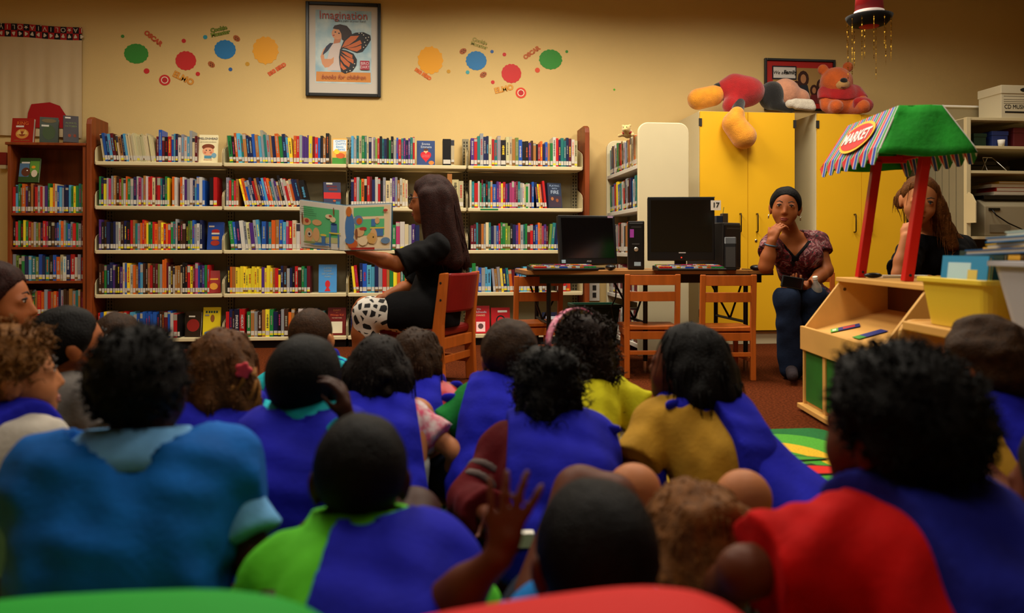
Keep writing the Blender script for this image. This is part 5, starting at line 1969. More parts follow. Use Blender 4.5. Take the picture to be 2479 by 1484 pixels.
def hand(wrist, d, n, right, s, curl=.5, spread=.12, thumb=.5, k=.004, curls=None, thumbdir=None):
    """palm and five jointed fingers; d along the hand, n out of the palm, s = hand length scale (1 = 18 cm)"""
    d, n = nz(d) / np.linalg.norm(d), nz(n)
    n = n - d * (n @ d)
    n /= np.linalg.norm(n)
    l = np.cross(d, n) if right else np.cross(n, d)      # towards the thumb
    w = nz(wrist)
    P = []
    pl = .085 * s
    for i, t in enumerate((-1, -.33, .33, 1)):
        kn = w + d * pl * (1 - .06 * abs(t - .33)) + l * t * .030 * s
        P.append(cap(w + l * t * .014 * s, kn, .014 * s, .0115 * s, .012 * s))
    P.append(ellp(w + d * .045 * s + l * .012 * s + n * .004 * s, (.03 * s,) * 3, None, .01 * s))
    lens = ((.9, -1), (1.08, -.33), (1.14, .33), (1.0, 1))      # little, ring, middle, index
    for i, (ln, t) in enumerate(lens):
        c = curl if curls is None else curls[i]
        p = w + d * pl * (1 - .06 * abs(t - .33)) + l * t * .030 * s
        f = d * math.cos(spread * t) + l * math.sin(spread * t)
        ang = c * .9
        r = .0092 * s * (.9 if i == 0 else 1) * (1.3 if s < .8 else 1)
        for j, sl in enumerate((.042, .027, .022)):
            dd = f * math.cos(ang) + n * math.sin(ang)
            q = p + dd * sl * ln * s
            P.append(cap(p, q, r, r * .92, .003 * s))
            p = q
            r *= .92
            ang += c * (1.1, .8, .5)[j]
    tb = w + d * .022 * s + l * .024 * s + n * .006 * s
    td = d * .62 + l * (1 - thumb) * 1.0 + n * thumb * .8 if thumbdir is None else nz(thumbdir)
    td /= np.linalg.norm(td)
    q = tb + td * .042 * s
    P.append(cap(tb, q, .0145 * s, .0105 * s, .008 * s))
    t2 = td * .85 + d * .35
    t2 /= np.linalg.norm(t2)
    q2 = q + t2 * .03 * s
    P.append(cap(q, q2, .0105 * s, .0095 * s, .003))
    P.append(cap(q2, q2 + t2 * .02 * s, .0095 * s, .008 * s, .003))
    return P


class Body:
    """joints in local metres (x right, y forward, z up); builds skin, clothes, hair as children of one Empty"""

    def __init__(s, label, loc, yaw, S, adult=False, vox=.007):
        s.root = thing('person', label, 'person', loc, yaw, None)
        s.S, s.adult, s.vox = S, adult, vox
        s.W = s.root.matrix_world
        s.M = Matrix.Translation(Vector(loc)) @ Matrix.Rotation(yaw, 4, 'Z')
        s.Mi = s.M.inverted()
        s.g = {}

    def loc(s, w):
        return nz(s.Mi @ Vector(w))

    def head(s, c, Rm, hs=1.0, face=True):
        s.hc, s.hR, s.hs = nz(c), Rm, hs
        def L(x, y, z):
            return s.hc + Rm @ (nz((x, y, z)) * hs)
        s.HL = L
        r3 = lambda a, b, d: nz((a, b, d)) * hs
        P = [ellp(L(0, -.012, .025), r3(.072, .092, .083), Rm, .02),
             ellp(L(0, .03, -.035), r3(.056, .056, .068), Rm, .035 * hs),
             ellp(L(0, .058, -.078), r3(.026, .022, .02), Rm, .03 * hs),
             ellp(L(.034, .048, -.03), r3(.024, .022, .022), Rm, .03 * hs), ellp(L(-.034, .048, -.03), r3(.024, .022, .022), Rm, .03 * hs)]
        if face:
            P += [cap(L(0, .08, .012), L(0, .098, -.022), .007 * hs, .0098 * hs, .012 * hs),
                  ellp(L(.0095, .088, -.027), r3(.007, .008, .0065), Rm, .008 * hs), ellp(L(-.0095, .088, -.027), r3(.007, .008, .0065), Rm, .008 * hs),
                  ellp(L(0, .078, -.052), r3(.022, .012, .007), Rm, .006 * hs), ellp(L(0, .076, -.062), r3(.019, .012, .007), Rm, .006 * hs)]
        for sx in (-1, 1):
            P += [ellp(L(sx * .073, -.008, -.008), r3(.010, .02, .031), Rm, .006 * hs), ellp(L(sx * .080, -.016, .002), r3(.008, .016, .022), Rm, .005 * hs),
                  ellp(L(sx * .031, .073, .012), r3(.018, .011, .011), Rm, .012 * hs)]
        s.g['head'] = P

    def face(s, iris='#2a1a10', lip='#8a3a2c', brow='#180e08'):
        """eyes, brows and lips laid on the front of the head"""
        L, hs = s.HL, s.hs
        Mr = Matrix(s.hR.tolist())
        for sx in (-1, 1):
            e = MB().ell(L(sx * .031, .0765, .012), (.0118 * hs, .0082 * hs, .0056 * hs), 14, Mr).build('eye', mat('eye_white', '#c8bdb0', rough=.3), s.root, smooth=True)
            MB().ell(L(sx * .031, .0828, .0122), (.0058 * hs, .003 * hs, .0056 * hs), 12, Mr).build('iris', mat('iris_' + iris, iris, rough=.2), e, smooth=True)
            MB().tube([L(sx * .02, .084, .0185), L(sx * .031, .0865, .021), L(sx * .043, .080, .0175)], [.0022 * hs, .003 * hs, .002 * hs], 8).build('eyelid', mat('lash', '#140c08', rough=.6), s.root, smooth=True)
            MB().tube([L(sx * .014, .087, .031), L(sx * .03, .0885, .038), L(sx * .046, .080, .034)], [.0026 * hs, .003 * hs, .0014 * hs], 8).build('eyebrow', mat('brow_' + brow, brow, rough=.8), s.root, smooth=True)
        MB().tube([L(-.023, .081, -.056), L(-.010, .0892, -.0525), L(0, .0902, -.0540), L(.010, .0892, -.0525), L(.023, .081, -.056)], [.0012 * hs, .0038 * hs, .0036 * hs, .0038 * hs, .0012 * hs], 8).build('upper_lip', mat('lip_' + lip, lip, rough=.4), s.root, smooth=True)
        MB().tube([L(-.021, .081, -.0585), L(-.008, .0882, -.0625), L(.008, .0882, -.0625), L(.021, .081, -.0585)], [.0012 * hs, .0045 * hs, .0045 * hs, .0012 * hs], 8).build('lower_lip', mat('lip_' + lip, lip, rough=.4), s.root, smooth=True)

    def torso(s, pelvis, neck, shw, belly=None, shl=None, shr=None, bust=0, fwd=None):
        S = s.S
        pv, nk = nz(pelvis), nz(neck)
        up = nk - pv
        mid = pv + up * .5 + (nz(belly) if belly is not None else 0)
        ch = pv + up * .78
        s.pv, s.nk = pv, nk
        a = S * (1.0 if not s.adult else 1.0)
        hipw, wr = .075 * a, .085 * a
        P = []
        fx = nz((1, 0, 0))
        P += [cap(pv - fx * hipw * .75, pv + fx * hipw * .75, .092 * a, .092 * a, .04), cap(pv, mid, .098 * a, .092 * a, .04)]
        P += [cap(mid - fx * .028 * a, ch - fx * .045 * a, .082 * a, .08 * a, .04), cap(mid + fx * .028 * a, ch + fx * .045 * a, .082 * a, .08 * a, .04)]
        s.shR = nz(shr) if shr is not None else nk + nz((shw, -.0, -.045 * a))
        s.shL = nz(shl) if shl is not None else nk + nz((-shw, -.0, -.045 * a))
        P += [cap(nk + nz((0, 0, -.02 * a)), s.shR, .042 * a, .046 * a, .035), cap(nk + nz((0, 0, -.02 * a)), s.shL, .042 * a, .046 * a, .035)]
        if bust:
            f = nz(fwd if fwd is not None else (0, 1, 0))
            for sx in (-1, 1):
                P.append(ellp(ch + f * .075 * a + fx * sx * .062 * a - nz((0, 0, .03 * a)), nz((.06, .055, .06)) * a * bust, None, .04))
        s.g['torso'] = P
        hb = s.hc + s.hR @ (nz((0, -.015, -.045)) * s.hs)
        s.g['neck'] = [cap(nk - nz((0, 0, .01)), hb, .046 * a, .042 * s.hs, .02)]

    def arm(s, side, wrist=None, elbow=None, pole=(0, -.3, -1), hd=None, hn=(0, 0, -1), curl=.5, l1=None, l2=None, **kw):
        S = s.S
        sh = s.shR if side == 'R' else s.shL
        l1 = l1 or (.19 * S if not s.adult else .285 * S)
        l2 = l2 or (.165 * S if not s.adult else .245 * S)
        if elbow is None:
            elbow, wrist = ik(sh, wrist, l1, l2, pole)
        elbow, wrist = nz(elbow), nz(wrist)
        r = (.036, .03, .026, .02) if not s.adult else (.047, .039, .036, .025)
        up = [cap(sh, elbow, r[0] * S, r[1] * S, .025)]
        fmid = elbow + (wrist - elbow) * .35
        lo = [cap(elbow, fmid, r[1] * S, r[2] * S * 1.08, .02), cap(fmid, wrist, r[2] * S * 1.08, r[3] * S, .02)]
        d = (wrist - elbow) if hd is None else nz(hd)
        hs = (.66 if not s.adult else .98) * S
        h = hand(wrist, d, hn, side == 'R', hs, curl, **kw)
        s.g['up' + side], s.g['lo' + side], s.g['hand' + side] = up, lo, h
        s.g['el' + side], s.g['wr' + side] = elbow, wrist

    def leg(s, side, knee, ankle, toe, hip=None):
        S = s.S
        sx = 1 if side == 'R' else -1
        hp = nz(hip) if hip is not None else s.pv + nz((sx * .07 * S, .01, -.005))
        kn, an = nz(knee), nz(ankle)
        r = (.078, .055, .05, .032) if not s.adult else (.086, .062, .056, .04)
        cm = kn + (an - kn) * .35
        s.g['th' + side] = [cap(hp, kn, r[0] * S, r[1] * S, .025)]
        s.g['sh' + side] = [cap(kn, cm, r[1] * S * .93, r[2] * S, .02), cap(cm, an, r[2] * S, r[3] * S, .02)]
        to = nz(toe)
        s.g['ft' + side] = [cap(an + nz((0, 0, -.008 * S)), to, .032 * S, .024 * S, .02)]

    def skin(s, m, parts=None):
        P = []
        for k in parts or ('head', 'neck', 'torso', 'upR', 'loR', 'handR', 'upL', 'loL', 'handL', 'thR', 'shR', 'ftR', 'thL', 'shL', 'ftL'):
            P += s.g.get(k, [])
        if s.vox < .0095 and not s.adult:
            pass
        return sdf_mesh('body', P, s.vox, m, s.root)

    def shirt(s, m, sleeve=.55, name='shirt', d=.013, vneck=None, low=.0, folds=.005, seed=1, sleeveflare=.006, long=False, body=True, neckdrop=.012, cuff=None):
        S = s.S
        T = [inflate(p, d + .004) for p in s.g['torso']] if body else []
        SL = []
        for side in 'RL':
            if 'el' + side not in s.g or sleeve <= 0:
                continue
            sh = s.shR if side == 'R' else s.shL
            el, wr = s.g['el' + side], s.g['wr' + side]
            r0 = (.036 if not s.adult else .047) * S + d + .004
            if sleeve <= 1:
                e, dr = sh + (el - sh) * sleeve, el - sh
                cs = [cap(sh, e, r0, r0 - .004 + sleeveflare, .02)]
            else:
                e, dr = el + (wr - el) * (sleeve - 1), wr - el
                cs = [cap(sh, el, r0, r0 - .006, .02), cap(el, e, r0 - .006, r0 - .012 + sleeveflare, .015)]
            SL.append((cs, e, dr / np.linalg.norm(dr)))
        P = T + [c for cs, _, _ in SL for c in cs]
        nk, up = s.nk, s.hc - s.nk
        up = up / np.linalg.norm(up)
        hr = (.055 if not s.adult else .06) * S
        def post(Q, D):
            D = np.full(len(Q), 1e3)
            for p in T:
                D = smin(D, pd(p, Q), p[-1])
            for cs, e, dr in SL:
                f = np.full(len(Q), 1e3)
                for c in cs:
                    f = smin(f, pd(c, Q), c[-1])
                t = (Q - e) @ dr
                # only the stretch next to the hem is cut square
                f = np.where(np.sqrt(((Q - e) ** 2).sum(-1)) < .16, np.maximum(f, t), f)
                D = smin(D, f, .02)
            D = D + folds * wob(Q * nz((1, 1, .45)), 42, seed) + folds * .6 * wob(Q, 95, seed + 5)
            q = Q - nk - up * neckdrop
            t = q @ up
            D = np.maximum(D, -(np.maximum(np.sqrt(np.maximum(0, (q * q).sum(-1) - t * t)) - hr - np.maximum(0, t) * .3, -t - .02)))
            if vneck is not None:
                c, dep, wd = vneck
                v = np.maximum(np.abs(Q[:, 0] - c[0]) - np.maximum(.0, (Q[:, 2] - (c[2] - dep)) * wd), -(Q[:, 1] - c[1]))
                D = np.maximum(D, -v * .8)
            return D
        return sdf_mesh(name, P, max(.006, s.vox), m, s.root, post)

    def collar(s, m, r=.052, h=.03, name='collar', tilt=None, flare=.018):
        S = s.S
        nk, up = s.nk, s.hc - s.nk
        up = Vector((up / np.linalg.norm(up)).tolist())
        x = Vector((1, 0, 0))
        y = up.cross(x).normalized()
        x = y.cross(up)
        b = MB()
        n = 28
        rows = []
        rw = [(r * S, h * S), ((r + .006) * S, h * S * 1.05), ((r + flare) * S, -.004), ((r + flare + .012) * S, -.022 * S), ((r + flare * .5) * S, -.02 * S)]
        vs = []
        for rr_, hh in rw:
            for k in range(n):
                a = 2 * math.pi * k / n
                gap = 1.0
                p_ = Vector(nk.tolist()) + x * rr_ * math.cos(a) * 1.08 + y * rr_ * math.sin(a) + up * (hh + .008 * S)
                vs.append(p_)
        fs = [(j * n + k, j * n + (k + 1) % n, (j + 1) * n + (k + 1) % n, (j + 1) * n + k) for j in range(len(rw) - 1) for k in range(n)]
        o = b.add(vs, fs).build(name, m, s.root, smooth=True)
        o.modifiers.new('thick', 'SOLIDIFY').thickness = .005
        return o

    def apron(s, m, half=.105, dx=0.0, d=.026, bottom=.02, name='apron', flare=0.25, tilt=0.0, shoulders=True, folds=.006, seed=3, neckhole=.06, back=0.0, deep=.03):
        """tabard: front and back panels over the torso, open at the sides"""
        S = s.S
        d += .012
        P = [inflate(p, d) for p in s.g['torso']]
        nk, pv = s.nk, s.pv
        if back:
            P.append(cap(pv + nz((0, -.06 * S, .1)), pv + nz((0, -.06 * S - back, -.05)), .12 * S, .13 * S, .05))
        up = nk - pv
        up = up / np.linalg.norm(up)
        hr = neckhole * S
        def post(Q, D):
            D = D + folds * wob(Q * nz((1, 1, .3)), 40, seed) + folds * .5 * wob(Q, 90, seed + 2)
            t = (nk - Q) @ up
            cx = nk[0] + (pv[0] - nk[0]) * np.clip(t / np.linalg.norm(nk - pv), 0, 1.2) + dx + tilt * t
            w = half * S + flare * np.maximum(0, t)
            D = np.maximum(D, np.abs(Q[:, 0] - cx) - w)
            D = np.maximum(D, bottom - Q[:, 2])
            q = Q - nk - up * .005
            tt = q @ up
            D = np.maximum(D, -(np.maximum(np.sqrt(np.maximum(0, (q * q).sum(-1) - tt * tt)) - hr, -tt - deep)))
            return D
        return sdf_mesh(name, P, max(.007, s.vox), m, s.root, post)

    def bow(s, m, p, name='apron_tie', sc=1.0):
        p = nz(p)
        P = [ellp(p, (.012 * sc,) * 3, None, .004), ellp(p + nz((.022, 0, .012)) * sc, nz((.022, .007, .012)) * sc, None, .006), ellp(p + nz((-.022, 0, .012)) * sc, nz((.022, .007, .012)) * sc, None, .006),
             cap(p, p + nz((.025, 0, -.05)) * sc, .006 * sc, .005 * sc, .004), cap(p, p + nz((-.018, 0, -.045)) * sc, .006 * sc, .005 * sc, .004)]
        return sdf_mesh(name, P, .005, m, s.root)

    def pants(s, m, upto=2.0, d=.012, name='trousers', folds=.004, flare=.0):
        """upto: 1 = to the knee, 2 = to the ankle"""
        S = s.S
        P = [inflate(p, d) for p in s.g['torso'][:1]]
        cuts = []
        for side in 'RL':
            if 'th' + side not in s.g:
                continue
            t = s.g['th' + side][0]
            if upto <= 1:
                e = t[1] + (t[2] - t[1]) * upto
                P.append(cap(t[1], e, t[3] + d, t[3] + (t[4] - t[3]) * upto + d + flare, .03))
            else:
                P.append(inflate(t, d))
                a, b_ = s.g['sh' + side]
                P.append(inflate(a, d))
                e = b_[1] + (b_[2] - b_[1]) * (upto - 1)
                P.append(cap(b_[1], e, b_[3] + d, b_[4] + d + .008 + flare, .02))
        top = s.pv[2] + .10 * S
        def post(Q, D):
            D = D + folds * wob(Q, 50, 9)
            return np.maximum(D, Q[:, 2] - top)
        return sdf_mesh(name, P, max(.008, s.vox), m, s.root, post)

    def shoes(s, m, name='shoe', sole=None):
        S = s.S
        for side in 'RL':
            if 'ft' + side not in s.g:
                continue
            f = s.g['ft' + side][0]
            d = f[2] - f[1]
            P = [cap(f[1] - d * .25, f[2] + d * .12, .036 * S, .031 * S, .01), cap(f[1], f[1] + nz((0, 0, .03 * S)), .036 * S, .036 * S, .02)]
            sdf_mesh(name, P, .008, m, s.root)

    # ------------------------------------------------------------ hair
    def hair(s, m, kind='short', t=.012, length=.2, amp=.004, seed=2, line=None, extra=None, name='hair', vox=None, freq=120):
        L, hs, Rm, hc = s.HL, s.hs, s.hR, s.hc
        P = [ellp(L(0, -.014, .027), nz((.072 + t, .092 + t, .083 + t)) * hs, Rm, .02)]
        xs = [-.12, -.085, -.05, -.02, .02, .055, .1]
        zs = [-.066, -.066, -.06, -.035, .0, .056, .074] if line is None else line
        falls = []
        if kind == 'long':
            back, side = length
            for x, y in ((-.055, -.06), (0, -.085), (.055, -.06)):
                a = L(x, y, .0)
                falls.append(cap(a, nz(a) + nz((x * .25, -.03 * hs, -back)), .045 * hs, .035 * hs, .03))
            if side:
                for sx in (-1, 1):
                    a = L(sx * .072, -.015, .02)
                    falls.append(cap(a, nz(a) + nz((sx * .012, -.015, -side)), .03 * hs, .02 * hs, .03))
        if extra:
            falls += extra
        def post(Q, D):
            q = ((Q - hc) @ Rm) / hs
            capd = pd(P[0], Q)
            zl = np.interp(q[:, 1], xs, zs)
            zl = zl - np.where(q[:, 1] > .0, .035 * np.minimum(1.2, (np.abs(q[:, 0]) / .07) ** 2), 0)
            n = amp * wob(q * nz((1, 1, .22 if kind != 'afro' else 1)), freq, seed) + amp * .5 * wob(q * nz((1, 1, .3 if kind != 'afro' else 1)), freq * 2.1, seed + 1)
            capd = capd + t * .8 * hs * (1 - np.clip((q[:, 2] - zl) / .045, 0, 1))
            d0 = np.maximum(capd + n, (zl - q[:, 2]) * hs * .8)
            dd = d0
            if falls:
                f = np.full(len(Q), 1e3)
                for p_ in falls:
                    f = smin(f, pd(p_, Q), p_[-1])
                ang = wob(q * nz((1, 1, .12)), 170, seed + 3)
                f = f + amp * 1.1 * ang
                dd = smin(d0, f, .02)
            return dd
        return sdf_mesh(name, P + falls, vox or max(.0055, s.vox * .9), m, s.root, post)


def strands(name, paths, r, m, parent, n=5):
    b = MB()
    for p in paths:
        rs = [r * (1 - .75 * i / (len(p) - 1)) for i in range(len(p))]
        b.tube(p, rs, n)
    return b.build(name, m, parent, smooth=True)


def tufts(b, obj, n, L, m, kind='straight', r=.0022, seed=1):
    """loose strands growing out of a hair surface"""
    rs = np.random.RandomState(seed)
    me = obj.data
    nv = len(me.vertices)
    co = np.zeros(nv * 3, np.float32)
    me.vertices.foreach_get('co', co)
    no = np.zeros(nv * 3, np.float32)
    me.vertex_normals.foreach_get('vector', no)
    co, no = co.reshape(-1, 3), no.reshape(-1, 3)
    paths = []
    for i in rs.randint(0, nv, n):
        p, q = co[i].astype(float), no[i].astype(float)
        ll = L * rs.uniform(.6, 1.3)
        if kind == 'straight':
            d = nz((0, 0, -1.0)) + rs.randn(3) * .12
            d = d - q * (d @ q) * .97
            d /= max(1e-6, np.linalg.norm(d))
            ph = rs.uniform(0, 6.28)
            if q[2] > .75:
                ll *= .5
            pt, path = p + q * .0015, []
            for t in range(7):
                path.append(pt.copy())
                d = d + nz((0, 0, -.35)) + rs.randn(3) * .06
                d /= np.linalg.norm(d)
                pt = pt + d * ll / 6
            paths.append(path)
        else:
            d = q * .8 + rs.randn(3) * .45
            d /= np.linalg.norm(d)
            sd = np.cross(d, rs.randn(3))
            sd /= max(1e-6, np.linalg.norm(sd))
            s2 = np.cross(d, sd)
            paths.append([p + d * ll * t + (sd * math.sin(7 * t) + s2 * (math.cos(7 * t) - 1)) * .22 * ll for t in (0, .2, .4, .6, .8, 1)])
    o = strands('hair_strands', paths, r, m, b.root, 4)
    o['kind'] = 'stuff'
    return o
# ================================================================= PLUSH TOYS
def plush():
    # generic soft figure lying along the cabinet tops: red middle, black limbs, large yellow feet
    zt = 1.822
    y = YK + .12
    def w(px, py, yy=None):
        return on_y(px, py, YK + .12 if yy is None else yy)
    root = thing('plush_doll', 'big plush doll with red shorts, black limbs and yellow feet sprawled on cabinets', 'soft toy', (w(1830, 260).x, y, zt))
    o = root.location
    def L(px, py, dy=0.0):
        p_ = w(px, py, YK + .12 + dy)
        return nz(p_ - o)
    plm = lambda n_, c: mat('plush_' + n_, c, rough=.95, noise=(20, .2), bump=(140, .5), sheen=.4)
    red, blk, yel, pk, wh = plm('red', '#a80f14'), plm('black', '#0b0a0b'), plm('yellow', '#e8981c'), plm('pink', '#c88a6a'), plm('white', '#d0c6b4')
    sdf_mesh('shorts', [ellp(L(1800, 222), (.17, .13, .125), None, .05), cap(L(1790, 230), L(1772, 255, -.06), .08, .075, .05), cap(L(1775, 205, .02), L(1755, 215, .02), .085, .075, .05)], .012, red, root)
    sdf_mesh('upper_body', [ellp(L(1868, 232), (.10, .115, .115), None, .03), cap(L(1875, 255, -.06), L(1915, 263, -.1), .038, .035, .03)], .012, blk, root)
    sdf_mesh('leg', [cap(L(1775, 205, .02), L(1738, 216, .02), .05, .05, .03)], .01, blk, root)
    sdf_mesh('leg', [cap(L(1788, 250, -.08), L(1784, 280, -.19), .05, .046, .03)], .01, blk, root)
    sdf_mesh('foot', [cap(L(1726, 232, .02), L(1690, 240, .02), .082, .085, .03), cap(L(1742, 224, .02), L(1728, 232, .02), .055, .06, .03)], .011, yel, root)
    sdf_mesh('foot', [cap(L(1776, 300, -.2), L(1800, 330, -.22), .088, .098, .03), cap(L(1784, 276, -.2), L(1778, 292, -.2), .058, .07, .03)], .011, yel, root)
    sdf_mesh('head', [ellp(L(1900, 228), (.12, .105, .125), None, .04), ellp(L(1938, 240), (.07, .08, .08), None, .04)], .012, pk, root)
    sdf_mesh('glove', [cap(L(1912, 252, -.12), L(1962, 257, -.12), .036, .038, .02), cap(L(1925, 246, -.13), L(1962, 248, -.13), .026, .026, .015), cap(L(1930, 258, -.14), L(1968, 262, -.14), .024, .024, .015)], .009, wh, root)
    # seated bear
    c = on_y(2032, 268, YK + .16)
    bear = thing('plush_bear', 'orange plush bear in a red vest sitting on the right cabinet', 'soft toy', (c.x, YK + .17, zt), math.radians(172))
    s_ = (F / (c.x * SY + c.y * CY_)) ** -1
    fur = plm('orange', '#c85a18')
    def B(x, yv, z):
        return nz((-x * s_, yv, z * s_))
    body = [ellp(B(2, 0, 42), nz((46, 40, 42)) * s_, None, .03), ellp(B(-8, .02, 84), nz((38, 34, 36)) * s_, None, .02), ellp(B(-5, .085, 74), nz((20, 22, 17)) * s_, None, .02),
            ellp(B(-38, 0, 116), nz((13, 8, 13)) * s_, None, .015), ellp(B(22, 0, 122), nz((13, 8, 13)) * s_, None, .015),
            cap(B(-36, .04, 50), B(-42, .1, 22), 15 * s_, 13 * s_, .02), cap(B(40, .04, 50), B(46, .12, 26), 15 * s_, 14 * s_, .02),
            cap(B(-24, .08, 17), B(-28, .2, 16), 17 * s_, 16 * s_, .02), cap(B(26, .08, 17), B(34, .2, 16), 17 * s_, 16 * s_, .02)]
    def fuzz(Q, D):
        return D + .002 * wob(Q, 220, 4)
    sdf_mesh('body', body, .010, fur, bear, fuzz)
    def vest(Q, D):
        D = np.maximum(D, 34 * s_ + np.abs(Q[:, 0]) * .15 - Q[:, 2])
        return D
    sdf_mesh('vest', [inflate(body[0], .012), cap(B(-34, .02, 58), B(-40, .07, 40), 19 * s_, 17 * s_, .02), cap(B(36, .02, 58), B(44, .07, 40), 19 * s_, 17 * s_, .02)], .010, red, bear, vest)
    sdf_mesh('muzzle', [ellp(B(-5, .098, 73), nz((19, 19, 15)) * s_, None, .02)], .008, plm('muzzle', '#c89a5c'), bear)
    sdf_mesh('nose', [ellp(B(-5, .152, 80), nz((9, 6, 6.5)) * s_, None, .01)], .006, blk, bear)
    for dx in (-17, 8):
        MB().ell(B(dx, .108, 92), (3.2 * s_,) * 3, 10).build('eye', blk, bear, smooth=True)
    MB().tube([B(-12, .14, 66), B(-5, .148, 63), B(3, .14, 67)], 1.8 * s_, 6).build('mouth', plm('mouth', '#5a140c'), bear, smooth=True)
    sdf_mesh('red_pouch', [ellp(B(38, .17, 20), nz((24, 16, 19)) * s_, None, .02), ellp(B(26, .19, 28), nz((14, 10, 10)) * s_, None, .02)], .01, red, bear)
    # small teddy on the wing shelf top
    c = on_y(1520, 335, 5.62)
    td = thing('small_teddy', 'small cream teddy with red bow on top of the wing shelf books', 'soft toy', (c.x, 5.62, c.z), math.radians(150))
    cr = plm('cream', '#c8ac6a')
    sdf_mesh('body', [ellp((0, 0, .035), (.035, .04, .035), None, .015), ellp((.0, .045, .06), (.03, .034, .03), None, .012), ellp((0, .075, .052), (.014, .016, .012), None, .01),
                      ellp((-.026, .04, .085), (.011, .008, .011), None, .008), ellp((.026, .04, .085), (.011, .008, .011), None, .008), cap((.03, .0, .03), (.05, .05, .015), .014, .012, .01), cap((-.03, 0, .03), (-.05, .05, .015), .014, .012, .01)], .006, cr, td)
    sdf_mesh('bow', [ellp((.018, .03, .035), (.018, .008, .011), None, .004), ellp((-.018, .03, .035), (.018, .008, .011), None, .004), cap((-.03, .02, .04), (.03, .02, .04), .008, .008, .004)], .005, red, td)
    for sx in (-1, 1):
        MB().ell((sx * .012, .074, .07), (.004,) * 3, 8).build('eye', blk, td, smooth=True)


plush()

# ================================================================= PEOPLE
SKL, SKT, SKB, SKD = skin('skin_light', '#b87448'), skin('skin_tan', '#96542c'), skin('skin_brown', '#5c2c14'), skin('skin_dark', '#3a1a0c')
HK, HD, HB, HL_, HR_ = hairmat('hair_black', '#0a0706'), hairmat('hair_dark', '#140b07'), hairmat('hair_brown', '#34200f'), hairmat('hair_light', '#7a4e20'), hairmat('hair_auburn', '#2c1009')
APR = cloth('apron_blue', '#1c1fae', .2)


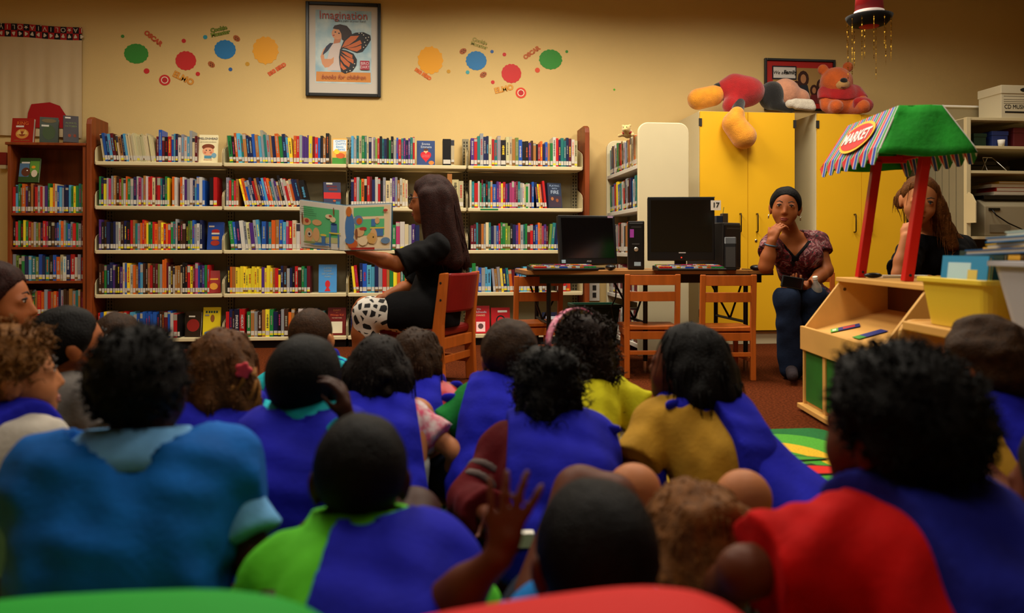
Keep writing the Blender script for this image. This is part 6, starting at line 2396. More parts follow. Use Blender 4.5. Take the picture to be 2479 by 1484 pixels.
# ---------------------------------------------------------------- the reader with the picture book
def reader():
    Z = 4.45
    rootw = at(1058, 900, Z)
    b = Body('woman in black reading a picture book aloud from the padded chair', (rootw.x, rootw.y, 0), math.radians(84), 1.0, True, .0062)
    b.root.name = 'person'
    Lw = lambda px, py, z=Z: b.loc(at(px, py, z))
    b.head(Lw(1042, 487), rotm(0, math.radians(-4), 0), 1.16)
    b.torso(Lw(1050, 742, 4.5), Lw(1064, 578), .15, belly=(0, -.02, 0), shl=Lw(1060, 598, 4.29), shr=Lw(1062, 598, 4.63), bust=1.0)
    b.arm('L', elbow=Lw(962, 640, 4.2), wrist=Lw(868, 612, 4.12), hd=Lw(838, 600, 4.12) - Lw(872, 612, 4.12), hn=b.loc(at(1000, 500, 4.2)) - b.loc(at(1000, 560, 4.2)), curl=.45, thumb=.9)
    b.arm('R', elbow=Lw(1000, 690, 4.66), wrist=Lw(935, 716, 4.5), hd=Lw(905, 728, 4.45) - Lw(935, 716, 4.5), curl=.5)
    b.leg('L', Lw(880, 755, 4.32), Lw(872, 905, 4.34), Lw(845, 922, 4.33), hip=Lw(1050, 765, 4.38))
    b.leg('R', Lw(885, 745, 4.55), Lw(900, 890, 4.55), Lw(872, 905, 4.53), hip=Lw(1050, 760, 4.56))
    b.skin(SKT)
    blk = cloth('reader_black', '#0a090b', .3)
    b.shirt(blk, .92, d=.016, low=-.05, folds=.006, sleeveflare=.012)
    # long tunic over the hips
    sdf_mesh('tunic_skirt', [cap(Lw(1062, 690, 4.5), Lw(1046, 770, 4.5), .14, .16, .05), cap(Lw(1045, 762, 4.4), Lw(968, 758, 4.36), .135, .115, .04), cap(Lw(1045, 762, 4.58), Lw(968, 755, 4.56), .13, .11, .04)], .011, blk, b.root,
             lambda Q, D: np.maximum(D + .006 * wob(Q, 36, 3), b.loc(at(1000, 790, Z))[2] - Q[:, 2]))
    m = bpy.data.materials.new('skirt_print')
    m.use_nodes = True
    nt = m.node_tree
    tc = nt.nodes.new('ShaderNodeTexCoord')
    v = nt.nodes.new('ShaderNodeTexVoronoi')
    v.feature = 'DISTANCE_TO_EDGE'
    v.inputs['Scale'].default_value = 24
    r = nt.nodes.new('ShaderNodeValToRGB')
    r.color_ramp.elements[0].position, r.color_ramp.elements[1].position = .14, .18
    r.color_ramp.elements[0].color, r.color_ramp.elements[1].color = lin('#d8d2c8'), lin('#0a0a0c')
    nt.links.new(tc.outputs['Object'], v.inputs['Vector'])
    nt.links.new(v.outputs['Distance'], r.inputs[0])
    nt.links.new(r.outputs[0], nt.nodes['Principled BSDF'].inputs['Base Color'])
    nt.nodes['Principled BSDF'].inputs['Roughness'].default_value = .85
    sdf_mesh('patterned_skirt', [cap(Lw(1040, 770, 4.38), Lw(893, 757, 4.32), .105, .078, .04), cap(Lw(1040, 765, 4.56), Lw(896, 748, 4.54), .105, .075, .04), cap(Lw(890, 757, 4.32), Lw(884, 800, 4.34), .075, .075, .03)], .010, m, b.root,
             lambda Q, D: D + .004 * wob(Q, 45, 6))
    b.shoes(cloth('dark_shoe', '#14100e'))
    hc = b.hc
    ex = []
    rs = random.Random(2)
    # long straight hair down the back and over the near shoulder
    for x, y0, lx, ly, ln in ((-.074, .012, -.02, -.05, .3), (.074, .012, .02, -.05, .3), (-.07, -.02, -.03, -.035, .33), (-.055, -.06, -.03, -.07, .36), (0, -.085, 0, -.075, .36), (.055, -.06, .02, -.06, .33), (.07, -.02, .02, -.03, .3)):
        a = b.HL(x, y0, .02)
        ex.append(cap(a, nz(a) + nz((lx, ly, -ln)), .045, .05, .03))
    b.hair(HR_, 'long', .016, (.30, 0), .005, line=[-.2, -.2, -.2, -.2, -.10, .05, .08], extra=ex, vox=.0068)
    paths = []
    for k in range(70):
        a_ = rs.uniform(2.6, 6.8)
        x, y0 = .088 * math.cos(a_), -.01 + .1 * math.sin(a_)
        p0 = b.HL(x, min(y0, .02), rs.uniform(.0, .06))
        pts = [p0]
        ln = rs.uniform(.3, .46)
        for i in range(1, 8):
            t = i / 7
            pts.append(nz(p0) + nz((-.03 * t + .01 * math.sin(6 * t + k), -.07 * t + .012 * math.sin(4 * t + k * 2), -ln * t)))
        paths.append(pts)
    o = strands('hair_strands', paths, .006, HR_, b.root)
    o['kind'] = 'stuff'
    b.face(lip='#7a3028')
    # glasses
    fr = mat('glasses_black', '#0a0a0c', rough=.3)
    L = b.HL
    g = MB()
    for sx in (-1, 1):
        g.tube([L(sx * .033 + .026 * math.cos(a_), .098, .012 + .018 * math.sin(a_)) for a_ in [2 * math.pi * i / 16 for i in range(17)]], .0022, 6)
        g.tube([L(sx * .058, .096, .016), L(sx * .078, .05, .016), L(sx * .083, -.005, .012)], .0022, 6)
    g.tube([L(-.008, .1, .014), L(.008, .1, .014)], .0022, 6)
    g.build('glasses', fr, b.root, smooth=True)
    return b


reader()


# ---------------------------------------------------------------- open picture book
def picture_book():
    Zl, Zg, Zr = 4.16, 4.06, 4.10
    g0, g1 = at(833, 606, Zg), at(833, 498, Zg)
    root = thing('open_picture_book', 'open picture book with green pages held up by the reader', 'book', g0)
    M_ = root.location
    def page(ax, bx, yA, yB, zA, name, shapes, texts, sgn):
        # outer bottom / top corners in world
        ob, ot = at(*ax) - M_, at(*bx) - M_
        ib, it = Vector((0, 0, 0)), g1 - M_
        def P(u, v, out=0.0):      # u: 0 gutter .. 1 outer
            q = (ib.lerp(ob, u)).lerp(it.lerp(ot, u), v)
            nrm = (ob - ib).cross(it - ib).normalized()
            if nrm.y > 0:
                nrm = -nrm
            bulge = .012 * math.sin(math.pi * min(1, u * 1.2)) if u < .83 else 0
            return q + nrm * (out + .010 * math.sin(math.pi * u))
        n = 12
        def sheet(poly, out, col, nm=None, b=None):
            bb = b or MB()
            bb.use(col=col)
            bb.add([P(u, v, out) for u, v in poly], [tuple(range(len(poly)))])
            return bb
        # board and page block
        b = MB()
        for out, col in ((-.012, '#4a7a90'), (-.008, '#4a7a90'), (-.007, '#e4e0d4'), (.0, '#e4e0d4')):
            pass
        vs, fs = [], []
        for i in range(n + 1):
            for out in (-.012, 0):
                for v in (0, 1):
                    vs.append(P(i / n, v, out))
        for i in range(n):
            o_ = 4 * i
            fs += [(o_ + 2, o_ + 6, o_ + 7, o_ + 3), (o_ + 0, o_ + 1, o_ + 5, o_ + 4), (o_ + 1, o_ + 3, o_ + 7, o_ + 5), (o_ + 0, o_ + 4, o_ + 6, o_ + 2)]
        fs += [(4 * n, 4 * n + 1, 4 * n + 3, 4 * n + 2), (0, 2, 3, 1)]
        b.use(col='#e6e2d8').add(vs, fs)
        b.build(name, M_PRINT, root)
        vs, fs = [], []
        for i in range(n + 1):
            u = i / n * 1.03
            for out in (-.016, -.0125):
                for v in (-.02, 1.02):
                    vs.append(P(u, v, out))
        for i in range(n):
            o_ = 4 * i
            fs += [(o_ + 2, o_ + 6, o_ + 7, o_ + 3), (o_ + 0, o_ + 1, o_ + 5, o_ + 4), (o_ + 1, o_ + 3, o_ + 7, o_ + 5), (o_ + 0, o_ + 4, o_ + 6, o_ + 2)]
        fs += [(4 * n, 4 * n + 1, 4 * n + 3, 4 * n + 2)]
        MB().use(col='#3a6a88').add(vs, fs).build('cover_board', M_PRINT, root)
        b = MB()
        for k, (col, kind, cx, cz, w, h) in enumerate(shapes):
            poly = sub_poly(kind, cx, cz, w, h, 18)
            if kind == 'rect':      # split so that it follows the curve of the page
                m = 8
                for i in range(m):
                    x0, x1 = cx - w / 2 + w * i / m, cx - w / 2 + w * (i + 1) / m
                    b.use(col=col).add([P(x0, cz - h / 2, .0008 + .0004 * k), P(x1, cz - h / 2, .0008 + .0004 * k), P(x1, cz + h / 2, .0008 + .0004 * k), P(x0, cz + h / 2, .0008 + .0004 * k)], [(0, 1, 2, 3)])
            else:
                b.use(col=col).add([P(u, v, .0008 + .0004 * k) for u, v in poly], [tuple(range(len(poly)))])
        b.build('illustration', M_PRINT, root)
    gn, tan, br, rd, bl, yl, cr = '#62c484', '#e0b07c', '#8a5434', '#b84438', '#4a7ab8', '#e8cc50', '#f0d8b0'
    left = [(gn, 'rect', .5, .52, .80, .74), ('#c8c88a', 'rect', .5, .2, .80, .12), (tan, 'ell', .78, .28, .2, .3), (tan, 'ell', .84, .56, .24, .16), (tan, 'ell', .6, .3, .16, .3), (tan, 'ell', .58, .56, .22, .13),
            (rd, 'ell', .82, .58, .1, .08), (br, 'ell', .93, .62, .04, .26), ('#d8d0c0', 'ell', .76, .3, .1, .12), ('#20140c', 'ell', .76, .3, .05, .06), (bl, 'rect', .2, .46, .13, .2), ('#203a70', 'ell', .2, .56, .13, .05), (cr, 'ell', .22, .66, .12, .12), (cr, 'ell', .3, .72, .16, .1),
            (rd, 'ell', .27, .73, .07, .05), (br, 'ell', .2, .84, .03, .18), (yl, 'rect', .18, .36, .24, .03), (bl, 'rect', .28, .2, .03, .3), (bl, 'rect', .1, .2, .03, .3), (yl, 'ell', .42, .3, .14, .05), (bl, 'rect', .42, .18, .08, .2), (bl, 'ell', .5, .1, .5, .06),
            ('#8a9a60', 'ell', .75, .12, .3, .05)]
    for i, wd in enumerate((.26, .34, .28, .42, .4)):
        left.append(('#3a6a4a', 'rect', .80 - (.0 if i < 2 else .03), .87 - .042 * i, wd, .009))
    right = [(cr, 'rect', .5, .5, .94, .94), (gn, 'rect', .52, .84, .64, .2), (gn, 'rect', .54, .5, .62, .36), (bl, 'ell', .12, .5, .2, .7), ('#6a8ab0', 'ell', .3, .66, .2, .22), ('#c8602a', 'ell', .32, .64, .12, .14), ('#c8702a', 'ell', .1, .86, .12, .22), (bl, 'rect', .62, .6, .09, .16), (tan, 'ell', .7, .64, .1, .14), (yl, 'rect', .7, .48, .3, .03),
             (bl, 'rect', .7, .38, .26, .16), (tan, 'ell', .32, .4, .22, .2), (rd, 'ell', .4, .47, .16, .08), (br, 'ell', .26, .36, .06, .24), (tan, 'ell', .62, .3, .16, .34), ('#d8a860', 'ell', .58, .26, .2, .24), ('#20140c', 'ell', .62, .28, .03, .04), (cr, 'ell', .4, .2, .2, .2),
             ('#6a8ab0', 'ell', .88, .2, .2, .14), ('#c8602a', 'ell', .18, .14, .22, .2), (bl, 'ell', .12, .22, .2, .16), (rd, 'ell', .87, .86, .1, .06), ('#a82a20', 'rect', .4, .03, .5, .05)]
    page((728, 598, Zl), (725, 484, Zl), 0, 0, 0, 'left_pages', left, (), -1)
    page((946, 604, Zr), (948, 493, Zr), 0, 0, 0, 'right_pages', right, (), 1)
    MB().use(col='#3a6a88').box(-.012, .012, .012, .016, -.003, (g1 - M_).z + .003).build('spine', M_PRINT, root)


picture_book()


# ---------------------------------------------------------------- woman resting her chin on her hand
def woman_chin():
    rw = at(1950, 780, 4.95)
    b = Body('woman in a patterned top resting chin on hand, holding a phone', (rw.x, rw.y, 0), math.radians(160), 1.0, True, .0062)
    Lw = lambda px, py, z: b.loc(at(px, py, z))
    b.head(Lw(1901, 505, 4.74), rotm(math.radians(-6), math.radians(-2), math.radians(5)), 1.08)
    b.torso(Lw(1948, 728, 4.98), Lw(1921, 572, 4.82), .15, shr=Lw(1869, 592, 4.77), shl=Lw(1979, 585, 4.86), bust=1.1)
    b.arm('R', elbow=Lw(1854, 645, 4.58), wrist=Lw(1868, 584, 4.56), hd=Lw(1880, 552, 4.57) - Lw(1868, 584, 4.56), hn=Lw(1905, 560, 4.62) - Lw(1872, 560, 4.56), curl=.75, thumb=.35)
    b.arm('L', elbow=Lw(2000, 655, 4.78), wrist=Lw(1958, 692, 4.62), hd=Lw(1918, 696, 4.53) - Lw(1958, 692, 4.62), hn=(0, 0, 1), curl=.6)
    b.leg('R', Lw(1905, 722, 4.56), Lw(1916, 890, 4.62), Lw(1918, 908, 4.42), hip=Lw(1927, 742, 4.93))
    b.leg('L', Lw(1968, 716, 4.6), Lw(1978, 885, 4.68), Lw(1990, 900, 4.5), hip=Lw(1978, 740, 4.98))
    b.skin(SKT)
    m = bpy.data.materials.new('paisley_print')
    m.use_nodes = True
    nt = m.node_tree
    tc = nt.nodes.new('ShaderNodeTexCoord')
    ns = nt.nodes.new('ShaderNodeTexNoise')
    ns.inputs['Scale'].default_value = 16
    ns.inputs['Distortion'].default_value = 2.5
    r = nt.nodes.new('ShaderNodeValToRGB')
    el = r.color_ramp.elements
    el[0].position, el[0].color = .36, lin('#0c080c')
    el[1].position, el[1].color = .44, lin('#6a0f1c')
    for pos_, c in ((.5, '#180a12'), (.55, '#8a1424'), (.6, '#9a8480'), (.63, '#140c14'), (.7, '#a03040')):
        e = el.new(pos_)
        e.color = lin(c)
    nt.links.new(tc.outputs['Object'], ns.inputs['Vector'])
    nt.links.new(ns.outputs['Fac'], r.inputs[0])
    nt.links.new(r.outputs[0], nt.nodes['Principled BSDF'].inputs['Base Color'])
    nt.nodes['Principled BSDF'].inputs['Roughness'].default_value = .8
    c = b.nk + nz((0, .02, 0))
    b.shirt(m, .42, d=.013, vneck=((c[0] - .0, c[1], c[2] + .03), .15, .85), folds=.004, sleeveflare=.01, neckdrop=.0)
    # black neckline band
    P = [inflate(p_, .0165) for p_ in b.g['torso']]
    def band(Q, D):
        z = Q[:, 2] - (c[2] + .03 - .15)
        d = np.abs(Q[:, 0] - c[0]) - np.maximum(0, z * .85)
        ring = np.maximum(d - .022, -(d + .0005))
        ring = np.where(z < -.01, np.maximum(ring, np.abs(z) - .03), ring)
        return np.maximum(np.maximum(D, ring * .75), -(Q[:, 1] - c[1] + .0))
    sdf_mesh('neckline_band', P, .006, cloth('band_black', '#0a080a'), b.root, band)
    b.pants(cloth('jeans', '#1c2840', .35), 2.0, name='jeans', flare=.012)
    b.shoes(cloth('trainer', '#3a3236', .5), 'trainer')
    b.hair(HK, 'short', .012, amp=.002, line=[-.10, -.09, -.08, -.045, .01, .07, .088])
    MB().ell(b.HL(0, -.11, .045), (.04, .035, .04), 16).build('hair_bun', HK, b.root, smooth=True)
    b.face(lip='#8a3a30')
    for sx in (-1, 1):
        MB().tube([b.HL(sx * .082, .0, -.036), b.HL(sx * .083, .0, -.06)], .0035, 8).build('earring', M_CHROME, b.root, smooth=True)
    w = b.g['wrR']
    e = b.g['elR']
    q = w + (e - w) * .16
    d = (e - w) / np.linalg.norm(e - w)
    x = np.cross(d, nz((0, 1, 0)))
    x /= np.linalg.norm(x)
    y = np.cross(d, x)
    MB().tube([q + (x * math.cos(a) + y * math.sin(a)) * .031 for a in [2 * math.pi * i / 20 for i in range(21)]], .004, 6).build('bracelet', mat('bracelet', '#3a5a70', rough=.4), b.root, smooth=True)
    # phone held in the left hand
    pw = at(1918, 684, 4.52)
    ph = thing('phone', 'black phone held over the seated woman\'s knee', 'phone', pw, math.radians(-20))
    ph.rotation_euler = (math.radians(-12), math.radians(10), math.radians(-20))
    MB().box(-.06, .06, -.006, .006, -.034, .034).build('case', M_BLACK, ph, bevel=.005)
    MB().box(-.05, .05, -.0068, -.006, -.028, .028).build('screen', M_SCREEN, ph)
    # bottle by her hip
    bw = at(1979, 716, 4.56)
    bt = thing('water_bottle', 'small clear bottle lying in the lap of the seated woman', 'bottle', bw, 0)
    bt.rotation_euler = (math.radians(12), math.radians(-14), 0)
    MB().lathe([(.001, -.05), (.027, -.05), (.03, -.04), (.028, 0), (.03, .03), (.026, .06), (.012, .085), (.012, .1)], 18).build('bottle_body', mat('clear_bottle', '#a8a8a0', rough=.1, spec=.8, alpha=.7), bt, smooth=True)
    MB().lathe([(.014, .1), (.014, .115), (.001, .115)], 14).build('bottle_cap', M_WHITE, bt)


woman_chin()


# ---------------------------------------------------------------- woman behind the market stand
def woman_market():
    rw = at(2300, 800, 4.35)
    b = Body('woman in a black shirt leaning on her fist behind the market stand', (rw.x, rw.y, 0), math.radians(150), 1.0, True, .0062)
    Lw = lambda px, py, z: b.loc(at(px, py, z))
    b.head(Lw(2226, 488, 4.18), rotm(math.radians(4), math.radians(-14), math.radians(8)), 1.12)
    b.torso(Lw(2308, 760, 4.4), Lw(2268, 572, 4.3), .15, shr=Lw(2212, 600, 4.22), shl=Lw(2330, 600, 4.38), bust=1.0)
    b.arm('R', elbow=Lw(2180, 664, 3.98), wrist=Lw(2194, 574, 4.0), hd=Lw(2203, 546, 4.03) - Lw(2194, 574, 4.0), hn=Lw(2240, 550, 4.1) - Lw(2198, 550, 4.0), curl=1.15, thumb=.8)
    b.arm('L', elbow=Lw(2345, 690, 4.2), wrist=Lw(2270, 678, 4.05), hd=Lw(2235, 676, 4.02) - Lw(2270, 678, 4.05), curl=.6)
    b.leg('R', Lw(2250, 745, 4.12), Lw(2255, 900, 4.15), Lw(2240, 922, 4.05), hip=Lw(2285, 775, 4.4))
    b.leg('L', Lw(2330, 745, 4.15), Lw(2335, 900, 4.2), Lw(2330, 922, 4.1), hip=Lw(2335, 775, 4.42))
    b.skin(SKL)
    blk = cloth('shirt_black', '#0b0a0c', .3)
    b.shirt(blk, .9, d=.018, folds=.006)
    b.pants(cloth('dark_trousers', '#14141a'), 2.0)
    b.shoes(cloth('dark_shoe', '#14100e'))
    ex = []
    for x, y0, q in ((-.06, -.05, (-.09, -.07, -.30)), (-.02, -.09, (-.10, -.08, -.30)), (-.075, -.01, (-.075, -.05, -.22)), (-.05, -.08, (-.14, -.09, -.22))):
        a = b.HL(x, y0, .0)
        ex.append(cap(a, nz(a) + nz(q), .042, .03, .03))
    hm = hairmat('hair_blond', '#6a3e18')
    tufts(b, b.hair(hm, 'long', .012, (.02, 0), .0035, line=[-.14, -.12, -.08, -.01, .05, .088, .1], extra=ex, vox=.0068), 160, .1, hm, r=.003)
    b.face(iris='#3a4a50', lip='#8a4438')
    # a chair under her
    s_ = at(2315, 800, 4.5)
    wood_chair('small wooden chair behind the market stand under the woman in black', (s_.x + .05, s_.y + .12, 0), math.radians(155), 1.0)


woman_market()
# ---------------------------------------------------------------- children on the floor
def kid(label, px, py, Z, face, sk, S=.9, hs=.97, lean=1, hyaw=0, hpitch=6, hroll=0, legs='cross', arms=('lap', 'lap'), vox=.0075, side=0.0, shw=.108):
    hw = at(px, py, Z)
    hw.z -= .022
    yaw = math.radians(face)
    hz = hw.z
    nkz = hz - .1 * S
    pz = .08 * S
    Lt = .33 * S
    dz = nkz - pz
    off = math.sqrt(max(0, Lt * Lt - dz * dz)) * lean if dz < Lt else .03 * lean
    fwd = Vector((-math.sin(yaw), math.cos(yaw), 0))
    right = Vector((math.cos(yaw), math.sin(yaw), 0))
    root = hw - fwd * (off + .018) - right * side
    b = Body(label, (root.x, root.y, 0), yaw, S, False, vox)
    nk = nz((side * .8, off, nkz))
    b.head(nz((side, off + .018, hz)), rotm(math.radians(hyaw), math.radians(hpitch), math.radians(hroll)), hs)
    b.torso((0, 0, pz), nk, shw * S, belly=(0, -.03 * S if lean > 0 else -.0, 0))
    for s_, a in zip('LR', arms):
        sx = -1 if s_ == 'L' else 1
        if a == 'lap':
            b.arm(s_, wrist=(sx * .06, max(.17, off + .12) * 1.0, .13 * S + .03), pole=(sx * 1.2, -.6, -.3), curl=.6)
        elif a == 'knee':
            b.arm(s_, wrist=(sx * .16, max(.16, off + .1), .16), pole=(sx, -.6, -.2), curl=.6)
        elif a == 'down':
            b.arm(s_, wrist=(sx * .2, off + .02, .05), pole=(sx, -.8, 0), curl=.3, hd=(0, 1, -.1))
        elif isinstance(a, dict):
            q = dict(a)
            for kk in ('elbow', 'wrist'):
                if kk in q:
                    q[kk] = b.loc(at(*q[kk]))
            for kk in ('hd', 'hn'):
                if kk in q:
                    q[kk] = b.loc(Vector(b.root.location) + Vector(q[kk]))
            b.arm(s_, **q)
    o = off * (0 if lean > 0 else 0)
    if legs == 'cross':
        b.leg('R', (.215 * S, .19 * S, .085 * S), (-.05 * S, .25 * S, .05 * S), (-.14 * S, .27 * S, .04 * S))
        b.leg('L', (-.215 * S, .19 * S, .085 * S), (.06 * S, .30 * S, .045 * S), (.15 * S, .32 * S, .035 * S))
    elif legs == 'up':
        b.leg('R', (.12 * S, .22 * S, .29 * S), (.1 * S, .31 * S, .06 * S), (.11 * S, .42 * S, .03 * S))
        b.leg('L', (-.12 * S, .22 * S, .29 * S), (-.1 * S, .31 * S, .06 * S), (-.11 * S, .42 * S, .03 * S))
    elif isinstance(legs, dict):
        for s_, (k_, a_, t_) in legs.items():
            b.leg(s_, b.loc(at(*k_)), b.loc(at(*a_)), b.loc(at(*t_)))
    b.skin(sk)
    return b


SHO = cloth('dark_shoe', '#14100e')
DNM = cloth('navy_shorts', '#101828')
TQ = cloth('turquoise_cloth', '#1fa8b4')


def finish(b, pants=DNM, upto=1.0, shoe=SHO):
    b.pants(pants, upto)
    b.shoes(shoe)


# boy in the wide blue smock
b = kid('child in a wide mid-blue smock over a light blue collar, nearest at left', 340, 918, 1.36, 4, SKD, 1.02, .92, 1, hyaw=-8, hpitch=4, arms=('lap', dict(elbow=(625, 1380, 1.30), wrist=(660, 1440, 1.12), curl=.5)), shw=.128)
tufts(b, b.hair(HK, 'afro', .012, amp=.004, freq=120, extra=[ellp(b.HL(.02, -.02, .10), (.03, .03, .02), None, .03)]), 500, .013, HK, 'curl', .0022)
LB = cloth('light_blue_cloth', '#6aa6dc')
b.shirt(LB, .72, d=.016, sleeveflare=.014)
b.collar(LB, .066, .03, flare=.044)
b.apron(cloth('smock_blue', '#0d5fb4', .25), .195, d=.036, flare=.12, bottom=.05, neckhole=.112, deep=.06, folds=.009, name='smock')
MB().box(-.02, .012, -.012, -.009, -.006, .008).build('collar_tag', M_WHITE, b.root, loc=Vector((b.nk + nz((.0, -.098, -.03))).tolist()))
finish(b)

# child in red at the right
b = kid('child in a red shirt and dark blue apron, nearest at right', 2155, 1020, 1.16, 12, SKB, 1.06, .98, 1, hyaw=14, hpitch=4, arms=(dict(elbow=(1800, 1385, 1.08), wrist=(1700, 1480, 1.25), curl=.5), 'lap'), shw=.128)
_h = b.hair(HK, 'afro', .03, amp=.005, freq=110, extra=[ellp(b.HL(.03, -.04, .02), (.08, .075, .08), None, .05)], line=[-.1, -.1, -.08, -.03, .03, .066, .075])
tufts(b, _h, 900, .015, HK, 'curl', .0022)
b.shirt(cloth('red_cloth', '#c80e0c', .25), .82, d=.018, sleeveflare=.02, folds=.008)
b.apron(cloth('apron_dark_blue', '#1a2088', .25), .125, dx=.062, d=.03, flare=.2, bottom=.05, tilt=.06, neckhole=.06)
finish(b)

# bright green child
b = kid('child in bright green shirt with slipping blue apron, front centre left', 873, 1130, 1.22, 2, SKD, .94, .88, 1, hpitch=-4, legs={'L': ((778, 1318, 1.48), (790, 1420, 1.62), (785, 1440, 1.75)), 'R': ((1000, 1250, 1.5), (990, 1420, 1.62), (990, 1440, 1.75))}, shw=.115)
b.hair(HK, 'short', .008, amp=.0015, line=None)
GRN = cloth('bright_green_cloth', '#62d030', .2)
b.shirt(GRN, .7, d=.016, sleeveflare=.014)
b.collar(GRN, .062, .045, flare=.036)
b.apron(APR, .115, dx=.075, d=.03, flare=.1, bottom=.03, tilt=-.1, neckhole=.1, deep=.07)
sdf_mesh('apron_strap', [cap(b.nk + nz((.03, -.105, -.07)), b.nk + nz((-.06, -.115, -.085)), .026, .022, .02), cap(b.nk + nz((-.06, -.115, -.085)), b.shL + nz((-.03, -.06, -.03)), .022, .016, .02)], .007, APR, b.root, lambda Q, D: D + .003 * wob(Q, 60, 4))
b.bow(APR, b.shL + nz((-.035, -.065, -.03)), sc=1.4)
finish(b)

# child with a raised hand, leaning back
b = kid('child leaning back with one hand raised and spread, front centre', 1436, 1322, 1.06, -4, SKB, .92, .98, -1, hpitch=8, hyaw=6,
        legs={'L': ((1405, 1195, 1.52), (1415, 1330, 1.66), (1410, 1360, 1.75)), 'R': ((1478, 1215, 1.50), (1480, 1330, 1.66), (1480, 1360, 1.75))},
        arms=(dict(elbow=(1085, 1462, 1.06), wrist=(1205, 1352, 1.03), hd=(.25, .1, 1), hn=(.1, .8, -.1), curl=.16, spread=.34, thumb=.1, thumbdir=(-.75, .15, .62)), 'lap'), vox=.0055)
b.hair(HK, 'short', .008, amp=.0015, line=None)
b.shirt(cloth('sky_blue_cloth', '#1270b8', .2), .6)
finish(b)

# child with coiled braid
b = kid('child with head bowed low beside the red shirted one, front row', 1678, 1318, 1.28, 0, SKL, .9, .98, -1, hpitch=-14,
        legs={'L': ((1535, 1188, 1.56), (1540, 1320, 1.72), (1540, 1345, 1.82)), 'R': ((1800, 1205, 1.52), (1790, 1340, 1.66), (1790, 1365, 1.75))})
br = hairmat('hair_coil', '#7a4c20')
ex = []
for k in range(14):
    a0, a1 = 2 * math.pi * k / 14, 2 * math.pi * (k + 1) / 14
    q = lambda a: b.HL(.01 + .052 * math.cos(a), -.085 - .012 * math.sin(a), .03 + .045 * math.sin(a))
    ex.append(cap(q(a0), q(a1), .019 + .004 * (k % 2), .023 - .004 * (k % 2), .006))
ex.append(ellp(b.HL(.01, -.095, .028), (.02, .014, .018), None, .006))
tufts(b, b.hair(br, 'long', .014, (.02, 0), .005, extra=ex, line=[-.1, -.1, -.07, -.03, .03, .066, .075], vox=.0045), 300, .05, br, r=.0025)
b.shirt(cloth('olive_cloth', '#3a3420'), .6)
finish(b)

# turquoise collar
b = kid('child in blue apron over turquoise collar, hand at the face', 744, 908, 1.8, -6, SKD, .96, .98, 1, hyaw=-14, hpitch=8, arms=('down', dict(elbow=(845, 1085, 1.62), wrist=(842, 1015, 1.66), hd=(-.12, .05, .7), hn=(-.6, .2, .1), curl=.5)), shw=.115)
b.hair(HK, 'short', .009, amp=.0015, line=None)
b.shirt(TQ, .75, d=.016, sleeveflare=.014)
b.collar(TQ, .066, .05, flare=.034)
b.apron(APR, .135, d=.03, flare=.18, bottom=.03, neckhole=.102, deep=.07)
finish(b)

# girl with curls and a pink hair flower
b = kid('child with a pink hair flower, blue apron and turquoise ruffle', 540, 885, 2.08, 2, SKL, .9, .98, 1, hyaw=-6, hpitch=4, arms=('lap', 'down'))
lb = hairmat('hair_honey', '#5a3616')
pc = b.HL(.07, -.07, .015)
ex = [cap(pc, nz(pc) + nz((.02, -.02, -.10)), .03, .035, .02), cap(nz(pc) + nz((.02, -.02, -.10)), nz(pc) + nz((-.005, -.02, -.19)), .034, .012, .02)]
tufts(b, b.hair(lb, 'long', .014, (.05, .0), .004, extra=ex, line=[-.12, -.12, -.08, -.03, .03, .066, .075]), 300, .05, lb, r=.003)
paths = []
rs = random.Random(9)
for k in range(46):
    p0 = nz(pc) + nz((rs.uniform(-.03, .03), rs.uniform(-.025, .02), rs.uniform(-.03, .02)))
    ph, am = rs.uniform(0, 6.3), rs.uniform(.008, .018)
    paths.append([p0 + nz((.015 * t * 2 + am * math.sin(9 * t + ph), -.02 * t + am * math.cos(9 * t + ph), -.22 * t)) for t in [i / 12 for i in range(13)]])
o = strands('curls', paths, .006, hairmat('hair_gold', '#8a5a24'), b.root)
o['kind'] = 'stuff'
pf = nz(pc) + nz((.01, -.035, .015))
sdf_mesh('hair_flower', [ellp(pf + nz((.014 * math.cos(a), -.004, .014 * math.sin(a))), (.009, .005, .009), None, .004) for a in (0, 1.26, 2.51, 3.77, 5.03)] + [ellp(pf, (.01, .009, .01), None, .004)], .004, mat('flower_pink', '#d83a4a', rough=.7), b.root)
b.shirt(TQ, .5, d=.014, sleeveflare=.028, folds=.008)
b.collar(TQ, .052, .016)
b.apron(APR, .118, d=.028, flare=.2, neckhole=.062)
finish(b, TQ)

# grey T-shirt
b = kid('child in a grey T-shirt leaning forward at the left', 176, 822, 2.34, -38, SKT, .98, 1.0, 1, hyaw=-22, hpitch=8, arms=('lap', 'knee'), legs='up')
b.hair(HK, 'short', .013, amp=.0025, line=None)
b.face(brow='#0a0605')
b.shirt(cloth('grey_cloth', '#6a6460', .2), .8, d=.018, folds=.008, sleeveflare=.016)
finish(b, cloth('orange_shorts', '#a82a10'))

# left edge, white shirt
b = kid('child in white shirt and blue apron cut by the left edge', 28, 895, 1.78, -26, SKL, .96, .98, 1, hyaw=-34, hpitch=4)
tufts(b, b.hair(HL_, 'afro', .018, amp=.006, freq=90, line=[-.09, -.085, -.06, -.01, .03, .055, .07]), 500, .03, HL_, 'curl', .0025)
b.shirt(cloth('white_cloth', '#b8b0a4', .15), .8, d=.016, folds=.007, sleeveflare=.014)
b.apron(APR, .11, dx=-.02, d=.028, flare=.1)
b.face()
finish(b)

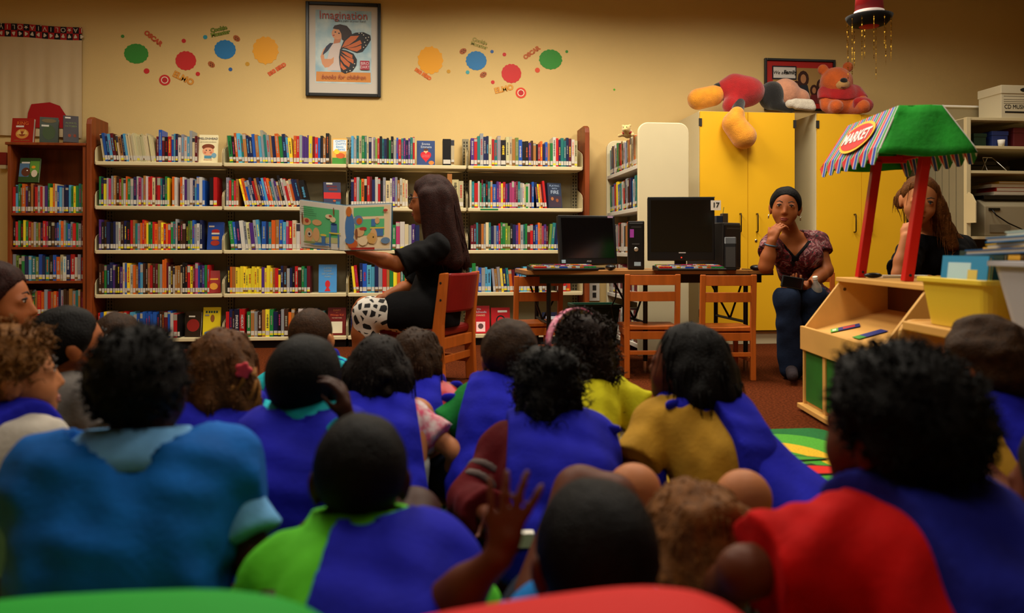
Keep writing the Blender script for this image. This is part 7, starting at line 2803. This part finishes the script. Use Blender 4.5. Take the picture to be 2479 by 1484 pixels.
# far left edge, taller figure in profile
b = kid('person in dark clothes in profile at the far left edge', -8, 722, 2.55, -84, SKT, 1.2, 1.12, 1, hpitch=0)
b.hair(HR_, 'long', .016, (.12, .0), .004, line=[-.2, -.2, -.1, -.03, .03, .066, .075])
b.face()
b.shirt(cloth('dark_red_cloth', '#3a120c'), 1.5, long=True)
finish(b, upto=2)

# head peeping between
b = kid('child mostly hidden behind the grey shirted and blue smocked ones', 285, 822, 2.75, 0, SKT, .84, .95, 1)
b.hair(HB, 'short', .014, amp=.003)
b.shirt(cloth('brown_cloth', '#3a2414'), .7)
finish(b)

# short hair near the shelves
b = kid('child in blue apron sitting closest to the shelves, centre left', 757, 803, 3.0, -8, SKL, .9, .97, 1, hyaw=-12, hpitch=10, arms=('down', 'down'))
b.hair(hairmat('hair_ash', '#3a2412'), 'short', .007, amp=.0012, line=None)
b.shirt(TQ, .6)
b.apron(APR, .105, d=.028)
b.bow(APR, b.shR + nz((.035, -.02, .03)), sc=1.3)
finish(b)

# braid
b = kid('child in blue apron with a pink and white sleeve, centre', 918, 888, 2.34, -4, SKL, .9, .98, 1, hyaw=-6, hpitch=4, legs='up', arms=('lap', 'down'))
bk = b.HL(.03, -.105, .02)
ex = [cap(b.HL(-.05, -.05, .0), b.HL(-.06, -.09, -.2), .04, .03, .03), cap(b.HL(.06, -.05, .0), b.HL(.075, -.08, -.26), .038, .022, .03)]
for k in range(9):
    p_ = nz(bk) + nz((.012 * (-1) ** k + .02 * k / 9, -.012, -.024 * k))
    ex.append(ellp(p_, (.019, .015, .017), None, .004))
tufts(b, b.hair(HD, 'long', .012, (.16, .04), .003, extra=ex, line=[-.2, -.2, -.1, -.03, .03, .066, .075]), 260, .09, HD)
pk = mat('pink_print', '#c84a6a', rough=.85, noise=(40, .6), col2='#d8c8c4')
b.shirt(pk, .6, d=.016)
b.apron(APR, .118, d=.03, flare=.18)
finish(b, cloth('white_leg', '#8a8a84'), .6)

# wavy hair
b = kid('child in blue apron with red, white and teal sleeve, near the padded chair', 1012, 862, 2.72, -14, SKT, .86, .97, 1, hyaw=-20, hpitch=6, legs='up', arms=('lap', 'down'))
ex = [cap(b.HL(-.05, -.06, .0), b.HL(-.04, -.1, -.24), .042, .03, .03), cap(b.HL(.0, -.09, .0), b.HL(.02, -.12, -.27), .042, .028, .03), cap(b.HL(.05, -.06, 0), b.HL(.05, -.09, -.22), .035, .022, .03)]
tufts(b, b.hair(HB, 'long', .014, (.16, .03), .005, extra=ex, line=[-.2, -.2, -.1, -.03, .03, .066, .075]), 300, .08, HB, r=.003)
st = bpy.data.materials.new('striped_sleeve')
st.use_nodes = True
nt = st.node_tree
tc = nt.nodes.new('ShaderNodeTexCoord')
sx_ = nt.nodes.new('ShaderNodeSeparateXYZ')
rp = nt.nodes.new('ShaderNodeValToRGB')
rp.color_ramp.interpolation = 'CONSTANT'
mm = nt.nodes.new('ShaderNodeMapRange')
mm.inputs[1].default_value, mm.inputs[2].default_value = .12, .3
el = rp.color_ramp.elements
el[0].position, el[0].color = 0, lin('#1a8a90')
el[1].position, el[1].color = .35, lin('#d8d0cc')
e = el.new(.62)
e.color = lin('#b81c2c')
nt.links.new(tc.outputs['Object'], sx_.inputs[0])
nt.links.new(sx_.outputs['Z'], mm.inputs[0])
nt.links.new(mm.outputs[0], rp.inputs[0])
nt.links.new(rp.outputs[0], nt.nodes['Principled BSDF'].inputs['Base Color'])
b.shirt(st, .75, d=.018, sleeveflare=.018)
b.apron(APR, .105, d=.028)
b.bow(APR, b.shR + nz((.02, -.01, .045)), sc=1.1)
finish(b)

# green collar
b = kid('child in green collared shirt and blue apron, centre', 1230, 850, 2.48, -6, SKL, .95, 1.0, 1, hyaw=12, hpitch=8, arms=('down', 'lap'))
b.hair(HB, 'short', .015, amp=.004, line=None)
GC = cloth('green_cloth', '#1a7a34', .25)
b.shirt(GC, .62, d=.016)
b.collar(GC, .062, .04, flare=.034)
b.apron(APR, .125, d=.03, flare=.2, neckhole=.1, deep=.07)
b.bow(APR, b.shL + nz((-.045, -.03, .01)), sc=1.3)
finish(b)

# maroon striped sleeves
b = kid('child in maroon long sleeves with grey stripes and blue apron', 1325, 930, 1.98, -2, SKB, .93, .98, 1, hyaw=-4, hpitch=0, arms=(dict(elbow=(1140, 1215, 1.84), wrist=(1190, 1255, 1.62), curl=.5), 'lap'), shw=.115)
ex = [ellp(b.HL(.02, -.06, .075), (.05, .045, .04), None, .02), cap(b.HL(-.07, -.06, -.03), b.HL(-.085, -.07, -.17), .014, .006, .01), cap(b.HL(-.02, -.1, -.02), b.HL(.01, -.1, -.13), .04, .025, .02), cap(b.HL(.06, -.06, -.02), b.HL(.06, -.07, -.12), .025, .012, .02)]
tufts(b, b.hair(HK, 'afro', .013, amp=.005, freq=110, extra=ex, line=[-.1, -.1, -.07, -.03, .03, .066, .075]), 400, .03, HK, 'curl')
ms = cloth('maroon_cloth', '#5a0c12', .25)
b.shirt(ms, 1.75, d=.016, sleeveflare=.012)
el_, sh_ = b.g['elL'], b.shL
dd = (el_ - sh_)
for k in (.48, .68):
    c0, c1 = sh_ + dd * k, sh_ + dd * (k + .11)
    sdf_mesh('sleeve_stripe', [cap(c0, c1, .0565, .0555, .004)], .006, cloth('stripe_grey', '#6a5c58'), b.root,
             lambda Q, D, c0=c0, c1=c1, u=dd / np.linalg.norm(dd): np.maximum(np.maximum(D, (Q - c1) @ u), -((Q - c0) @ u)))
b.apron(APR, .14, dx=.03, d=.03, flare=.1, bottom=.06)
b.bow(APR, b.shR + nz((.01, -.06, .045)), sc=1.2)
MB().box(-.05, .03, -.012, .012, -.014, .014).build('white_cuff', M_WHITE, b.root, loc=Vector((b.pv + nz((-.1, -.11, .08))).tolist()))
finish(b, cloth('dark_trousers', '#14141a'), 2)

# yellow shirt, pink band
b = kid('child in a yellow shirt, white leggings and pink hairband', 1402, 835, 2.62, -14, SKB, .93, 1.0, 1, hyaw=48, hpitch=2, legs={'L': ((1440, 1040, 2.75), (1470, 1090, 2.9), (1480, 1100, 3.0)), 'R': ((1488, 985, 2.78), (1478, 1085, 2.9), (1490, 1100, 3.0))}, arms=('lap', 'knee'))
ex = [cap(b.HL(-.05, -.06, -.02), b.HL(-.06, -.08, -.14), .045, .035, .03), cap(b.HL(.0, -.09, -.02), b.HL(.0, -.11, -.16), .05, .04, .03), cap(b.HL(.06, -.05, -.02), b.HL(.065, -.06, -.14), .045, .035, .03)]
hm = hairmat('hair_curl', '#1e1009')
tufts(b, b.hair(hm, 'afro', .016, amp=.006, freq=110, extra=ex, line=[-.14, -.14, -.1, -.04, .02, .066, .075]), 500, .035, hm, 'curl', .003)
hb = []
for k in range(17):
    a = math.pi * k / 16
    hb.append(b.HL(-.112 * math.cos(a), .03, .02 + .118 * math.sin(a)))
hbm = MB()
for k in range(16):
    hbm.bar(hb[k], hb[k + 1], .034, .005, up=(Vector(hb[k].tolist()) - Vector(b.hc.tolist())))
hbm.build('hairband', mat('band_pink', '#c84a78', rough=.5, noise=(40, .5), col2='#e0a8b8'), b.root)
b.shirt(cloth('yellow_cloth', '#c8c01c', .2), .6, d=.018, folds=.008, sleeveflare=.02)
b.pants(cloth('white_leggings', '#c8c4bc', .1), 2.0, name='leggings')
b.shoes(SHO)

# tan polo, long straight hair
b = kid('child in tan polo with blue cape-like apron falling to the rug', 1660, 872, 2.12, 18, SKB, .95, 1.0, 1, hyaw=28, hpitch=8, arms=('down', 'lap'))
ex = []
for x, y0, q in ((.05, -.06, (.05, -.06, -.30)), (.02, -.09, (.03, -.07, -.25)), (-.03, -.08, (.02, -.06, -.2)), (.075, -.01, (.04, -.05, -.26)), (-.06, -.03, (.0, -.05, -.14))):
    a = b.HL(x, y0, .0)
    ex.append(cap(a, nz(a) + nz(q), .042, .018, .03))
tufts(b, b.hair(HK, 'long', .014, (.04, 0), .003, extra=ex, line=[-.2, -.2, -.1, -.05, .02, .066, .075]), 260, .12, HK)
TAN = cloth('tan_cloth', '#b08428', .2)
b.shirt(TAN, .72, d=.016, sleeveflare=.014)
b.collar(TAN, .052, .012)
nk = b.nk
b.apron(APR, .085, dx=.075, d=.032, flare=.12, bottom=.03, neckhole=.055)
cape = [cap(nk + nz((.0, -.075, -.03)), nz((.06, -.15, .1)), .05, .08, .05), cap(nk + nz((.07, -.07, -.04)), nz((.16, -.15, .07)), .05, .09, .05), cap(nk + nz((.11, -.03, -.06)), nz((.22, -.1, .06)), .04, .08, .05),
        cap(nk + nz((-.06, -.06, -.0)), nk + nz((.08, -.06, -.03)), .04, .045, .04)]
sdf_mesh('apron_train', cape, .0085, APR, b.root, lambda Q, D: np.maximum(D + .006 * wob(Q * nz((1, 1, .3)), 45, 3), .015 - Q[:, 2]))
fr_ = [cap(nk + nz((-.05, .03, .0)), nz((-.16, .12, .17)), .04, .03, .03), cap(nz((-.16, .12, .17)), nz((-.30, .1, .13)), .03, .025, .03), cap(nk + nz((-.06, -.045, .0)), nk + nz((-.05, .03, .0)), .022, .03, .02)]
sdf_mesh('apron_front', fr_, .0075, APR, b.root, lambda Q, D: D + .005 * wob(Q, 55, 4))
b.bow(APR, nk + nz((-.065, -.06, .005)), sc=1.3)
finish(b, cloth('plaid_skirt', '#6a4a2a', .6), .9)

# behind the red shirt, right edge
b = kid('child in a tan shirt with blue tied apron, half hidden at right edge', 2372, 872, 1.9, 14, SKT, .98, 1.0, 1, hyaw=14, hpitch=4, arms=('lap', 'down'))
b.hair(hairmat('hair_brown2', '#3a2410'), 'afro', .02, amp=.007, freq=80)
b.shirt(TAN, .7, d=.016, sleeveflare=.014)
b.apron(APR, .085, d=.028, flare=.1)
b.bow(APR, b.shR + nz((.0, -.05, .05)), sc=1.6)
finish(b)

# right edge, teal sleeve and pink striped leggings
b = kid('child in teal shirt with pink striped leggings at the right edge', 2590, 1165, 1.36, 20, SKB, .98, 1.0, 1, hpitch=0, arms=(dict(elbow=(2440, 1420, 1.24), wrist=(2500, 1470, 1.4), curl=.5), 'lap'),
        legs={'L': ((2345, 1165, 1.62), (2470, 1330, 1.56), (2500, 1350, 1.66)), 'R': ((2560, 1200, 1.7), (2580, 1330, 1.7), (2580, 1350, 1.8))})
b.hair(HD, 'short', .014, amp=.003)
b.shirt(cloth('teal_cloth', '#0d8a6c', .2), .7, d=.016, sleeveflare=.016)
lg = bpy.data.materials.new('pink_stripe')
lg.use_nodes = True
nt = lg.node_tree
tc = nt.nodes.new('ShaderNodeTexCoord')
wv = nt.nodes.new('ShaderNodeTexWave')
wv.bands_direction = 'Z'
wv.inputs['Scale'].default_value = 45
rp = nt.nodes.new('ShaderNodeValToRGB')
rp.color_ramp.elements[0].color, rp.color_ramp.elements[1].color = lin('#a0588a'), lin('#b870a0')
nt.links.new(tc.outputs['Object'], wv.inputs['Vector'])
nt.links.new(wv.outputs['Fac'], rp.inputs[0])
nt.links.new(rp.outputs[0], nt.nodes['Principled BSDF'].inputs['Base Color'])
b.pants(lg, 2.0, name='striped_leggings', d=.014)
b.shoes(SHO)

# ================================================================= CUSHIONS AT THE VERY FRONT
def cushion(label, x0, x1, Z0, Z1, pytop, col, Zt, sag=0.0):
    a, c = at(x0, pytop, Zt), at(x1, pytop, Zt)
    ctr = at((x0 + x1) / 2, pytop, (Z0 + Z1) / 2)
    zt = CAMH - (pytop - HY) / F * Zt
    L = (a - c).length
    root = thing('floor_cushion', label, 'cushion', (ctr.x, ctr.y, 0), -YAW)
    W, D = L / 2, (Z1 - Z0) / 2
    n, m = 40, 24
    vs, fs = [], []
    def sp_(t, e):
        return math.copysign(abs(t) ** e, t)
    for i in range(m + 1):
        ph = -math.pi / 2 + math.pi * i / m
        for k in range(n):
            th = 2 * math.pi * k / n
            cx_, sx2 = math.cos(ph), math.sin(ph)
            r = abs(cx_) ** .45
            x = W * r * sp_(math.cos(th), .5)
            y = D * r * sp_(math.sin(th), .5)
            z = zt / 2 + zt / 2 * sp_(sx2, .55)
            z *= 1 + sag * x / W
            z += .006 * math.sin(x * 9 + y * 5) * max(0, sx2)
            vs.append((x, y, max(0, z)))
    for i in range(m):
        for k in range(n):
            fs.append((i * n + k, i * n + (k + 1) % n, (i + 1) * n + (k + 1) % n, (i + 1) * n + k))
    mt = mat('vinyl_' + col, col, rough=.7, bump=(14, .15), spec=.2)
    MB().add(vs, fs).build('pad', mt, root, smooth=True)
    # welted seam round the middle
    pts = [(W * sp_(math.cos(t), .5) * 1.0, D * sp_(math.sin(t), .5) * 1.0, zt / 2) for t in [2 * math.pi * k / 60 for k in range(61)]]
    MB().tube(pts, .005, 6).build('seam', mt, root, smooth=True)
    return root


cushion('large green vinyl floor cushion along the bottom left', -420, 760, .56, .86, 1367, '#0a9a24', .86)
cushion('large red vinyl floor cushion along the bottom centre', 760, 1850, .56, .86, 1380, '#d01410', .86, .06)
